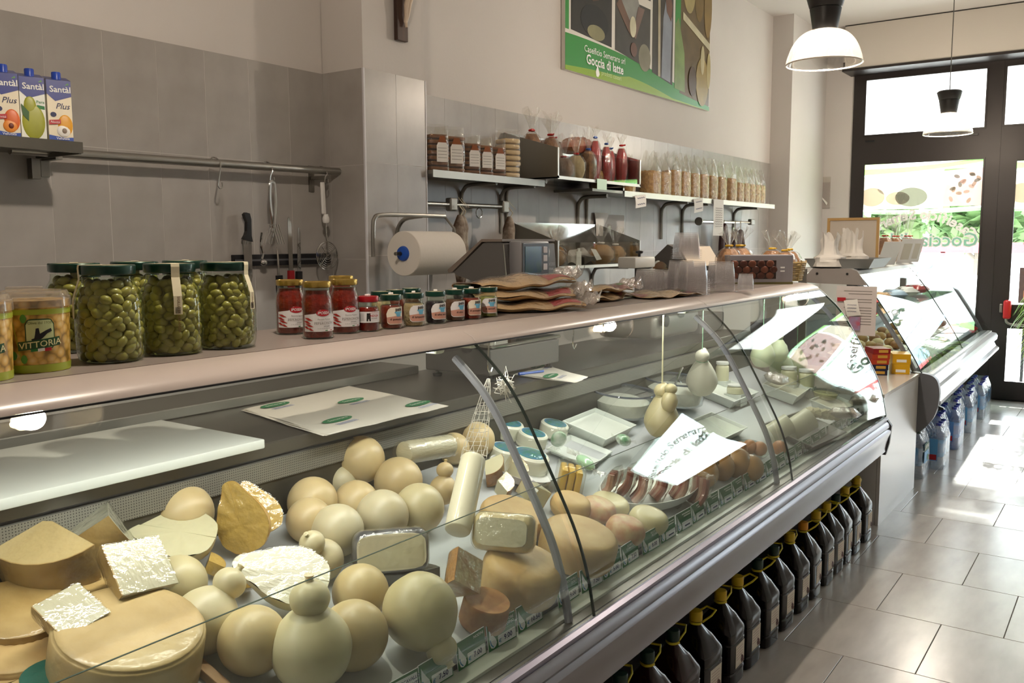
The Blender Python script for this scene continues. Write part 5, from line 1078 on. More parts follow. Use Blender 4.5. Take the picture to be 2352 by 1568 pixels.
scn = ob('screen_case', MB().rbox((.06, -.10, .383), (.275, -.036, .548), .008, 2), mat('screen case silver', '#8f8d8f', .35, .4), SC1, smooth=True)
ob('bezel', MB().rbox((.068, -.1025, .392), (.268, -.0995, .540), .002), mat('bezel dark', '#3b3a3d', .35), scn)
ob('screen', MB().box((.085, -.1045, .415), (.205, -.1025, .525)), mat('lcd teal', '#3a4c4e', .15, var=(18, .4), col2='#33425a', emit=('#4f8f8c', .04)), scn)
for k in range(3): ob('key', MB().rbox((.222, -.105, .425+.036*k), (.252, -.1025, .452+.036*k), .002), mat('key grey', '#c9c4c8', .5), scn)
ob('lettering', text_on(Matrix.Translation((.165, -.105, .403)) @ Matrix.Rotation(math.pi/2, 4, 'X'), 'simply the best', .011), WHITEINK, scn)
SL_ = math.atan2(.143, .013)
for s, z, sz, b in (('D', .498, .085, .05), ('DATAPROCESS', .445, .019, 0), ('INTERNATIONAL', .424, .014, .01)):
    yy = -.045+.013*(z-.392)/.143-.0015
    ob('lettering', text_on(Matrix.Translation((.345, yy, z)) @ Matrix.Rotation(SL_, 4, 'X'), s, sz, b), mat('logo grey', '#b3b1ae', .5), SC1)
# slicer and second scale further along
SL = thing('meat_slicer', 'grey meat slicer with a round blade guard on the deck', 'slicer', (4.55, 2.24, ZD), 0)
ob('base', MB().rbox((-.28, -.15, .02), (.3, .2, .16), .03, 3), STEELD, SL, smooth=True)
ob('blade_guard', MB().lathe([(.0, -.012), (.15, -.012), (.155, 0), (.15, .012), (0, .014)], 36, TR(.12, .03, .28, rx=math.pi/2)), STEELM, SL, smooth=True)
ob('blade_housing', MB().prism([(.04, .10), (.12, .10), (.12, .40), (.04, .40)], .0, .25), mat('slicer dark', '#3b3b3a', .4), SL)
ob('head_block', MB().rbox((-.26, -.02, .40), (-.02, .09, .46), .01), mat('slicer white', '#c7c5bf', .35), SL, smooth=True); ob('head_knob', MB().lathe([(.008, .46), (.008, .475), (.02, .48), (.022, .49), (0, .495)], 14, TR(-.12, .03, 0)), BLACKPL, SL, smooth=True)
ob('column', MB().rbox((-.07, -.01, .15), (-.02, .08, .40), .01), BLACKPL, SL); ob('dial', MB().lathe([(.03, 0), (.032, .03), (0, .032)], 16, TR(-.2, -.15, .12, rx=math.pi/2)), BLACKPL, SL, smooth=True)
ob('carriage', MB().rbox((-.1, -.14, .2), (.28, -.04, .215), .004, 2, TR(rx=.1)), STEELM, SL)
S2_ = thing('second_scale', 'second counter scale with a paper sheet on its tilted head', 'scale', (5.03, 2.24, ZD), 0)
ob('base', MB().rbox((-.14, -.14, .0), (.22, .16, .11), .008), SCG, S2_); ob('post', MB().rbox((-.03, .1, .1), (.06, .14, .42), .006), SCL, S2_)
ob('head', MB().prism([(.22, .40), (.0, .36), (-.05, .39), (.02, .50), (.08, .525)], -.14, .36), SCG, S2_); ob('paper', MB().prism([(-.056, .392), (-.062, .395), (.014, .512), (.02, .508)], -.12, .34), mat('kraft notice', '#c9b9a4', .6), S2_)
ob('print_block', MB().prism([(-.035, .43), (-.037, .432), (-.008, .476), (-.006, .474)], -.06, .2), mat('brown letters', '#3a2420'), S2_)
# ================================================================== bottles under the counter
def sq_sections(secs, n=28, p=5):
    m = MB(); vs = []
    for (hx, hy, z, pw) in secs:
        for i in range(n):
            a = 2*math.pi*(i+.5)/n; c, s = math.cos(a), math.sin(a); q = (abs(c)**pw+abs(s)**pw)**(-1/pw); vs.append((hx*q*c, hy*q*s, z))
    K = len(secs); fs = [(k*n+i, k*n+(i+1) % n, (k+1)*n+(i+1) % n, (k+1)*n+i) for k in range(K-1) for i in range(n)]
    fs += [tuple(range(n))[::-1], tuple((K-1)*n+i for i in range(n))]; return m.add(vs, fs)
b = .072
secs = [(b*.9, b*.9, 0, 6), (b, b, .006, 6), (b, b, .045, 7), (b*.96, b*.96, .05, 7), (b, b, .056, 7), (b, b, .152, 7), (b*.965, b*.965, .157, 7), (b, b, .163, 7), (b, b, .188, 7), (b*.97, b*.97, .198, 6), (b*.62, b*.62, .242, 5), (.024, .024, .272, 2.5), (.0175, .0175, .280, 2), (.0175, .0175, .292, 2)]
wine_me = sq_sections(secs).mesh('bottle_body', True, 25)
capb_me = MB().lathe([(.0, .290), (.021, .290), (.0215, .293), (.0215, .318), (.0195, .323), (0, .324)], 22).mesh('cap', True, 30)
hand_me = MB().tube(spline([(.019, 0, .283), (0, -.019, .283), (-.019, 0, .283), (0, .019, .283), (.019, 0, .283)], 4)[:-1], .0045, 6, closed=True).tube([(.014, -.016, .284), (.045, -.026, .302), (.072, -.020, .312), (.072, .020, .312), (.045, .026, .302), (.014, .016, .284)], .0035, 6).mesh('handle', True, 60)
WINE = mat('dark wine', '#050306', .16, spec=.4, coat=.15); WINR = mat('ruby wine', '#250905', .16, spec=.4, coat=.15)
wlab = MB().box((-.036, -b-.0012, .066), (.045, -b-.0004, .146)).mesh('label')
LBW = mat('wine label', '#e2d8c6', .6, var=(12, .12)); YC = mat('yellow cap', '#d3b115', .4); GC = mat('green cap', '#0d3324', .4); OC = mat('orange cap', '#e39a16', .4); YH = mat('yellow handle', '#d2bf1b', .45)
grape = MB()
rr = random.Random(9)
for k in range(9): grape.ball((.028+rr.uniform(-.01, .012), -b-.0014, .082+rr.uniform(-.012, .014)), (.006, .001, .006), 8, 5)
grape_me = grape.mesh('grape_print', True); GRP = mat('grape print', '#5a3b38', .6)
wtext = [MB().box((-.03, -b-.0016, .132-.010*k), (.03, -b-.0013, .1335-.010*k)) for k in range(5)]
wt_me = MB()
for q in wtext: wt_me.add(q.v, q.f)
wt_me = wt_me.mesh('print_lines'); PINKL = mat('label pink ink', '#b08a84', .6)
capxs = [2.279, 2.46, 2.648, 2.838, 3.062, 3.234, 3.452, 3.648, 3.944, 4.07, 4.25, 4.42, 4.59, 4.76, 4.99]
caps = ['G', 'G', 'G', 'Y', 'Y', 'Y', 'G', 'G', 'Y', 'O', 'Y', 'Y', 'G', 'Y', 'Y']
capxs[8] = 3.86; capxs[9] = 4.05
CN = {'G': 'green', 'Y': 'yellow', 'O': 'orange'}
for i, (x, c) in enumerate(zip(capxs, caps)):
    cnt = caps[:i+1].count(c)
    nm = {'G': '%s green-capped big wine bottle under the counter from the near end' % ordn(cnt-1), 'Y': '%s yellow-capped big wine bottle under the counter from the near end' % ordn(cnt-1), 'O': 'only orange-capped big wine bottle under the counter'}[c]
    t = thing('wine_bottle', nm, 'bottle', (x, 1.215, 0), rr.uniform(-.06, .06), 'big square wine bottles standing under the counter'); t.scale = (1.08, 1.08, 1.06)
    ob('bottle_body', wine_me, WINR if i < 3 else WINE, t); ob('cap', capb_me, {'G': GC, 'Y': YC, 'O': OC}[c], t)
    ob('handle', hand_me, YH, t, rot=(0, 0, rr.uniform(-.6, .4))); lb = ob('label', wlab, LBW, t); ob('grape_print', grape_me, GRP, lb); ob('print_lines', wt_me, PINKL, lb)
# ================================================================== water packs
PET = clear('pet plastic', '#f2f7fb', .08, .05, haze=.10, hazecol='#f2f6fa'); PETB = clear('blue pet plastic', '#b4d2ef', .08, .05, haze=.25, hazecol='#8fbce6')
WRAP = clear('shrink wrap', '#fafbfc', .14, .08, bump=(30, 1.0), haze=.10)
wb_me = MB().lathe(prf([(0, .004), (.034, 0), (.040, .012), (.040, .06), (.037, .07), (.040, .08), (.040, .2), (.034, .235), (.018, .262), (.0135, .27), (.0135, .285)]), 20).mesh('bottle', True, 40)
wc_me = MB().lathe([(0, .28), (.0155, .28), (.0155, .296), (0, .297)], 14).mesh('cap', True, 30)
wl_me = MB().lathe([(.0404, .085), (.0404, .195)], 20, caps=False).mesh('label', True)
BLC = mat('cap dark blue', '#1d2f9a', .4); WLB = [mat('water label green', '#2c6a4c', .5), mat('water label blue', '#5fa3d6', .5), mat('water label navy', '#5a8fd0', .5)]
WLP = mat('water label pale', '#b9cfe2', .5, var=(16, .5), col2='#5f9fd0')
def water_pack(x, y, label, kind, scale=1.12):
    t = thing('water_pack', label, 'water pack', (x, y, 0), 0, 'shrink-wrapped water packs under the far case'); t.scale = (scale,)*3
    for i in range(3):
        for j in range(2):
            bo = ob('bottle', wb_me, PETB if kind == 2 else PET, t, loc=(-.084+.084*i, -.042+.084*j, 0))
            ob('cap', wc_me, BLC if kind else GC, bo); ob('label', wl_me, [WLP, WLB[1], WLB[2]][kind], bo)
    def f(u, v):
        a = 2*math.pi*u; c, s = math.cos(a), math.sin(a); q = (abs(c)**6+abs(s)**6)**(-1/6); k = max(0, (v-.72)/.28)
        return (.130*q*c*(1-.22*k), .088*q*s*(1-.35*k), .292*v)
    ob('shrink_wrap', MB().grid(f, 32, 10, wrap=True), WRAP, t, smooth=True)
    if kind == 0:
        ob('print_band', MB().box((-.1, -.0895, .175), (.02, -.0885, .22)), WLB[0], t); ob('lettering', text_on(Matrix.Translation((-.035, -.0905, .197)) @ Matrix.Rotation(math.pi/2, 4, 'X'), 'LAVINA', .034, .02), WHITEINK, t)
        ob('print_band', MB().box((-.1, -.0895, .10), (.02, -.0885, .17)), WLB[1], t); ob('print_dot', MB().extr(oval(.0, .125, .02, .02), 0, .001, Matrix.Translation((0, -.0895, 0)) @ Matrix.Rotation(math.pi/2, 4, 'X')), GREENINK, t)
        ob('side_print', MB().box((-.1305, -.06, .1), (-.1295, .06, .2)), WLP, t)
    else:
        ob('print_band', MB().box((-.1305, -.05, .06), (-.1295, .03, .2)), WLB[kind], t); ob('red_print', MB().box((-.1315, -.045, .065), (-.1305, .0, .10)), RED, t)
wps = [(6.62, 1.245, 0, 'nearest water pack with the green lettering band'), (6.98, 1.175, 1, 'second water pack, clear with a blue and red label'), (7.36, 1.24, 2, 'third water pack of blue-tinted bottles'), (7.72, 1.19, 2, 'fourth water pack of blue-tinted bottles'), (8.1, 1.24, 1, 'fifth water pack from the white counter'), (8.45, 1.2, 1, 'sixth water pack from the white counter'), (8.8, 1.24, 1, 'seventh water pack from the white counter'), (9.15, 1.2, 1, 'eighth water pack from the white counter'), (9.5, 1.22, 1, 'last water pack near the window')]
for x, y, k, nm in wps: water_pack(x, y, nm, k)
# ================================================================== plant by the door
PP = thing('potted_plant', 'spiky green plant in a grey metal bucket by the door', 'plant', (9.95, .72, 0))
ob('bucket', MB().lathe([(0, 0), (.105, 0), (.11, .01), (.155, .30), (.162, .305), (.162, .32), (.15, .32), (.145, .28), (0, .27)], 32), mat('zinc', '#8f9292', .45, .6, var=(12, .2)), PP, smooth=True)
ob('soil', MB().lathe([(0, .285), (.146, .282)], 20, caps=False), mat('soil', '#3a2c22', .9), PP)
for (a, h) in ((.3, .95), (2.6, 1.15), (4.4, .75)): ob('stem', MB().tube([(.03*math.cos(a), .03*math.sin(a), .28), (.05*math.cos(a), .05*math.sin(a), h)], .016, 8), mat('stem brown', '#8a6f4a', .8), PP, smooth=True)
LF = [mat('leaf yellow green', '#a3b53c', .45), mat('leaf mid green', '#6f9a30', .45), mat('leaf dark green', '#2f5a1c', .45)]
rr = random.Random(4)
for k in range(230):
    a0 = (.3, 2.6, 4.4)[k % 3]; h = (.95, 1.15, .75)[k % 3]; base = Vector((.05*math.cos(a0), .05*math.sin(a0), h-rr.random()*.32)); a = rr.random()*6.283; L_ = rr.uniform(.28, .46); up = rr.uniform(-.1, 1.2)
    d = Vector((math.cos(a), math.sin(a), 0)); sd = Vector((-math.sin(a), math.cos(a), 0)); vs = []
    for i in range(6):
        t_ = i/5; c = base+d*L_*(.75*t_)+Vector((0, 0, L_*(up*t_-(.55+up)*t_*t_))); w_ = .011*(1-t_)**.6+.001
        vs += [c-sd*w_, c+sd*w_]
    ob('leaf', MB().add(vs, [(2*i, 2*i+1, 2*i+3, 2*i+2) for i in range(5)]), LF[k % 3], PP, smooth=True)
# framed menu sign on the pavement
t = thing('menu_sign', 'dark framed menu board standing outside the door', 'sign', (11.6, 1.02, -.1))
ob('leg', MB().box((0, .03, 0), (.03, .06, 1.3)).box((0, -.5, 0), (.03, -.47, 1.3)), BLACKPL, t); ob('board', MB().box((-.01, -.55, 1.02), (.03, .12, 1.42)), mat('menu dark', '#3a221c', .5), t)
for i in range(3):
    for j in range(2): ob('menu_picture', MB().box((-.014, -.09-.19*i, 1.06+.15*j), (-.01, .07-.19*i, 1.16+.15*j)), mat('menu pic %d' % ((i+j) % 2), ('#b06a4a', '#c9a06a')[(i+j) % 2], .5), t)
# ================================================================== things on and around the second case
def on2(x, y, z): return CASE2.matrix_world @ Vector((x, y, z))
R2 = math.radians(1.3)
def c2(x, y): c, s = math.cos(R2), math.sin(R2); return (6.28+x*c-y*s, x*s+y*c)
def put2(name, label, cat, x, y, z, rz=0, group=None): X, Y = c2(x, y); return thing(name, label, cat, (X, Y, z), R2+rz, group)
Z2 = 1.4455
t = put2('metal_tray', 'grey metal tray of paper-wrapped bread on the second case', 'tray', .22, 1.70, Z2)
ob('tray', MB().add([(-.16, -.19, 0), (.34, -.19, 0), (.34, .19, 0), (-.16, .19, 0), (-.2, -.23, .065), (.38, -.23, .065), (.38, .23, .065), (-.2, .23, .065), (-.19, -.22, .065), (.37, -.22, .065), (.37, .22, .065), (-.19, .22, .065), (-.15, -.18, .006), (.33, -.18, .006), (.33, .18, .006), (-.15, .18, .006)],
   [(0, 3, 2, 1), (0, 1, 5, 4), (1, 2, 6, 5), (2, 3, 7, 6), (3, 0, 4, 7), (4, 5, 9, 8), (5, 6, 10, 9), (6, 7, 11, 10), (7, 4, 8, 11), (8, 9, 13, 12), (9, 10, 14, 13), (10, 11, 15, 14), (11, 8, 12, 15), (12, 13, 14, 15)]), mat('tray grey', '#8b8b89', .4, .6), t)
WPAP = mat('white wrapping paper', '#e6e0d8', .75)
for i, (x, y, r, h, nm) in enumerate(((.10, 1.78, .12, .10, 'left'), (.30, 1.66, .11, .11, 'middle'), (.47, 1.74, .10, .13, 'right'))):
    rr = random.Random(30+i); X, Y = c2(x, y); t = thing('wrapped_bread', '%s paper-wrapped loaf in the grey metal tray' % nm, 'bread', (X, Y, Z2+.0065), .5*i, 'paper-wrapped loaves in the metal tray')
    ob('loaf', MB().ball((0, 0, h*.45), (r*.9, r*.7, h*.45), 14, 8), BUN, t, smooth=True)
    def f(u, v):
        a = 2*math.pi*u; k = v; q = r*(1.05-.75*max(0, (k-.5)*2)**.7+.6*max(0, k-.8)*5*.5)*(1+.18*math.sin(5*a+i)*k+rr.uniform(-.06, .06)); return (q*math.cos(a), q*.8*math.sin(a), .004+h*1.05*k**.7+.10*max(0, k-.7)/.3*(1+.35*math.sin(3*a+i)))
    ob('paper', MB().grid(f, 24, 10, wrap=True), WPAP, t, smooth=True)
def lean(x, y, w_, h_, label, rz=0, tilt=.5, pic=False):
    t = put2('plastic_sign', label, 'sign', x, y, Z2, rz, 'small leaning signs on the second case')
    ob('panel', MB().rbox((-w_/2, -.003, 0), (w_/2, .003, h_), .002, 1, TR(rx=-tilt)), PAPER, t)
    if pic: ob('print', MB().box((-w_*.3, -.0045, h_*.15), (w_*.3, -.0035, h_*.8), TR(rx=-tilt)), mat('print beige', '#cfc6b4', .6), t)
lean(.92, 1.60, .12, .19, 'left white leaning sign beside the metal tray', -.5, -.35); lean(1.10, 1.59, .13, .19, 'white leaning sign right of the metal tray', -.5, -.35)
lean(1.72, 1.60, .15, .21, 'framed leaning sign left of the slatted crate', -.6, -.3, True); lean(2.10, 1.60, .15, .21, 'framed leaning sign touching the slatted crate', -.6, -.3, True)
t = put2('picture_frame', 'empty picture frame of pale wood standing behind the tray', 'frame', .82, 1.80, Z2)
PWD = mat('pale wood', '#c39a5c', .5)
ob('frame', MB().box((0, -.19, 0), (.02, -.17, .36)).box((0, .17, 0), (.02, .19, .36)).box((0, -.17, .34), (.02, .17, .36)).box((0, -.17, 0), (.02, .17, .02)), PWD, t); ob('pane', MB().box((.008, -.17, .02), (.012, .17, .34)), mat('frame paper', '#cfc3b4', .6), t)
t = put2('white_box_row', 'low display rack of small white cups behind the signs', 'rack', 1.4, 1.78, Z2)
ob('tray', MB().rbox((-.24, -.1, 0), (.24, .1, .02), .004), PAPERG, t)
for i in range(8): ob('cup', MB().lathe([(.02, 0), (.026, .05), (.024, .05)], 12, TR(-.2+.058*i, -.05, .02)), PAPER, t, smooth=True)
for i in range(9): ob('slat', MB().box((-.22+.05*i, .02, .02), (-.205+.05*i, .08, .10)), mat('crate wood', '#b6a68e', .7), t)
CR = put2('slatted_crate', 'small slatted wooden crate filled with biscuit bags', 'crate', 2.42, 1.75, Z2)
CRW = mat('crate wood', '#b6a68e', .7)
for k in range(3):
    for (a, b_) in (((-.16, -.13, .0), (.16, -.122, 0)), ((-.16, .122, 0), (.16, .13, 0)), ((-.168, -.13, 0), (-.16, .13, 0)), ((.16, -.13, 0), (.168, .13, 0))):
        ob('slat', MB().box((a[0], a[1], .008+.055*k), (b_[0], b_[1], .048+.055*k)), CRW, CR)
for (x, y) in ((-.15, -.115), (.15, -.115), (-.15, .115), (.15, .115)): ob('corner_post', MB().box((x-.012, y-.012, 0), (x+.012, y+.012, .17)), CRW, CR)
ob('base', MB().box((-.16, -.12, 0), (.16, .12, .006)), CRW, CR)
ob('card', MB().rbox((-.07, -.138, .02), (.06, -.131, .17), .002), PAPER, CR)
for i, (x, y, nm) in enumerate(((2.36, 1.70, 'front left'), (2.52, 1.70, 'front right'), (2.36, 1.80, 'rear left'), (2.52, 1.80, 'rear right'))):
    X, Y = c2(x, y); tied_bag((X, Y, Z2+.008), i, .06, .20, 'white-topped biscuit bag at the %s of the slatted crate' % nm, 100+i, REDT, BISC, 'biscuit_bag', 'biscuit bags in the slatted crate', top=.17)
X, Y = c2(2.05, 1.82); tied_bag((X, Y, Z2), 1, .08, .21, 'white-topped biscuit bag standing left of the slatted crate', 108, REDT, BISC, 'biscuit_bag', 'biscuit bags in the slatted crate', top=.17)
# notice on the end of the case
t = thing('printed_notice', 'white printed notice taped on the end of the second case', 'notice', (6.235, 0, 0))
a = at(1922, 656, x=6.235); b_ = at(2010, 772, x=6.235)
ob('sheet', MB().box((0, b_.y, b_.z), (.002, a.y, a.z)), mat('notice paper', '#d3c9c6', .7), t)
for k in range(13):
    if k in (2, 5): continue
    z = a.z-.035-(a.z-b_.z-.09)*k/13; ob('print_line', MB().box((-.0012, b_.y+.03, z), (-.0002, a.y-.05-.03*(k % 3), z+.004)), mat('grey print', '#7f7770'), t)
t = thing('small_leaflet', 'small pale leaflet curling over the printed notice', 'leaflet', (6.222, 0, 0))
a = at(1938, 690, x=6.22); b_ = at(1975, 728, x=6.22)
ob('sheet', MB().grid(lambda u, v: (-.01*math.sin(3*v)+.004*u, a.y+(b_.y-a.y)*(u*.8+.25*v), a.z+(b_.z-a.z)*v+.012*u), 5, 6), PAPER, t, smooth=True); ob('red_card', MB().box((.004, a.y-.01, a.z-.005), (.008, a.y+.045, a.z+.02)), RED, t); ob('photo_card', MB().box((.002, b_.y-.002, b_.z-.09), (.006, b_.y+.07, b_.z)), mat('leaflet photo', '#8f96b8', .5, var=(20, .9), col2='#b04a5a'), t)
for k in range(3): ob('handwriting', MB().grid(lambda u, v: (-.022, b_.y+.02+.06*u, b_.z+.035+.022*k+.003*math.sin(30*u)+.003*v), 10, 1), INK, t)
# boxes on the white counter
RB = [('red', '#8f1c1c', '#c9a23a'), ('orange', '#b03a1e', '#d9b24a'), ('blue', '#1a1f3c', '#b88a3a')]
p = at(2032, 859, z=.769)
for k in range(5):
    c = [2, 2, 1, 1, 0][k]; t = thing('stock_cube_box', ('lowest', 'second', 'third', 'fourth', 'topmost')[k]+' small %s box in the pile on the white counter' % ('dark blue', 'dark blue', 'red', 'red', 'red')[k], 'box', (p.x, p.y+.05, .769+.0345*k), .35+.06*k, 'piled small boxes on the white counter')
    ob('carton', MB().box((-.075, -.055, 0), (.075, .055, .034)), mat('box '+RB[c][0], RB[c][1], .35), t); ob('print', MB().box((-.06, -.0558, .008), (.02, -.055, .026)), mat('box gold', '#c9993a', .4), t); ob('print', MB().box((-.0758, -.04, .008), (-.075, .02, .026)), mat('box gold', '#c9993a'), t)
p = at(2082, 856, z=.769)
for k in range(2):
    t = thing('sugar_box', ('lower', 'upper')[k]+' yellow box with white lettering on the white counter', 'box', (p.x, p.y+.045, .769+.0655*k), .3+.04*k, 'yellow boxes on the white counter')
    ob('carton', MB().box((-.085, -.055, 0), (.085, .055, .065)), mat('box yellow', '#dba714', .35), t)
    ob('print', MB().box((-.06, -.0562, .012), (.05, -.055, .028)).box((-.02, -.0562, .028), (.02, -.055, .052)), WHITEINK, t); ob('print', MB().box((-.03, -.0565, .004), (.03, -.055, .010)), RED, t)
    ob('print', MB().box((-.0862, -.03, .012), (-.085, .03, .03)), WHITEINK, t)
# baked goods inside the second case
rr = random.Random(77)
for i in range(9):
    x = .35+.36*i; X, Y = c2(x, 1.62); t = thing('loaf_tray', '%s tray of baked goods inside the second case from its near end' % ordn(i), 'tray', (X, Y, .83), R2, 'trays inside the second case'); 
    ob('tray', MB().rbox((-.16, -.18, -.03), (.16, .18, -.015), .005, 1, TR(rx=.17)), PAPER, t)
    for k in range(5): ob('roll', MB().ball((rr.uniform(-.1, .1), -.12+.06*k, .02+.17*(-.12+.06*k)), (.06, .045, .035), 12, 8), (BUN, mat('bun pale', '#d0b58a', .6), mat('bun dark', '#8e5d33', .6))[(i+k) % 3], t, smooth=True)
for i in range(6):
    x = .45+.5*i; X, Y = c2(x, 1.70); t = thing('wrapped_pack', '%s wrapped pack on the glass shelf of the second case' % ordn(i), 'pack', (X, Y, 1.1295), R2+.2*i, 'packs on the glass shelf of the second case')
    ob('pack', pillow(.2, .16, .08, rr, 8, 6), (PAPER, REDW, BUN, mat('pack blue', '#9fb4c8', .4))[i % 4], t, smooth=True)
    ob('tape', MB().box((-.01, -.075, .075), (.01, .075, .084)), PAPERG, t)
# notice in a plastic sleeve on the far wall
a = at(1858, 408, x=XF-.004); b_ = at(1905, 478, x=XF-.004)
t = thing('sleeve_notice', 'paper notice in a plastic sleeve on the far wall', 'notice', (XF-.004, 0, 0))
ob('sheet', MB().box((-.004, b_.y, b_.z), (0, a.y, a.z-.06)), mat('sleeve paper', '#b3a8a8', .5), t); ob('sleeve', MB().box((-.007, b_.y-.006, b_.z-.006), (-.005, a.y+.006, a.z)), BAGFILM, t)
ob('folded_edge', MB().add([(-.009, a.y-.06, a.z-.10), (-.009, a.y-.02, a.z-.08), (-.009, b_.y+.02, b_.z+.06), (-.009, b_.y+.03, b_.z+.03)], [(0, 1, 2, 3)]), PAPER, t)
# ================================================================== inside the deli case
ZF = lambda y: .6685+(y-1.26)*.30
def rest(u, v, px, lift=0, ar=1.0):
    """point on the sight line where a thing px wide stands on the sloping case floor"""
    best = None; y = 1.2
    while y < 2.05:
        p = at(u, v, y=y); r = size_at(px, p)/2; e = abs(p.z-(ZF(y)+r*ar+lift))
        if best is None or e < best[0]: best = (e, p, r)
        y += .004
    return best[1], best[2]
CH = [mat('cacio skin %d' % i, a, .42, var=(9, .1), col2=b_, sss=.12, coat=.12, coatr=.3) for i, (a, b_) in enumerate((('#c9be97', '#bcae82'), ('#cfc5a2', '#c2b68e'), ('#c7b388', '#b8a173'), ('#c8bfa0', '#bdb08c')))]
PASTE = mat('cheese paste', '#d6cfae', .5, var=(30, .06), sss=.1, coat=.25, coatr=.12, bump=(28, .12))
PASTW = mat('wrapped white paste', '#b9b299', .5, coat=.5, coatr=.08, bump=(45, .3), stretch=(1, 4, 1))
RIND = mat('brown rind', '#b79a62', .6, var=(14, .3), col2='#96763f', coat=.4, coatr=.1, bump=(40, .3))
RINDP = mat('pale rind', '#c9ab74', .55, var=(12, .25), col2='#b48f57', bump=(30, .25))
YEL_ = mat('aged yellow paste', '#c9a652', .5, var=(20, .2), coat=.8, coatr=.06, bump=(30, .8))
BLKR = mat('black rind', '#2a2a2e', .4, var=(20, .5), col2='#77777c', coat=.6, bump=(30, .6))
CLING = clear('cling film', '#fbfbf8', .055, .05, bump=(34, .7), haze=.01)
NN_ = {}
def lab_thing(name, p, label, cat, rot=0, group=None): return thing(name, label, cat, p, rot, group)
def ballc(u, v, px, label, k=0, lift=0, sq=(1, 1, 1), nm='round_cheese', grp='smooth round cheeses in the first bay'):
    p, r = rest(u, v, px, lift); t = thing(nm, label, 'cheese', p, (random.uniform(-.3, .3), random.uniform(-.3, .3), random.random()*6), grp)
    ob('body', MB().ball((0, 0, 0), (r*sq[0], r*sq[1], r*sq[2]), 28, 18), CH[k % 4], t, smooth=True); return p, r
# cluster of smooth balls
for (u, v, px, lb, k, li) in ((829, 1055, 110, 'topmost round cheese against the case back', 2, .03), (915, 1105, 112, 'round cheese right below the topmost one', 2, .0), (718, 1152, 115, 'leftmost round cheese of the upper cluster', 2, 0), (818, 1155, 105, 'round cheese in the middle of the upper cluster', 2, 0),
        (963, 1167, 116, 'round cheese at the right of the cluster, beside the long provolone', 0, 0), (878, 1185, 122, 'greyish round cheese above the black-rind wedge', 3, 0), (710, 1195, 106, 'round cheese low at the left of the cluster', 2, 0), (775, 1218, 122, 'round cheese in front of the upper cluster', 3, 0), (785, 1103, 70, 'half-hidden round cheese behind the topmost one', 3, .0),
        (420, 1180, 140, 'round cheese behind the halved white caciocavallo', 2, 0), (318, 1225, 80, 'greenish round cheese at the left case back', 3, .0), (410, 1340, 130, 'round cheese behind the leaning caciocavallo', 0, 0), (580, 1470, 158, 'smooth round cheese at the front left of the knobbed one', 2, 0), (812, 1458, 160, 'orange-tinted round cheese right of the front caciocavallo', 2, 0), (828, 1360, 130, 'orange round cheese under the halved white one', 2, .0), (1095, 1010, 84, 'round tied cheese at the back behind the net', 2, .0)):
    ballc(u, v, px, lb, k, li)
def cacio(u, v, px, label, axis, hr=.5, hd=1.28, k=1, lift=0, ln=1.08, ar=1.0, knob=True):
    """pear body with a small head along the given axis"""
    p, r = rest(u, v, px, lift, ar); a = Vector(axis).normalized(); q = a.to_track_quat('Z', 'Y').to_euler()
    t = thing('caciocavallo', label, 'cheese', p, q, 'caciocavallo cheeses with heads')
    ob('body', MB().lathe(prf([(0, -r*1.0), (r*.45, -r*.93), (r*.85, -r*.55), (r, 0), (r*.9, r*.45), (r*.62, r*.82), (r*.38, r*1.0), (r*.3, r*1.12)], 4), 32), CH[k % 4], t, smooth=True, ang=80)
    ob('head', MB().ball((0, 0, r*hd), (r*hr, r*hr, r*hr*.92), 24, 14), CH[k % 4], t, smooth=True)
    if knob: ob('knob', MB().lathe([(r*.12, r*(hd+hr*.85)), (r*.09, r*(hd+hr*1.05)), (r*.13, r*(hd+hr*1.2)), (r*.05, r*(hd+hr*1.24)), (0, r*(hd+hr*1.2))], 14), CH[k % 4], t, smooth=True)
    return p, r
cacio(715, 1488, 186, 'big front caciocavallo standing with its head and knob up', (0, 0, 1), k=1)
cacio(965, 1402, 172, 'big caciocavallo standing upside down, head at the bottom front', (.0, -.62, -.75), hr=.42, hd=1.15, k=0, lift=.02)
cacio(470, 1425, 150, 'leaning caciocavallo with its head turned to the right', (.55, -.1, .62), hr=.52, k=1)
cacio(742, 1285, 95, 'small caciocavallo with its head tipped up left', (-.55, -.1, .75), hr=.62, hd=1.35, k=1, lift=.0)
cacio(1018, 1125, 66, 'yellowish small caciocavallo left of the long provolone', (.15, 0, 1), hr=.6, hd=1.4, k=2, lift=.02)
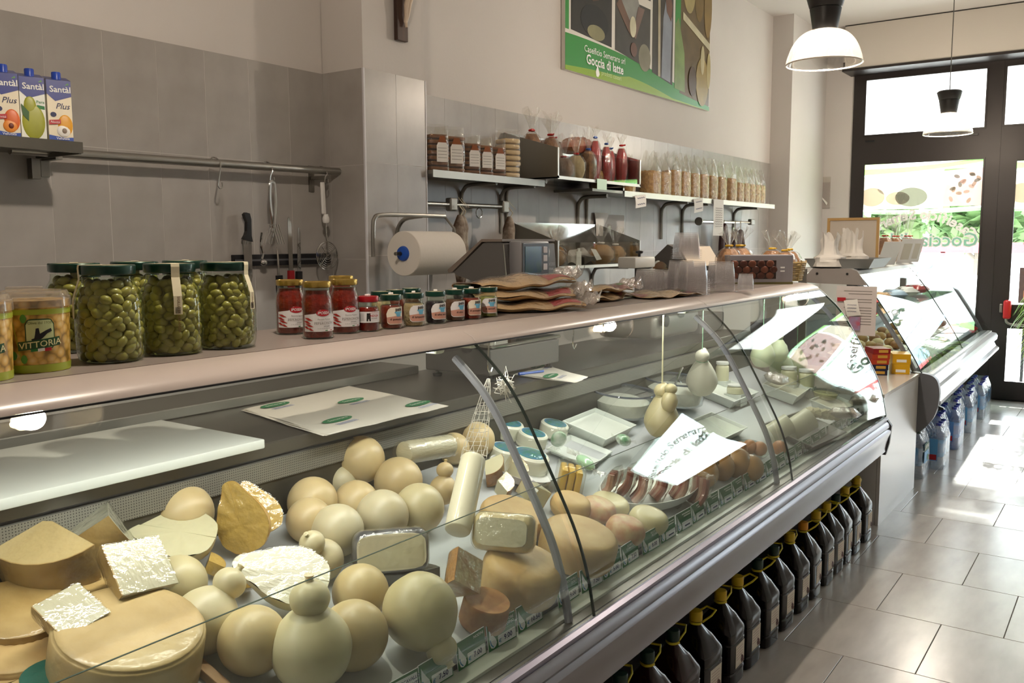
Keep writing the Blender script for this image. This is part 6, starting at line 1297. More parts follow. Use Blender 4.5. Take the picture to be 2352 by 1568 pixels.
# halved caciocavalli, cut face up
def half_cacio(u, v, px, label, rot, lift=0, ar=.5, rind=None, cut=None, ln=1.45):
    p, r = rest(u, v, px, lift, ar); r = r/ln*1.15; t = thing('halved_caciocavallo', label, 'cheese', p, rot, 'halved caciocavalli in film')
    P_ = prf([(0, -r*1.0), (r*.55, -r*.9), (r*.92, -r*.45), (r, 0), (r*.86, r*.5), (r*.55, r*1.0), (r*.36, r*1.35), (r*.2, r*1.55), (0, r*1.6)], 3); n_ = 18; m = MB(); vs = []
    for (q, z) in P_:
        for i in range(n_+1): a = math.pi+math.pi*i/n_; vs.append((z, q*math.cos(a), q*math.sin(a)*.85))
    W = n_+1; m.add(vs, [(k*W+i, k*W+i+1, (k+1)*W+i+1, (k+1)*W+i) for k in range(len(P_)-1) for i in range(n_)])
    ob('rind', m, rind or CH[0], t, smooth=True, ang=80)
    cv = [(z, q, .001+.004*math.sin(9*z/r)) for q, z in P_]+[(z, -q, .001) for q, z in P_[::-1]]
    c = MB().add(cv+[(0, 0, .003)], [(i, (i+1) % len(cv), len(cv)) for i in range(len(cv))])
    ob('cut_face', c, cut or PASTE, t, smooth=True)
    ob('cling_film', MB().add([(x*1.015, y*1.02, z+.003) for x, y, z in cv]+[(0, 0, .006)], [(i, (i+1) % len(cv), len(cv)) for i in range(len(cv))]), CLING, t, smooth=True)
half_cacio(415, 1222, 200, 'halved caciocavallo, smooth white cut face, left of the yellow ones', axes(dirn(-1, .1, .2), dirn(.05, .42, 1)), .05, .4)
half_cacio(672, 1318, 215, 'halved caciocavallo with a streaky film-wrapped white face, at the centre', axes(dirn(-1, .15, .28), dirn(.1, .48, 1)), .075, .4, cut=mat('film white paste', '#d6d1bd', .45, coat=.7, coatr=.07, bump=(45, .35), stretch=(1, 3, 1)))
half_cacio(556, 1205, 165, 'aged yellow halved cheese standing with its point up', axes(dirn(-.35, -.2, 1), dirn(-.25, 1, .25)), .02, .95, mat('yellow rind', '#b98f45', .5, coat=.7, bump=(30, .5)), YEL_)
half_cacio(600, 1175, 130, 'aged yellow halved cheese leaning behind the other yellow one', axes(dirn(-.55, -.3, .75), dirn(.75, .6, .35)), .05, .9, mat('yellow rind', '#b98f45'), YEL_)
# wheels
def wheel_me(r, h, ribs=0, bev=.25):
    b_ = h*bev; P_ = prf([(0, 0), (r-b_, 0), (r-b_*.3, b_*.3), (r, b_), (r, h-b_), (r-b_*.3, h-b_*.3), (r-b_, h), (0, h)], 3) if not ribs else [(0, 0), (r-.012, 0), (r-.004, .005), (r, .012), (r*.985, h-.010), (r*.97, h-.003), (r*.93, h), (0, h)]
    n_ = 40 if not ribs else ribs; m = MB(); vs = []
    for (q, z) in P_:
        for i in range(n_): a = 2*math.pi*i/n_; qq = q-(.0022 if (ribs and i % 2 and .008 < z < h-.006) else 0); vs.append((qq*math.cos(a), qq*math.sin(a), z))
    m.add(vs, [(k*n_+i, k*n_+(i+1) % n_, (k+1)*n_+(i+1) % n_, (k+1)*n_+i) for k in range(len(P_)-1) for i in range(n_)]); return m
def wheel(u, v, px, hpx, label, m_=RINDP, ribs=0, lift=0, rot=None, grp='cheese wheels', bev=.28):
    p, r = rest(u, v, px, lift, hpx/px*.85); h = 2*r*hpx/px*.8
    t = thing('wheel_cheese', label, 'cheese', (p.x, p.y, p.z-h*.5), rot or (.29, 0, random.random()*6) if not rot else rot, grp); t.rotation_euler = (.29, 0, 0)
    ob('wheel', wheel_me(r, h, ribs, bev), m_, t, smooth=True, ang=50 if ribs else 60); return p, r, h
wheel(1185, 1318, 186, 120, 'large smooth tan wheel beside the first glass joint'); wheel(1170, 1190, 155, 66, 'flat tan wheel behind the halved pale cheese')
wheel(1318, 1248, 180, 96, 'large flat tan wheel just beyond the first glass joint'); wheel(1105, 1402, 112, 84, 'ribbed reddish wheel under the speckled wedge', mat('reddish rind', '#b98c58', .55, var=(30, .5), col2='#96603a', bump=(30, .3)), 72)
wheel(280, 1490, 330, 190, 'big film-wrapped wheel in the near left corner', mat('wrapped rind', '#bfa676', .45, var=(9, .2), col2='#a98d58', coat=.35, coatr=.15, bump=(26, .35)), 0, bev=.16); wheel(186, 1345, 130, 84, 'small ribbed wheel under the grey-topped wedge', RIND, 64, .0)
wheel(30, 1420, 230, 90, 'ribbed dark wheel at the far left bottom', RIND, 80); wheel(20, 1500, 210, 70, 'pale flat wheel at the left edge', RINDP, 0, .0)
for i, (u, v, px, h, m_, lb) in enumerate(((1430, 1215, 92, 66, 0, 'speckled small cheese nearest the price cards'), (1368, 1168, 86, 52, 0, 'speckled small cheese behind the nearest speckled one'), (1396, 1158, 92, 46, 1, 'smooth pale small cheese left of the sausage tray'), (1484, 1192, 92, 56, 1, 'smooth pale small cheese in front of the sausage tray'), (1305, 1160, 96, 60, 2, 'small tan cheese behind the large flat wheel'))):
    mm = (mat('speckled cheese', '#cdb98a', .45, var=(26, .9), col2='#b06a44'), mat('pale scamorza', '#d3c79c', .4, coat=.2), RINDP)[m_]
    wheel(u, v, px, h, lb, mm, grp='small round cheeses', bev=.42)
# wedges
def wax(n, Z, ang, hint=None):
    n = Vector(n).normalized(); Z = Vector(Z); Z = (Z-n*Z.dot(n)).normalized(); X = Matrix.Rotation(-(math.pi/2+ang/2), 3, Z) @ n
    if hint is not None:
        X2 = Matrix.Rotation(-(math.pi/2+ang/2), 3, -Z) @ n
        if X2.dot(hint) > X.dot(hint): return axes(X2, -Z)
    return axes(X, Z)
def wedge(u, v, px, label, ang, rot, h=1.0, paste=PASTE, rind=RIND, lift=0, ar=.6, R=1.0, capr=False):
    p, r = rest(u, v, px, lift, ar); rad = r*1.25*R; hh = r*1.25*h*R; t = thing('cheese_wedge', label, 'cheese', (p.x, p.y, p.z), rot, 'wrapped cheese wedges'); n_ = 12
    c0 = rad*.55
    pts = [(-c0, 0)]+[(rad*math.cos(-ang/2+ang*i/n_)-c0, rad*math.sin(-ang/2+ang*i/n_)) for i in range(n_+1)]
    ob('paste', MB().extr(pts, -hh*.5, hh*.5), paste, t)
    rp = pts[1:]; ro = [((x+c0)*1.02-c0, y*1.02) for x, y in rp]
    ob('rind', MB().extr(ro+rp[::-1], -hh*.505, hh*.505), rind, t, smooth=True)
    if capr:
        for zz in (-1, 1): ob('rind_face', MB().extr([(-c0, 0)]+[((x+c0)*1.005-c0, y*1.005) for x, y in rp], zz*hh*.5, zz*hh*.512), rind, t)
    ob('cling_film', MB().extr([(-c0-.002, 0)]+[((x+c0)*1.03-c0, y*1.03) for x, y in rp], -hh*.52, hh*.52), CLING, t)
    return p, r
wedge(80, 1285, 220, 'large half wheel with a ribbed rind at the left case back', 2.6, axes(dirn(-.2, .8, -.35), dirn(.1, .35, .9)), .75, paste=mat('half wheel top', '#bfa877', .5, coat=.6, bump=(30, .5)), lift=.03, ar=.7)
wedge(218, 1235, 150, 'grey-topped wedge sitting on the small ribbed wheel', 1.35, wax(dirn(-.45, .2, .85), dirn(.85, -.4, .2), 1.35, dirn(.3, .8, -.3)), .95, paste=mat('grey mould top', '#b9b6a4', .5, coat=.7, coatr=.08, bump=(30, .5)), lift=.075, ar=.6, R=1.35)
wedge(312, 1318, 155, 'white wedge lying on the big wrapped wheel, upper one', 1.2, wax(dirn(.6, .35, .7), dirn(.6, .5, -.4), 1.2, dirn(-.7, .5, -.4)), .95, PASTW, lift=.10, ar=.6, R=1.4)
wedge(165, 1420, 130, 'white wedge lying on the big wrapped wheel, lower one', 1.2, wax(dirn(.35, .35, .85), dirn(.8, .4, -.3), 1.2, dirn(-.4, .8, -.4)), 1.0, PASTW, lift=.09, ar=.6, R=1.4)
def half_round(u, v, px, hpx, label, n, paste, rind, lift, inset):
    p, r = rest(u, v, px, lift, hpx/px); w_ = r; h = r*hpx/px; n = Vector(n).normalized(); Z = Vector((0, 0, 1)); Z = (Z-n*Z.dot(n)).normalized()
    t = thing('halved_round_cheese', label, 'cheese', p, axes(Z.cross(n), Z), 'wrapped cheese wedges'); b_ = h*.55
    ob('rind', MB().rbox((-w_, 0, -h), (w_, r*.85, h), b_, 5), rind, t, smooth=True, ang=60)
    N2 = 32; pts = []
    for i in range(N2):
        a = 2*math.pi*i/N2; c, s = math.cos(a), math.sin(a); q = (abs(c)**5+abs(s)**5)**-.2; pts.append(((w_-inset)*q*c, (h-inset)*q*s))
    m = MB().extr(pts, -.001, .003, Matrix.Rotation(math.pi/2, 4, 'X'))
    ob('cut_face', MB().extr(pts, -b_*.9, .002, Matrix.Rotation(math.pi/2, 4, 'X')), paste, t)
    ob('cling_film', MB().rbox((-w_*1.02, -.006, -h*1.03), (w_*1.02, r*.9, h*1.03), b_, 4), CLING, t, smooth=True)
half_round(900, 1268, 176, 100, 'white half cheese with a black rind and shiny foil edge', dirn(.2, .9, .2), mat('crumbly white paste', '#cfc7ab', .6, bump=(22, .5), coat=.3), BLKR, .05, .010)
wedge(940, 1318, 110, 'black-rind piece lying under the black-rind wedge', 2.6, wax(dirn(.1, .9, 0), dirn(0, .05, 1), 2.6), .4, paste=BLKR, rind=BLKR, lift=.0, ar=.4)
wedge(1062, 1318, 130, 'speckled orange-rind wedge in film on the ribbed wheel', 1.3, wax(dirn(.75, .5, .45), dirn(.35, -.5, .8), 1.3, dirn(-.4, .9, 0)), 1.0, paste=mat('speckled paste', '#d2bf94', .5, var=(40, .3), col2='#b98a60', coat=.7, bump=(35, .6)), rind=mat('orange rind', '#b07c40', .5, coat=.9, coatr=.06, bump=(40, .8)), lift=.085, ar=.6)
half_round(1150, 1222, 148, 88, 'pale halved round cheese in film on the smooth tan wheel', dirn(-.25, .9, .3), PASTW, mat('cream rind', '#c9b68a', .5, coat=.8, bump=(30, .6)), .135, .014)
wedge(1055, 1200, 80, 'narrow rind wedge below the long provolone', 1.0, axes(dirn(.1, .3, -1), dirn(0, 1, .2)), .6, RIND, RIND, lift=.06, ar=.7)
wedge(110, 1555, 200, 'round cheese with a green label in the near corner', 6.1, (.32, 0, 0), .45, RINDP, RINDP, lift=-.02, ar=.4)
p, r = rest(110, 1545, 150, .04, .2); ob('cheese_label', MB().extr(oval(0, 0, r*.9, r*.55, 24), 0, .003), mat('foil green', '#1e5f52', .3, coat=.7, bump=(30, .5)), None, loc=p, rot=(.32, 0, .2), label='green foil label lying on the corner cheese', cat='label')
for i, (u, v, px, lb) in enumerate(((492, 1298, 62, 'small yellow knob piece between the round cheeses'), (560, 1330, 86, 'ribbed yellow piece beneath the halved white cheese'))): wedge(u, v, px, lb, 1.8, (.4, .2, i*2.0), .8, YEL_, mat('yellow rind', '#b98f45'), lift=.02)
# provolone logs
def log(a, b_, r, label, m_, film_=True):
    a, b_ = Vector(a), Vector(b_); t = thing('provolone_log', label, 'cheese', (a+b_)/2, (b_-a).to_track_quat('Z', 'Y').to_euler()); L_ = (b_-a).length
    ob('log', MB().lathe(prf([(0, -L_/2), (r*.8, -L_/2+.004), (r, -L_/2+.02), (r*1.02, 0), (r, L_/2-.02), (r*.8, L_/2-.004), (0, L_/2)], 3), 24), m_, t, smooth=True, ang=70)
    if film_: ob('cling_film', MB().lathe([(r*1.05, -L_/2-.005), (r*1.06, L_/2+.003)], 24, caps=True), CLING, t, smooth=True)
    return t
NET = mat('white net', '#dcd7cc', .7)
A = at(1088, 1050, y=1.52); B_ = at(1050, 1222, y=1.44)
t = log(B_, A, .036, 'long pale provolone hanging in a net at the first glass joint', mat('log white', '#d6d0b6', .45, coat=.4), False)
H_ = at(1122, 870, y=1.58); m = MB()
for k in range(10):
    s = k/9; c = A.lerp(H_, s); rr_ = .034*(1-s)**.8+.005; m.tube([c+Vector((rr_*math.cos(.6283*i), rr_*math.sin(.6283*i), 0)) for i in range(10)], .0008, 3, closed=True)
for i in range(10): m.tube([A.lerp(H_, k/6)+Vector(((.034*(1-k/6)**.8+.005)*math.cos(.6283*i+.3*k), (.034*(1-k/6)**.8+.005)*math.sin(.6283*i+.3*k), 0)) for k in range(7)], .0008, 3)
Minv = t.matrix_basis.inverted()
ob('net', MB().add(m.v, m.f, Minv), NET, t, kind='stuff')
G_ = at(1160, 885, y=1.58); rr = random.Random(6); m = MB()
for k in range(26): 
    a = rr.random()*6.28; m.tube([G_+Vector((rr.gauss(0, .018), rr.gauss(0, .012), rr.gauss(0, .018))) for _ in range(6)], .0012, 3)
ob('net_bunch', m, NET, None, label='bunched white net hanging from the steel hook', cat='net', smooth=True)
def hang_hook(p, label):
    ob('hanging_hook', MB().tube(spline([(p.x+.0, p.y, 1.3615), (p.x-.01, p.y, p.z+.05), (p.x-.012, p.y, p.z+.01), (p.x, p.y, p.z-.008), (p.x+.012, p.y, p.z+.006)], 4), .0025, 6), STEELM, None, smooth=True, label=label, cat='hook', group='hooks under the canopy')
hang_hook(at(1126, 850, y=1.66), 'steel hook under the canopy carrying the net'); hang_hook(at(1320, 795, y=1.68), 'empty steel hook under the canopy in the second bay')
A = at(925, 1040, y=1.83); B_ = at(1035, 1022, y=1.83); log(A, B_, .036, 'short film-wrapped provolone log lying on the round cheeses', PASTW)
ballc(1042, 1030, 74, 'orange round cheese at the end of the wrapped log', 2, .0)
# oval plate of pecorino wedges with its card
def dish(u, v, px, label, rx, ry, h=.03, m_=None, lift=0, rz=0, tilt=.29, name='oval_dish'):
    p, r = rest(u, v, px, lift, .08); t = thing(name, label, 'dish', (p.x, p.y, ZF(p.y)+lift+.012), (tilt, 0, rz)); m = MB(); n_ = 36
    lv = [(.0, .0), (.82, 0), (.9, .004), (1, h), (1.02, h), (.93, .009), (.84, .005), (0, .005)]
    vs = [(q*r*rx*math.cos(2*math.pi*i/n_), q*r*ry*math.sin(2*math.pi*i/n_), z) for q, z in lv for i in range(n_)]
    m.add(vs, [(k*n_+i, k*n_+(i+1) % n_, (k+1)*n_+(i+1) % n_, (k+1)*n_+i) for k in range(len(lv)-1) for i in range(n_)]); ob('dish', m, m_ or mat('white dish', '#d8dad8', .25), t, smooth=True, ang=40); return p, r
dish(1195, 1092, 180, 'white oval dish of wrapped pecorino pieces', 1, .85, .03, rz=.5)
for i, (u, v, px, lb) in enumerate(((1135, 1080, 70, 'wrapped brown-rind pecorino piece at the dish left end'), (1160, 1118, 62, 'wrapped pecorino piece at the dish front'), (1185, 1075, 66, 'wrapped pecorino piece behind the offer card'), (1225, 1130, 70, 'wrapped pecorino piece under the offer card'))):
    wedge(u, v, px, lb, 2.0, (.5, .2, .6*i-1.4), .9, PASTE, mat('orange rind', '#b07c40'), lift=.03, ar=.5)
p, r = rest(1220, 1108, 80, .07, .3); t = thing('offer_card', 'handwritten offer card for pecorino lying in the oval dish', 'card', p, (.75, .1, .45))
ob('card', MB().rbox((-.05, -.035, 0), (.05, .035, .002), .001, 1), PAPER, t)
for s, y, sz in (('OFFERTA', .018, .017), ('PECORINO', -.004, .017), ('SEC..', -.022, .013)): ob('handwriting', text_on(TR(0, y, .0025), s, sz, .0), INK, t)
# small fresh cheese tubs with green tops
def fresh(u, v, px, label, lift=0):
    p, r = rest(u, v, px, lift, .5); t = thing('fresh_cheese_tub', label, 'cheese tub', (p.x, p.y, p.z), (.25, .05, 0), 'green-topped fresh cheese tubs')
    ob('cheese', MB().lathe([(0, -r*.5), (r*.9, -r*.5), (r, -r*.4), (r, r*.35), (r*.92, r*.45), (0, r*.45)], 22), mat('fresh white', '#dcdccb', .4, coat=.5), t, smooth=True)
    ob('top_label', MB().lathe([(0, r*.46), (r*.8, r*.46), (r*.8, r*.48), (0, r*.48)], 20), mat('tub green', '#2f7a5c', .4, var=(40, .6), col2='#3a6ea0'), t); ob('film', MB().ball((0, 0, 0), (r*1.12, r*1.12, r*.62), 16, 8), CLING, t, smooth=True)
for i, (u, v, px, li, lb) in enumerate(((1165, 985, 74, .02, 'green-topped fresh cheese at the upper left of its pile'), (1222, 1008, 70, .03, 'green-topped fresh cheese on the near side of its pile'), (1272, 985, 66, .01, 'green-topped fresh cheese at the right of its pile'), (1160, 1042, 74, .0, 'green-topped fresh cheese low at the left of its pile'), (1215, 1060, 90, .0, 'large green-topped fresh cheese low beside the dish'))): fresh(u, v, px, lb, li)
# yellow slab bag, twisted green wrappers
p, r = rest(1308, 1098, 100, 0, .7); t = thing('yellow_cheese_slab', 'sliced yellow cheese block in a clear bag', 'cheese', p, (.2, 0, .6))
for k in range(3): ob('slab', MB().rbox((-r*.85, -r*.5+k*r*.34, -r*.6), (r*.7, -r*.2+k*r*.34, r*.55), .006, 2), mat('yellow cheese', '#d4af4e', .4, coat=.3), t, smooth=True)
ob('bag', MB().rbox((-r*1.0, -r*.65, -r*.68), (r*.95, r*.65, r*.75), .02, 3), CLING, t, smooth=True)
for i, (u, v, lb, rz) in enumerate(((1283, 1008, 'twisted green cheese wrapper next to the glass joint', .9), (1432, 1010, 'twisted green cheese wrapper in front of the hanging pear cheese', .3), (1345, 1062, 'pale green leaf-shaped wrapper in the second bay', 1.2))):
    p, r = rest(u, v, 66, .06, .5); t = thing('green_wrapper', lb, 'wrapper', p, (.4, .7-.5*i, rz), 'twisted green wrappers')
    ob('sweet', MB().ball((0, 0, 0), (r*.9, r*.55, r*.4), 14, 8), (mat('bright green foil', '#17803a', .3, var=(16, .6), col2='#dfe6da', coat=.6), mat('pale green foil', '#a8cfa8', .3, coat=.6))[i == 2], t, smooth=True)
    for s in (-1, 1): ob('twist', MB().grid(lambda a, b2: (s*(r*.75+r*.9*a), (b2-.5)*r*(.3+1.1*a), .012*math.sin(14*b2)*a), 5, 10), BAGFILM, t, smooth=True)
# white trays and clear bowls
def tray(u, v, px, label, lx, ly, h, m_=None, lift=0, rz=0, fill=None):
    p, r = rest(u, v, px, lift, .15); t = thing('white_tray', label, 'tray', (p.x, p.y, ZF(p.y)+lift+.004), (.29, 0, rz), 'white food trays'); a, b_ = r*lx, r*ly
    m = MB(); lv = [(.86, 0), (1, h), (1.05, h), (1.05, h-.004), (1.01, h-.004)]; vs = []
    def rr_(q, z): return [(sx*a*q, sy*b_*q, z) for sx, sy in ((-1, -1), (1, -1), (1, 1), (-1, 1))]
    for q, z in lv: vs += rr_(q, z)
    m.add(vs, [(k*4+i, k*4+(i+1) % 4, (k+1)*4+(i+1) % 4, (k+1)*4+i) for k in range(len(lv)-1) for i in range(4)]+[(3, 2, 1, 0)]); ob('tray', m, m_ or mat('tray white', '#d3d9d2', .35), t)
    if fill: ob('contents', MB().add([(x*.97, y*.97, z) for x, y, z in rr_(.97, h*.7)], [(0, 1, 2, 3)]), fill, t)
    return p, r
MILK = mat('whey white', '#dfe4da', .15, coat=.5)
tray(1372, 985, 170, 'shallow white tray of whey in front of the clear bowl', 1, .62, .05, fill=MILK, rz=.1); tray(1330, 1035, 150, 'white paper-lined tray beside the green wrappers', 1, .7, .02, rz=.2)
tray(1670, 905, 150, 'white tray at the back of the second bay', 1, .55, .05, fill=MILK, rz=.0); tray(1640, 985, 150, 'white tray behind the smoked cheeses', 1, .6, .04, fill=MILK)
BOWLM = clear('clear bowl', '#eef2f2', .08, .02, haze=.04)
for i, (u, v, px, lb) in enumerate(((1425, 935, 148, 'left clear bowl of white cheese at the case back'), (1548, 908, 148, 'right clear bowl of white ricotta with a spoon'))):
    p, r = rest(u, v, px, 0, .3); t = thing('clear_bowl', lb, 'bowl', (p.x, p.y, ZF(p.y)+.012), (.1, 0, 0), 'clear bowls at the case back'); h = r*.75
    ob('bowl', MB().lathe([(0, 0), (r*.8, 0), (r*.88, .008), (r*.95, h), (r*1.0, h+.004), (r*1.0, h-.004), (r*.96, h-.004)], 40), BOWLM, t, smooth=True, ang=40)
    ob('rim', MB().tube([(r*math.cos(2*math.pi*k/40), r*math.sin(2*math.pi*k/40), h) for k in range(40)], .0045, 6, closed=True), clear('rim plastic', '#aeb4c0', .12, .05, haze=.3, hazecol='#9a9fb0'), t, smooth=True)
    ob('cheese', MB().lathe([(0, .01), (r*.78, .01), (r*.86, h*.6), (r*.6, h*.72), (0, h*.76)], 30), mat('ricotta', '#dcd8c8', .5, bump=(14, .8)), t, smooth=True)
    if i: ob('spoon', MB().tube([(-.01, 0, h*.75), (r*.5, .02, h*1.15), (r*.8, .03, h*1.3)], .006, 6), STEELM, t, smooth=True)
# sausages in an oval tray
dish(1490, 1130, 300, 'long white oval tray of packed sausages', 1, .5, .045, rz=-.25)
MEAT = mat('raw sausage', '#9a5f52', .4, var=(18, .6), col2='#cbb0a0', coat=.7, bump=(30, .5)); MEATD = mat('dry sausage', '#7c3f34', .4, var=(14, .5), col2='#a8685a', coat=.7)
rr = random.Random(15)
for i, (u, v) in enumerate(((1385, 1105), (1425, 1100), (1455, 1115), (1500, 1108), (1545, 1110), (1590, 1120))):
    p, r = rest(u, v, 74, .03, .6); t = thing('sausage_pack', '%s clear pack of sausages in the long oval tray from the left' % ordn(i), 'sausage pack', p, (.5, 0, .3+.15*i), 'sausage packs in the oval tray')
    for k in range(4): ob('sausage', MB().tube(spline([(-r*.75+.018*k, -.02, -r*.8), (-r*.7+.02*k, -.03, 0), (-r*.6+.022*k, -.015, r*.85)], 4), .0125, 8), (MEAT, MEATD)[(i+k) % 2], t, smooth=True)
    ob('bag', pillow(r*2.3, r*2.5, .05, rr, 10, 10), CLING, t, loc=(0, 0, 0), rot=(math.pi/2, 0, 0), smooth=True); ob('label', MB().grid(lambda a, b2: (r*.35+.03*a, -.032, -r*.7+r*1.3*b2), 2, 4), PAPER, t)
# smoked brown scamorze
SMK = mat('smoked brown', '#8f6238', .4, var=(10, .5), col2='#b98a4a', coat=.5)
for i, (u, v, px, lb) in enumerate(((1620, 1085, 70, 'leftmost'), (1655, 1070, 70, 'second'), (1690, 1060, 76, 'third'), (1722, 1072, 66, 'rightmost'))):
    p, r = rest(u, v, px, .0, .8); t = thing('smoked_scamorza', '%s smoked brown scamorza in the second bay' % lb, 'cheese', p, (.3, .9, .4*i), 'smoked scamorze')
    ob('body', MB().lathe(prf([(0, -r), (r*.7, -r*.75), (r*.95, -.1*r), (r*.75, r*.5), (r*.3, r*.9), (r*.34, r*1.1), (r*.2, r*1.25), (0, r*1.25)], 3), 22), SMK, t, smooth=True, ang=80); ob('string', MB().tube([(r*.33*math.cos(k), r*.33*math.sin(k), r*.95) for k in range(7)], .002, 4, closed=True), STR, t)
dish(1720, 1040, 150, 'clear-edged dish of pale orange slices near the second joint', 1, .55, .02, BOWLM, .0)
for i, (u, v) in enumerate(((1700, 1030), (1722, 1026), (1745, 1030), (1790, 1028))):
    p, r = rest(u, v, 34, .03, .5); t = thing('orange_nodule', '%s small orange smoked knot from the left by the second joint' % ordn(i), 'cheese', p, 0, 'small orange knots'); ob('body', MB().ball((0, 0, 0), r, 14, 10), mat('orange knot', '#b9835a', .4), t, smooth=True)
# hanging pear cheeses
ROPE = mat('pale rope', '#cfc9a4', .8); GSTR = mat('green string', '#8fbf9c', .6)
def hang(u, v, px, y, label, k=0, head=True, rope=GSTR, up=.0, tilt=0, col=None):
    p = at(u, v, y=y); r = size_at(px, p)/2; t = thing('hanging_cheese', label, 'cheese', p, (0, tilt, .4), 'pear-shaped cheeses hanging under the canopy'); c = col or CH[k]
    ob('body', MB().lathe(prf([(0, -r*1.15), (r*.6, -r*1.0), (r*.97, -r*.4), (r*.95, r*.1), (r*.66, r*.75), (r*.4, r*1.15), (r*.3, r*1.25)], 4), 28), c, t, smooth=True, ang=80)
    if head: ob('head', MB().ball((0, 0, r*1.5), (r*.5, r*.46, r*.42), 18, 12), c, t, smooth=True); ob('ear', MB().ball((r*.35, -r*.1, r*1.62), (r*.28, r*.25, r*.3), 12, 8), c, t, smooth=True)
    R_ = Matrix.Rotation(tilt, 3, 'Y').inverted(); top = Vector((0, 0, (1.363-p.z)*math.cos(tilt))); 
    ob('rope', MB().tube([(r*.36*math.cos(.7*i), r*.36*math.sin(.7*i), r*1.22) for i in range(9)], .003, 5, closed=True).tube([(0, 0, r*1.2), R_ @ Vector((0, 0, 1.363-p.z))], .0035 if rope is ROPE else .002, 5), rope, t)
    return p, r
p, r = hang(1520, 958, 82, 1.62, 'big hanging pear cheese on a pale rope in the second bay', 0, True, ROPE)
t = thing('hanging_cheese', 'small cheese tied to the pale rope above the big one', 'cheese', (p.x-r*.3, p.y-r*.6, p.z+r*1.0), (0, .2, 0), 'pear-shaped cheeses hanging under the canopy')
ob('body', MB().ball((0, 0, 0), (r*.5, r*.45, r*.6), 18, 12), CH[0], t, smooth=True); ob('head', MB().ball((.0, 0, r*.7), (r*.4, r*.36, r*.3), 14, 10), CH[0], t, smooth=True)
PALEG = mat('pale green cheese', '#cdd6b4', .45, sss=.1)
hang(1612, 868, 72, 1.66, 'white pear cheese hanging on green string left of the jar', 1, True, GSTR, tilt=-.25, col=mat('greyish cheese', '#c9c7b4', .45))
for i, (u, v, px, lb) in enumerate(((1752, 812, 56, 'leftmost pale green hanging cheese in the third bay'), (1788, 806, 46, 'knotted pale green cheese hanging second in the third bay'), (1795, 838, 54, 'lower pale green cheese hanging in the third bay'), (1830, 832, 50, 'pale cheese hanging right of the lower one'))): hang(u, v, px, 1.66+.02*i, lb, 1, i != 3, GSTR, col=PALEG if i < 4 else CH[1])
# jars and tubs at the back
WLID = mat('white lid', '#d6d8d2', .35)
for i, (u, v, px, lb, h) in enumerate(((1659, 852, 30, 'small white-lidded jar at the back of the second bay', 1.4), (1690, 893, 40, 'low white-lidded tub below the small jar', .5), (1812, 862, 36, 'left pale jar at the back of the third bay', 1.1), (1852, 868, 36, 'right pale jar at the back of the third bay', 1.1))):
    p, r = rest(u, v, px, .06 if i < 2 else .05, h); t = thing('white_lid_jar', lb, 'jar', (p.x, p.y, p.z-r*h), 0, 'small pale jars at the case back'); H2 = 2*r*h
    ob('jar', MB().lathe(prf([(0, 0), (r*.9, 0), (r, r*.2), (r, H2*.7), (r*.85, H2*.82), (r*.82, H2*.88)], 3), 22), mat('jar cream', '#cbc9a8', .3, coat=.5), t, smooth=True); ob('lid', MB().lathe([(0, H2*.88), (r*.95, H2*.88), (r*.95, H2*1.02), (0, H2*1.03)], 20), WLID, t, smooth=True)
    ob('stand', MB().box((-r, -r, -.06), (r, r, -.0)), mat('tray white', '#d3d9d2'), t)
# third bay trays
tray(1845, 985, 190, 'big grey tray of stuffed cheese rolls in the third bay', 1, .62, .035, mat('tray grey', '#9da39f', .3, .4), rz=-.1)
tray(1800, 900, 130, 'clear film-covered tray behind the roll tray', 1, .6, .06, rz=.1, fill=mat('pale curd', '#cfcdb8', .4, coat=.8, bump=(30, .6)))
tray(1910, 930, 110, 'film-covered tray of pale pieces at the far end', 1, .6, .04, rz=-.1, fill=mat('pale curd', '#cfcdb8'))
tray(1960, 905, 110, 'last tray beside the end glass of the case', 1, .6, .05, rz=-.1, fill=mat('pale curd', '#cfcdb8'))
for i, (u, v, px) in enumerate(((1790, 985, 60), (1838, 975, 66))):
    p, r = rest(u, v, px, .03, .7); t = thing('stuffed_roll', ('left', 'right')[i]+' stuffed cheese roll showing its filling', 'cheese', p, (math.radians(62), 0, .75+.1*i), 'stuffed cheese rolls')
    ob('roll', MB().lathe([(0, -r*.9), (r*.75, -r*.9), (r*.8, r*.9), (0, r*.9)], 26), mat('roll cheese', '#cfcdb4', .4, coat=.4), t, smooth=True); ob('filling_ring', MB().lathe([(r*.32, r*.92), (r*.6, r*.92), (r*.6, r*.94), (r*.32, r*.94)], 22), mat('ham ring', '#8a5a48', .5), t); ob('filling', MB().lathe([(0, r*.92), (r*.3, r*.93)], 18, caps=False), mat('herb green', '#4f6a3a', .6), t)
p, r = rest(1890, 950, 110, .02, .4); t = thing('cheese_braid', 'film-wrapped braided cheese on the roll tray', 'cheese', p, (.2, .2, -.4))
for k in range(4): ob('strand', MB().tube([(-r*.9+.45*r*s, .02*math.sin(3*s+k*1.5), .015*math.cos(3*s+k*1.5)) for s in range(5)], .017, 8), mat('braid cream', '#cdc6a0', .4, coat=.6), t, smooth=True)
p, r = rest(1895, 905, 60, .02, .5); t = thing('salad_bowl', 'clear bowl of pale salad in the third bay', 'bowl', (p.x, p.y, ZF(p.y)+.03), (.1, 0, 0)); ob('bowl', MB().lathe([(0, 0), (r*.8, 0), (r, r*.6), (r*1.04, r*.6)], 26), BOWLM, t, smooth=True); ob('salad', MB().lathe([(0, .004), (r*.76, .004), (r*.9, r*.45), (0, r*.58)], 20), mat('pale salad', '#c6bd8a', .5, bump=(60, .8)), t, smooth=True)
rr = random.Random(21)
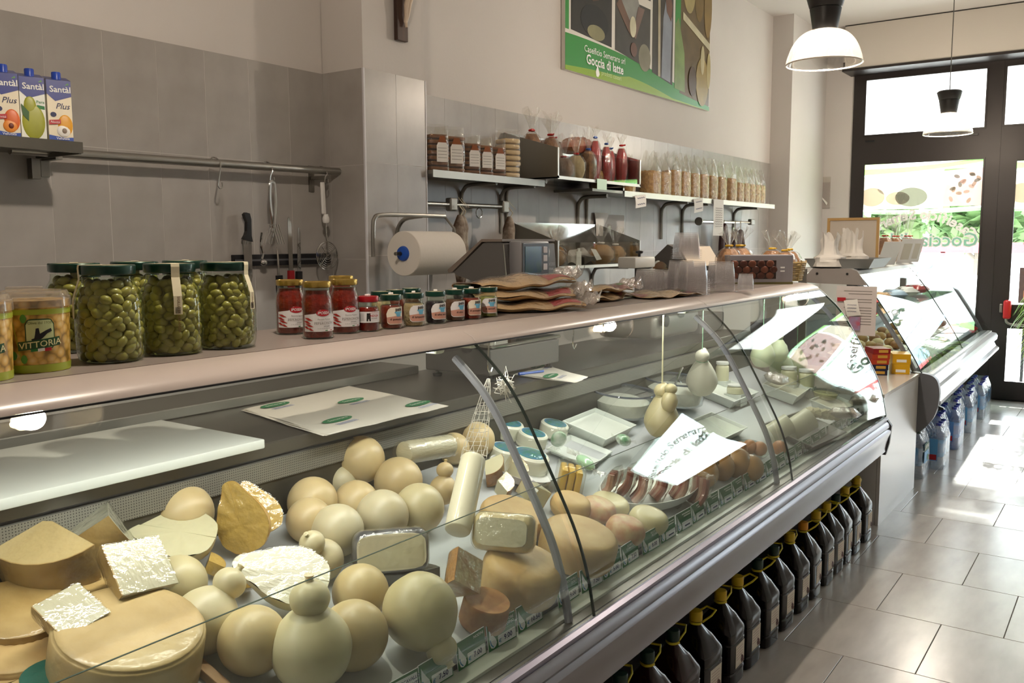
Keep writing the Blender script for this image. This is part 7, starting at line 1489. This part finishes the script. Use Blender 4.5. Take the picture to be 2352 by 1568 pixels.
for i, (u, v) in enumerate(((1780, 880), (1925, 880), (1950, 870), (1940, 960), (1985, 930))):
    p, r = rest(u, v, 62, .05, .4); t = thing('film_pack', '%s shiny film-wrapped pack from the left in the third bay' % ordn(i), 'pack', p, (.3, .1, .5*i), 'film packs in the third bay'); ob('food', pillow(r*1.7, r*1.2, r*.6, rr, 8, 6), mat('pack pale', '#bdbba8', .4), t, smooth=True); ob('film', pillow(r*2.0, r*1.5, r*.75, rr, 10, 8), SILV, t, smooth=True)
# wooden divider slat in the near corner
ob('wooden_divider', MB().rbox((-.012, -.26, 0), (.012, .2, .022), .003), mat('slat wood', '#b98f63', .5, var=(14, .3), stretch=(8, 1, 8)), None, loc=(1.06, 1.52, ZF(1.52)+.003), rot=(.29, 0, -.0), label='thin wooden divider slat on the case floor', cat='divider')
# ---- price cards
CG = mat('card green', '#1d6b37', .45); CW = mat('card white', '#e6e9ee', .5); DB = mat('drop blue', '#3c86b8', .5)
base_me = MB().box((0, -.0008, 0), (.088, .0008, .072)).mesh('card_base'); gr_me = MB().box((.001, -.0014, .001), (.087, -.0006, .071)).mesh('green_field')
drop = [(.006, .062), (.010, .052), (.016, .040), (.024, .026), (.026, .016), (.022, .008), (.015, .005), (.008, .008), (.005, .018), (.005, .035)]
RX = Matrix.Rotation(math.pi/2, 4, 'X')
dr_me = MB().extr(drop, .0014, .0018, RX).mesh('drop_print'); db_me = MB().extr([(.005, .03), (.0075, .016), (.013, .008), (.016, .009), (.010, .017), (.008, .03)], .0018, .0021, RX).mesh('drop_shadow')
pb_me = MB().extr([(.030, .004), (.085, .004), (.085, .028), (.083, .031), (.032, .031), (.030, .029)], .0014, .0018, RX).mesh('price_field')
ln_me = MB().box((.03, -.0017, .040), (.08, -.0014, .0407)).mesh('fine_print')
ln2 = MB().box((.034, -.0018, .058), (.082, -.0014, .062)).box((.044, -.0018, .049), (.082, -.0014, .053)).mesh('name_line'); ln3 = MB().box((.045, -.0021, .012), (.075, -.0018, .017)).mesh('price_line')
def price_card(x, i, name, price, label, hand=False, tilt=0):
    t = thing('price_card', label, 'price card', (x, 1.244, .6425), (-.12, 0, tilt), 'green price cards along the case front'); t.scale = (1.3, 1, .93)
    ob('card_base', base_me, CW, t)
    if hand:
        ob('green_field', gr_me, CG, t); ob('white_panel', MB().extr([(.028, .006), (.084, .006), (.084, .064), (.030, .066)], .0014, .0018, RX), CW, t); ob('drop_print', dr_me, CW, t); ob('drop_shadow', db_me, DB, t)
        for s, z in zip(name, (.054, .040, .026)): ob('handwriting', text_on(Matrix.Translation((.056, -.0021, z)) @ RX, s, .0115, .02, sx=.78), INK, t)
        return
    ob('green_field', gr_me, CG, t); ob('drop_print', dr_me, CW, t); ob('drop_shadow', db_me, DB, t); ob('price_field', pb_me, CW, t); ob('fine_print', ln_me, mat('fine print', '#6fa07c', .6), t)
    if name:
        for s, z in zip(name, (.061, .051)): ob('lettering', text_on(Matrix.Translation((.083, -.0018, z)) @ RX, s, .0105, .012, 'RIGHT', sx=.8), WHITEINK, t)
        ob('lettering', text_on(Matrix.Translation((.036, -.0021, .015)) @ RX, '€', .013, .02), DB, t); ob('handwriting', text_on(Matrix.Translation((.061, -.0021, .018)) @ RX, price, .019, .02, sx=.8), INK, t)
    else: ob('name_line', ln2, WHITEINK, t); ob('price_line', ln3, INK, t)
CARDS = [((880, 1600), ['CACIOCAVALLO', 'SEMI PICCANTE', 'AFFUMICATO'], None), ((966, 1565), ['NODINI', 'PICCOLI'], '7.50'), ((1052, 1517), ['NODINI'], '7.00'), ((1122, 1482), ['CACIOFIORE', 'BOVINO'], '9.00'), ((1190, 1443), ['CACIOFIORE', 'PECORINO'], '10.50'),
    ((1283, 1392), ['CACIOCAVALLI', 'DOLO'], '9.00'), ((1336, 1362), ['BOCCONCINI', 'PANNA'], '7.50'), ((1385, 1336), ['PANNA'], '5.00'), ((1430, 1310), ['SCAMORZA e', 'SCAMORZONE'], '7.50'), ((1476, 1284), ['RICOTTA', 'PECORA'], '8.00'), ((1518, 1258), None, '7.80')]
lastx = 0
for i, ((u, v), nm, pr_) in enumerate(CARDS):
    x = at(u, v, y=1.244).x; lastx = x
    lb = ('handwritten white price card for smoked caciocavallo' if i == 0 else ('green price card reading %s, %s euro' % (' '.join(nm).lower(), pr_)) if nm else 'green price card just right of the ricotta pecora card')
    price_card(x, i, nm or None, pr_, lb, i == 0, .03*((i*7) % 3-1))
price_card(at(880, 1600, y=1.244).x-.125, 0, None, None, 'green price card left of the handwritten one')
x = lastx+.126; k = 0
while x < 5.1:
    price_card(x, k, None, None, '%s green price card beyond the ricotta pecora card' % ordn(k+1), False, .03*((k*5) % 3-1)); x += .126; k += 1
# ================================================================== on the steel work deck
p1 = at(62, 1132, z=1.117); p2 = at(620, 1010, z=1.117); p3 = at(432, 952, z=1.117)
ob('cutting_board', MB().rbox((.55, p1.y, ZD+.001), (p2.x, p3.y, 1.117), .004, 2), mat('white board plastic', '#c9ccc6', .4), None, label='thick white plastic cutting board on the steel deck', cat='cutting board', smooth=True)
PWR = mat('wrapping paper', '#d9d3c8', .7, bump=(9, .3))
def paper(corners, label, ovals, z=ZD+.002, n_=3):
    c = [at(u, v, z=z) for u, v in corners]; o0 = (c[0]+c[1]+c[2]+c[3])/4; t = thing('wrapping_paper', label, 'paper', (o0.x, o0.y, z), 0, 'printed wrapping paper on the deck')
    for k in range(n_):
        def f(u, v):
            q = (c[0]*(1-u)+c[1]*u)*(1-v)+(c[3]*(1-u)+c[2]*u)*v; q = q-o0; return (q.x*(1-.01*k)+.004*k, q.y-.004*k, .0012*k+.0025*abs(math.sin(7*u+5*v+k)))
        ob('sheet', MB().grid(f, 14, 10), PWR, t, smooth=True)
    ex = (c[1]-c[0]).normalized()
    for (u, v) in ovals:
        q = at(u, v, z=z)-o0; M = Matrix.Translation((q.x, q.y, .0075)) @ Matrix.Rotation(math.atan2(ex.y, ex.x), 4, 'Z')
        ob('green_oval', MB().extr(oval(0, 0, .062, .026, 24), -.0005, 0, M), mat('print green', '#2d7a4e', .6), t); ob('lettering', text_on(M @ TR(0, 0, .0006), 'Semeraro', .022, .01, shear=.3), mat('paper letters', '#dfe8d8', .6), t)
        for k in range(3): ob('fine_print', MB().box((-.06, -.045-.007*k, -.0005), (.03, -.043-.007*k, 0), M), mat('blue print', '#7f86a8', .6), t)
paper([(553, 942), (800, 888), (1026, 935), (742, 1003)], 'stack of green-printed wrapping paper on the near deck', [(632, 934), (806, 924), (960, 931), (775, 968)])
paper([(1150, 858), (1215, 832), (1345, 868), (1320, 880)], 'curled green-printed wrapping paper beside the scale', [(1235, 845), (1265, 866)])
ob('ballpoint_pen', MB().tube([(0, 0, 0), (.10, 0, .0)], .005, 8).tube([(-.03, 0, 0), (0, 0, 0)], .0065, 8), mat('pen blue', '#2f55a8', .35), None, loc=at(1205, 857, z=ZD+.012), rot=(0, 0, -.3), smooth=True, label='blue ballpoint pen lying beside the curled paper', cat='pen')
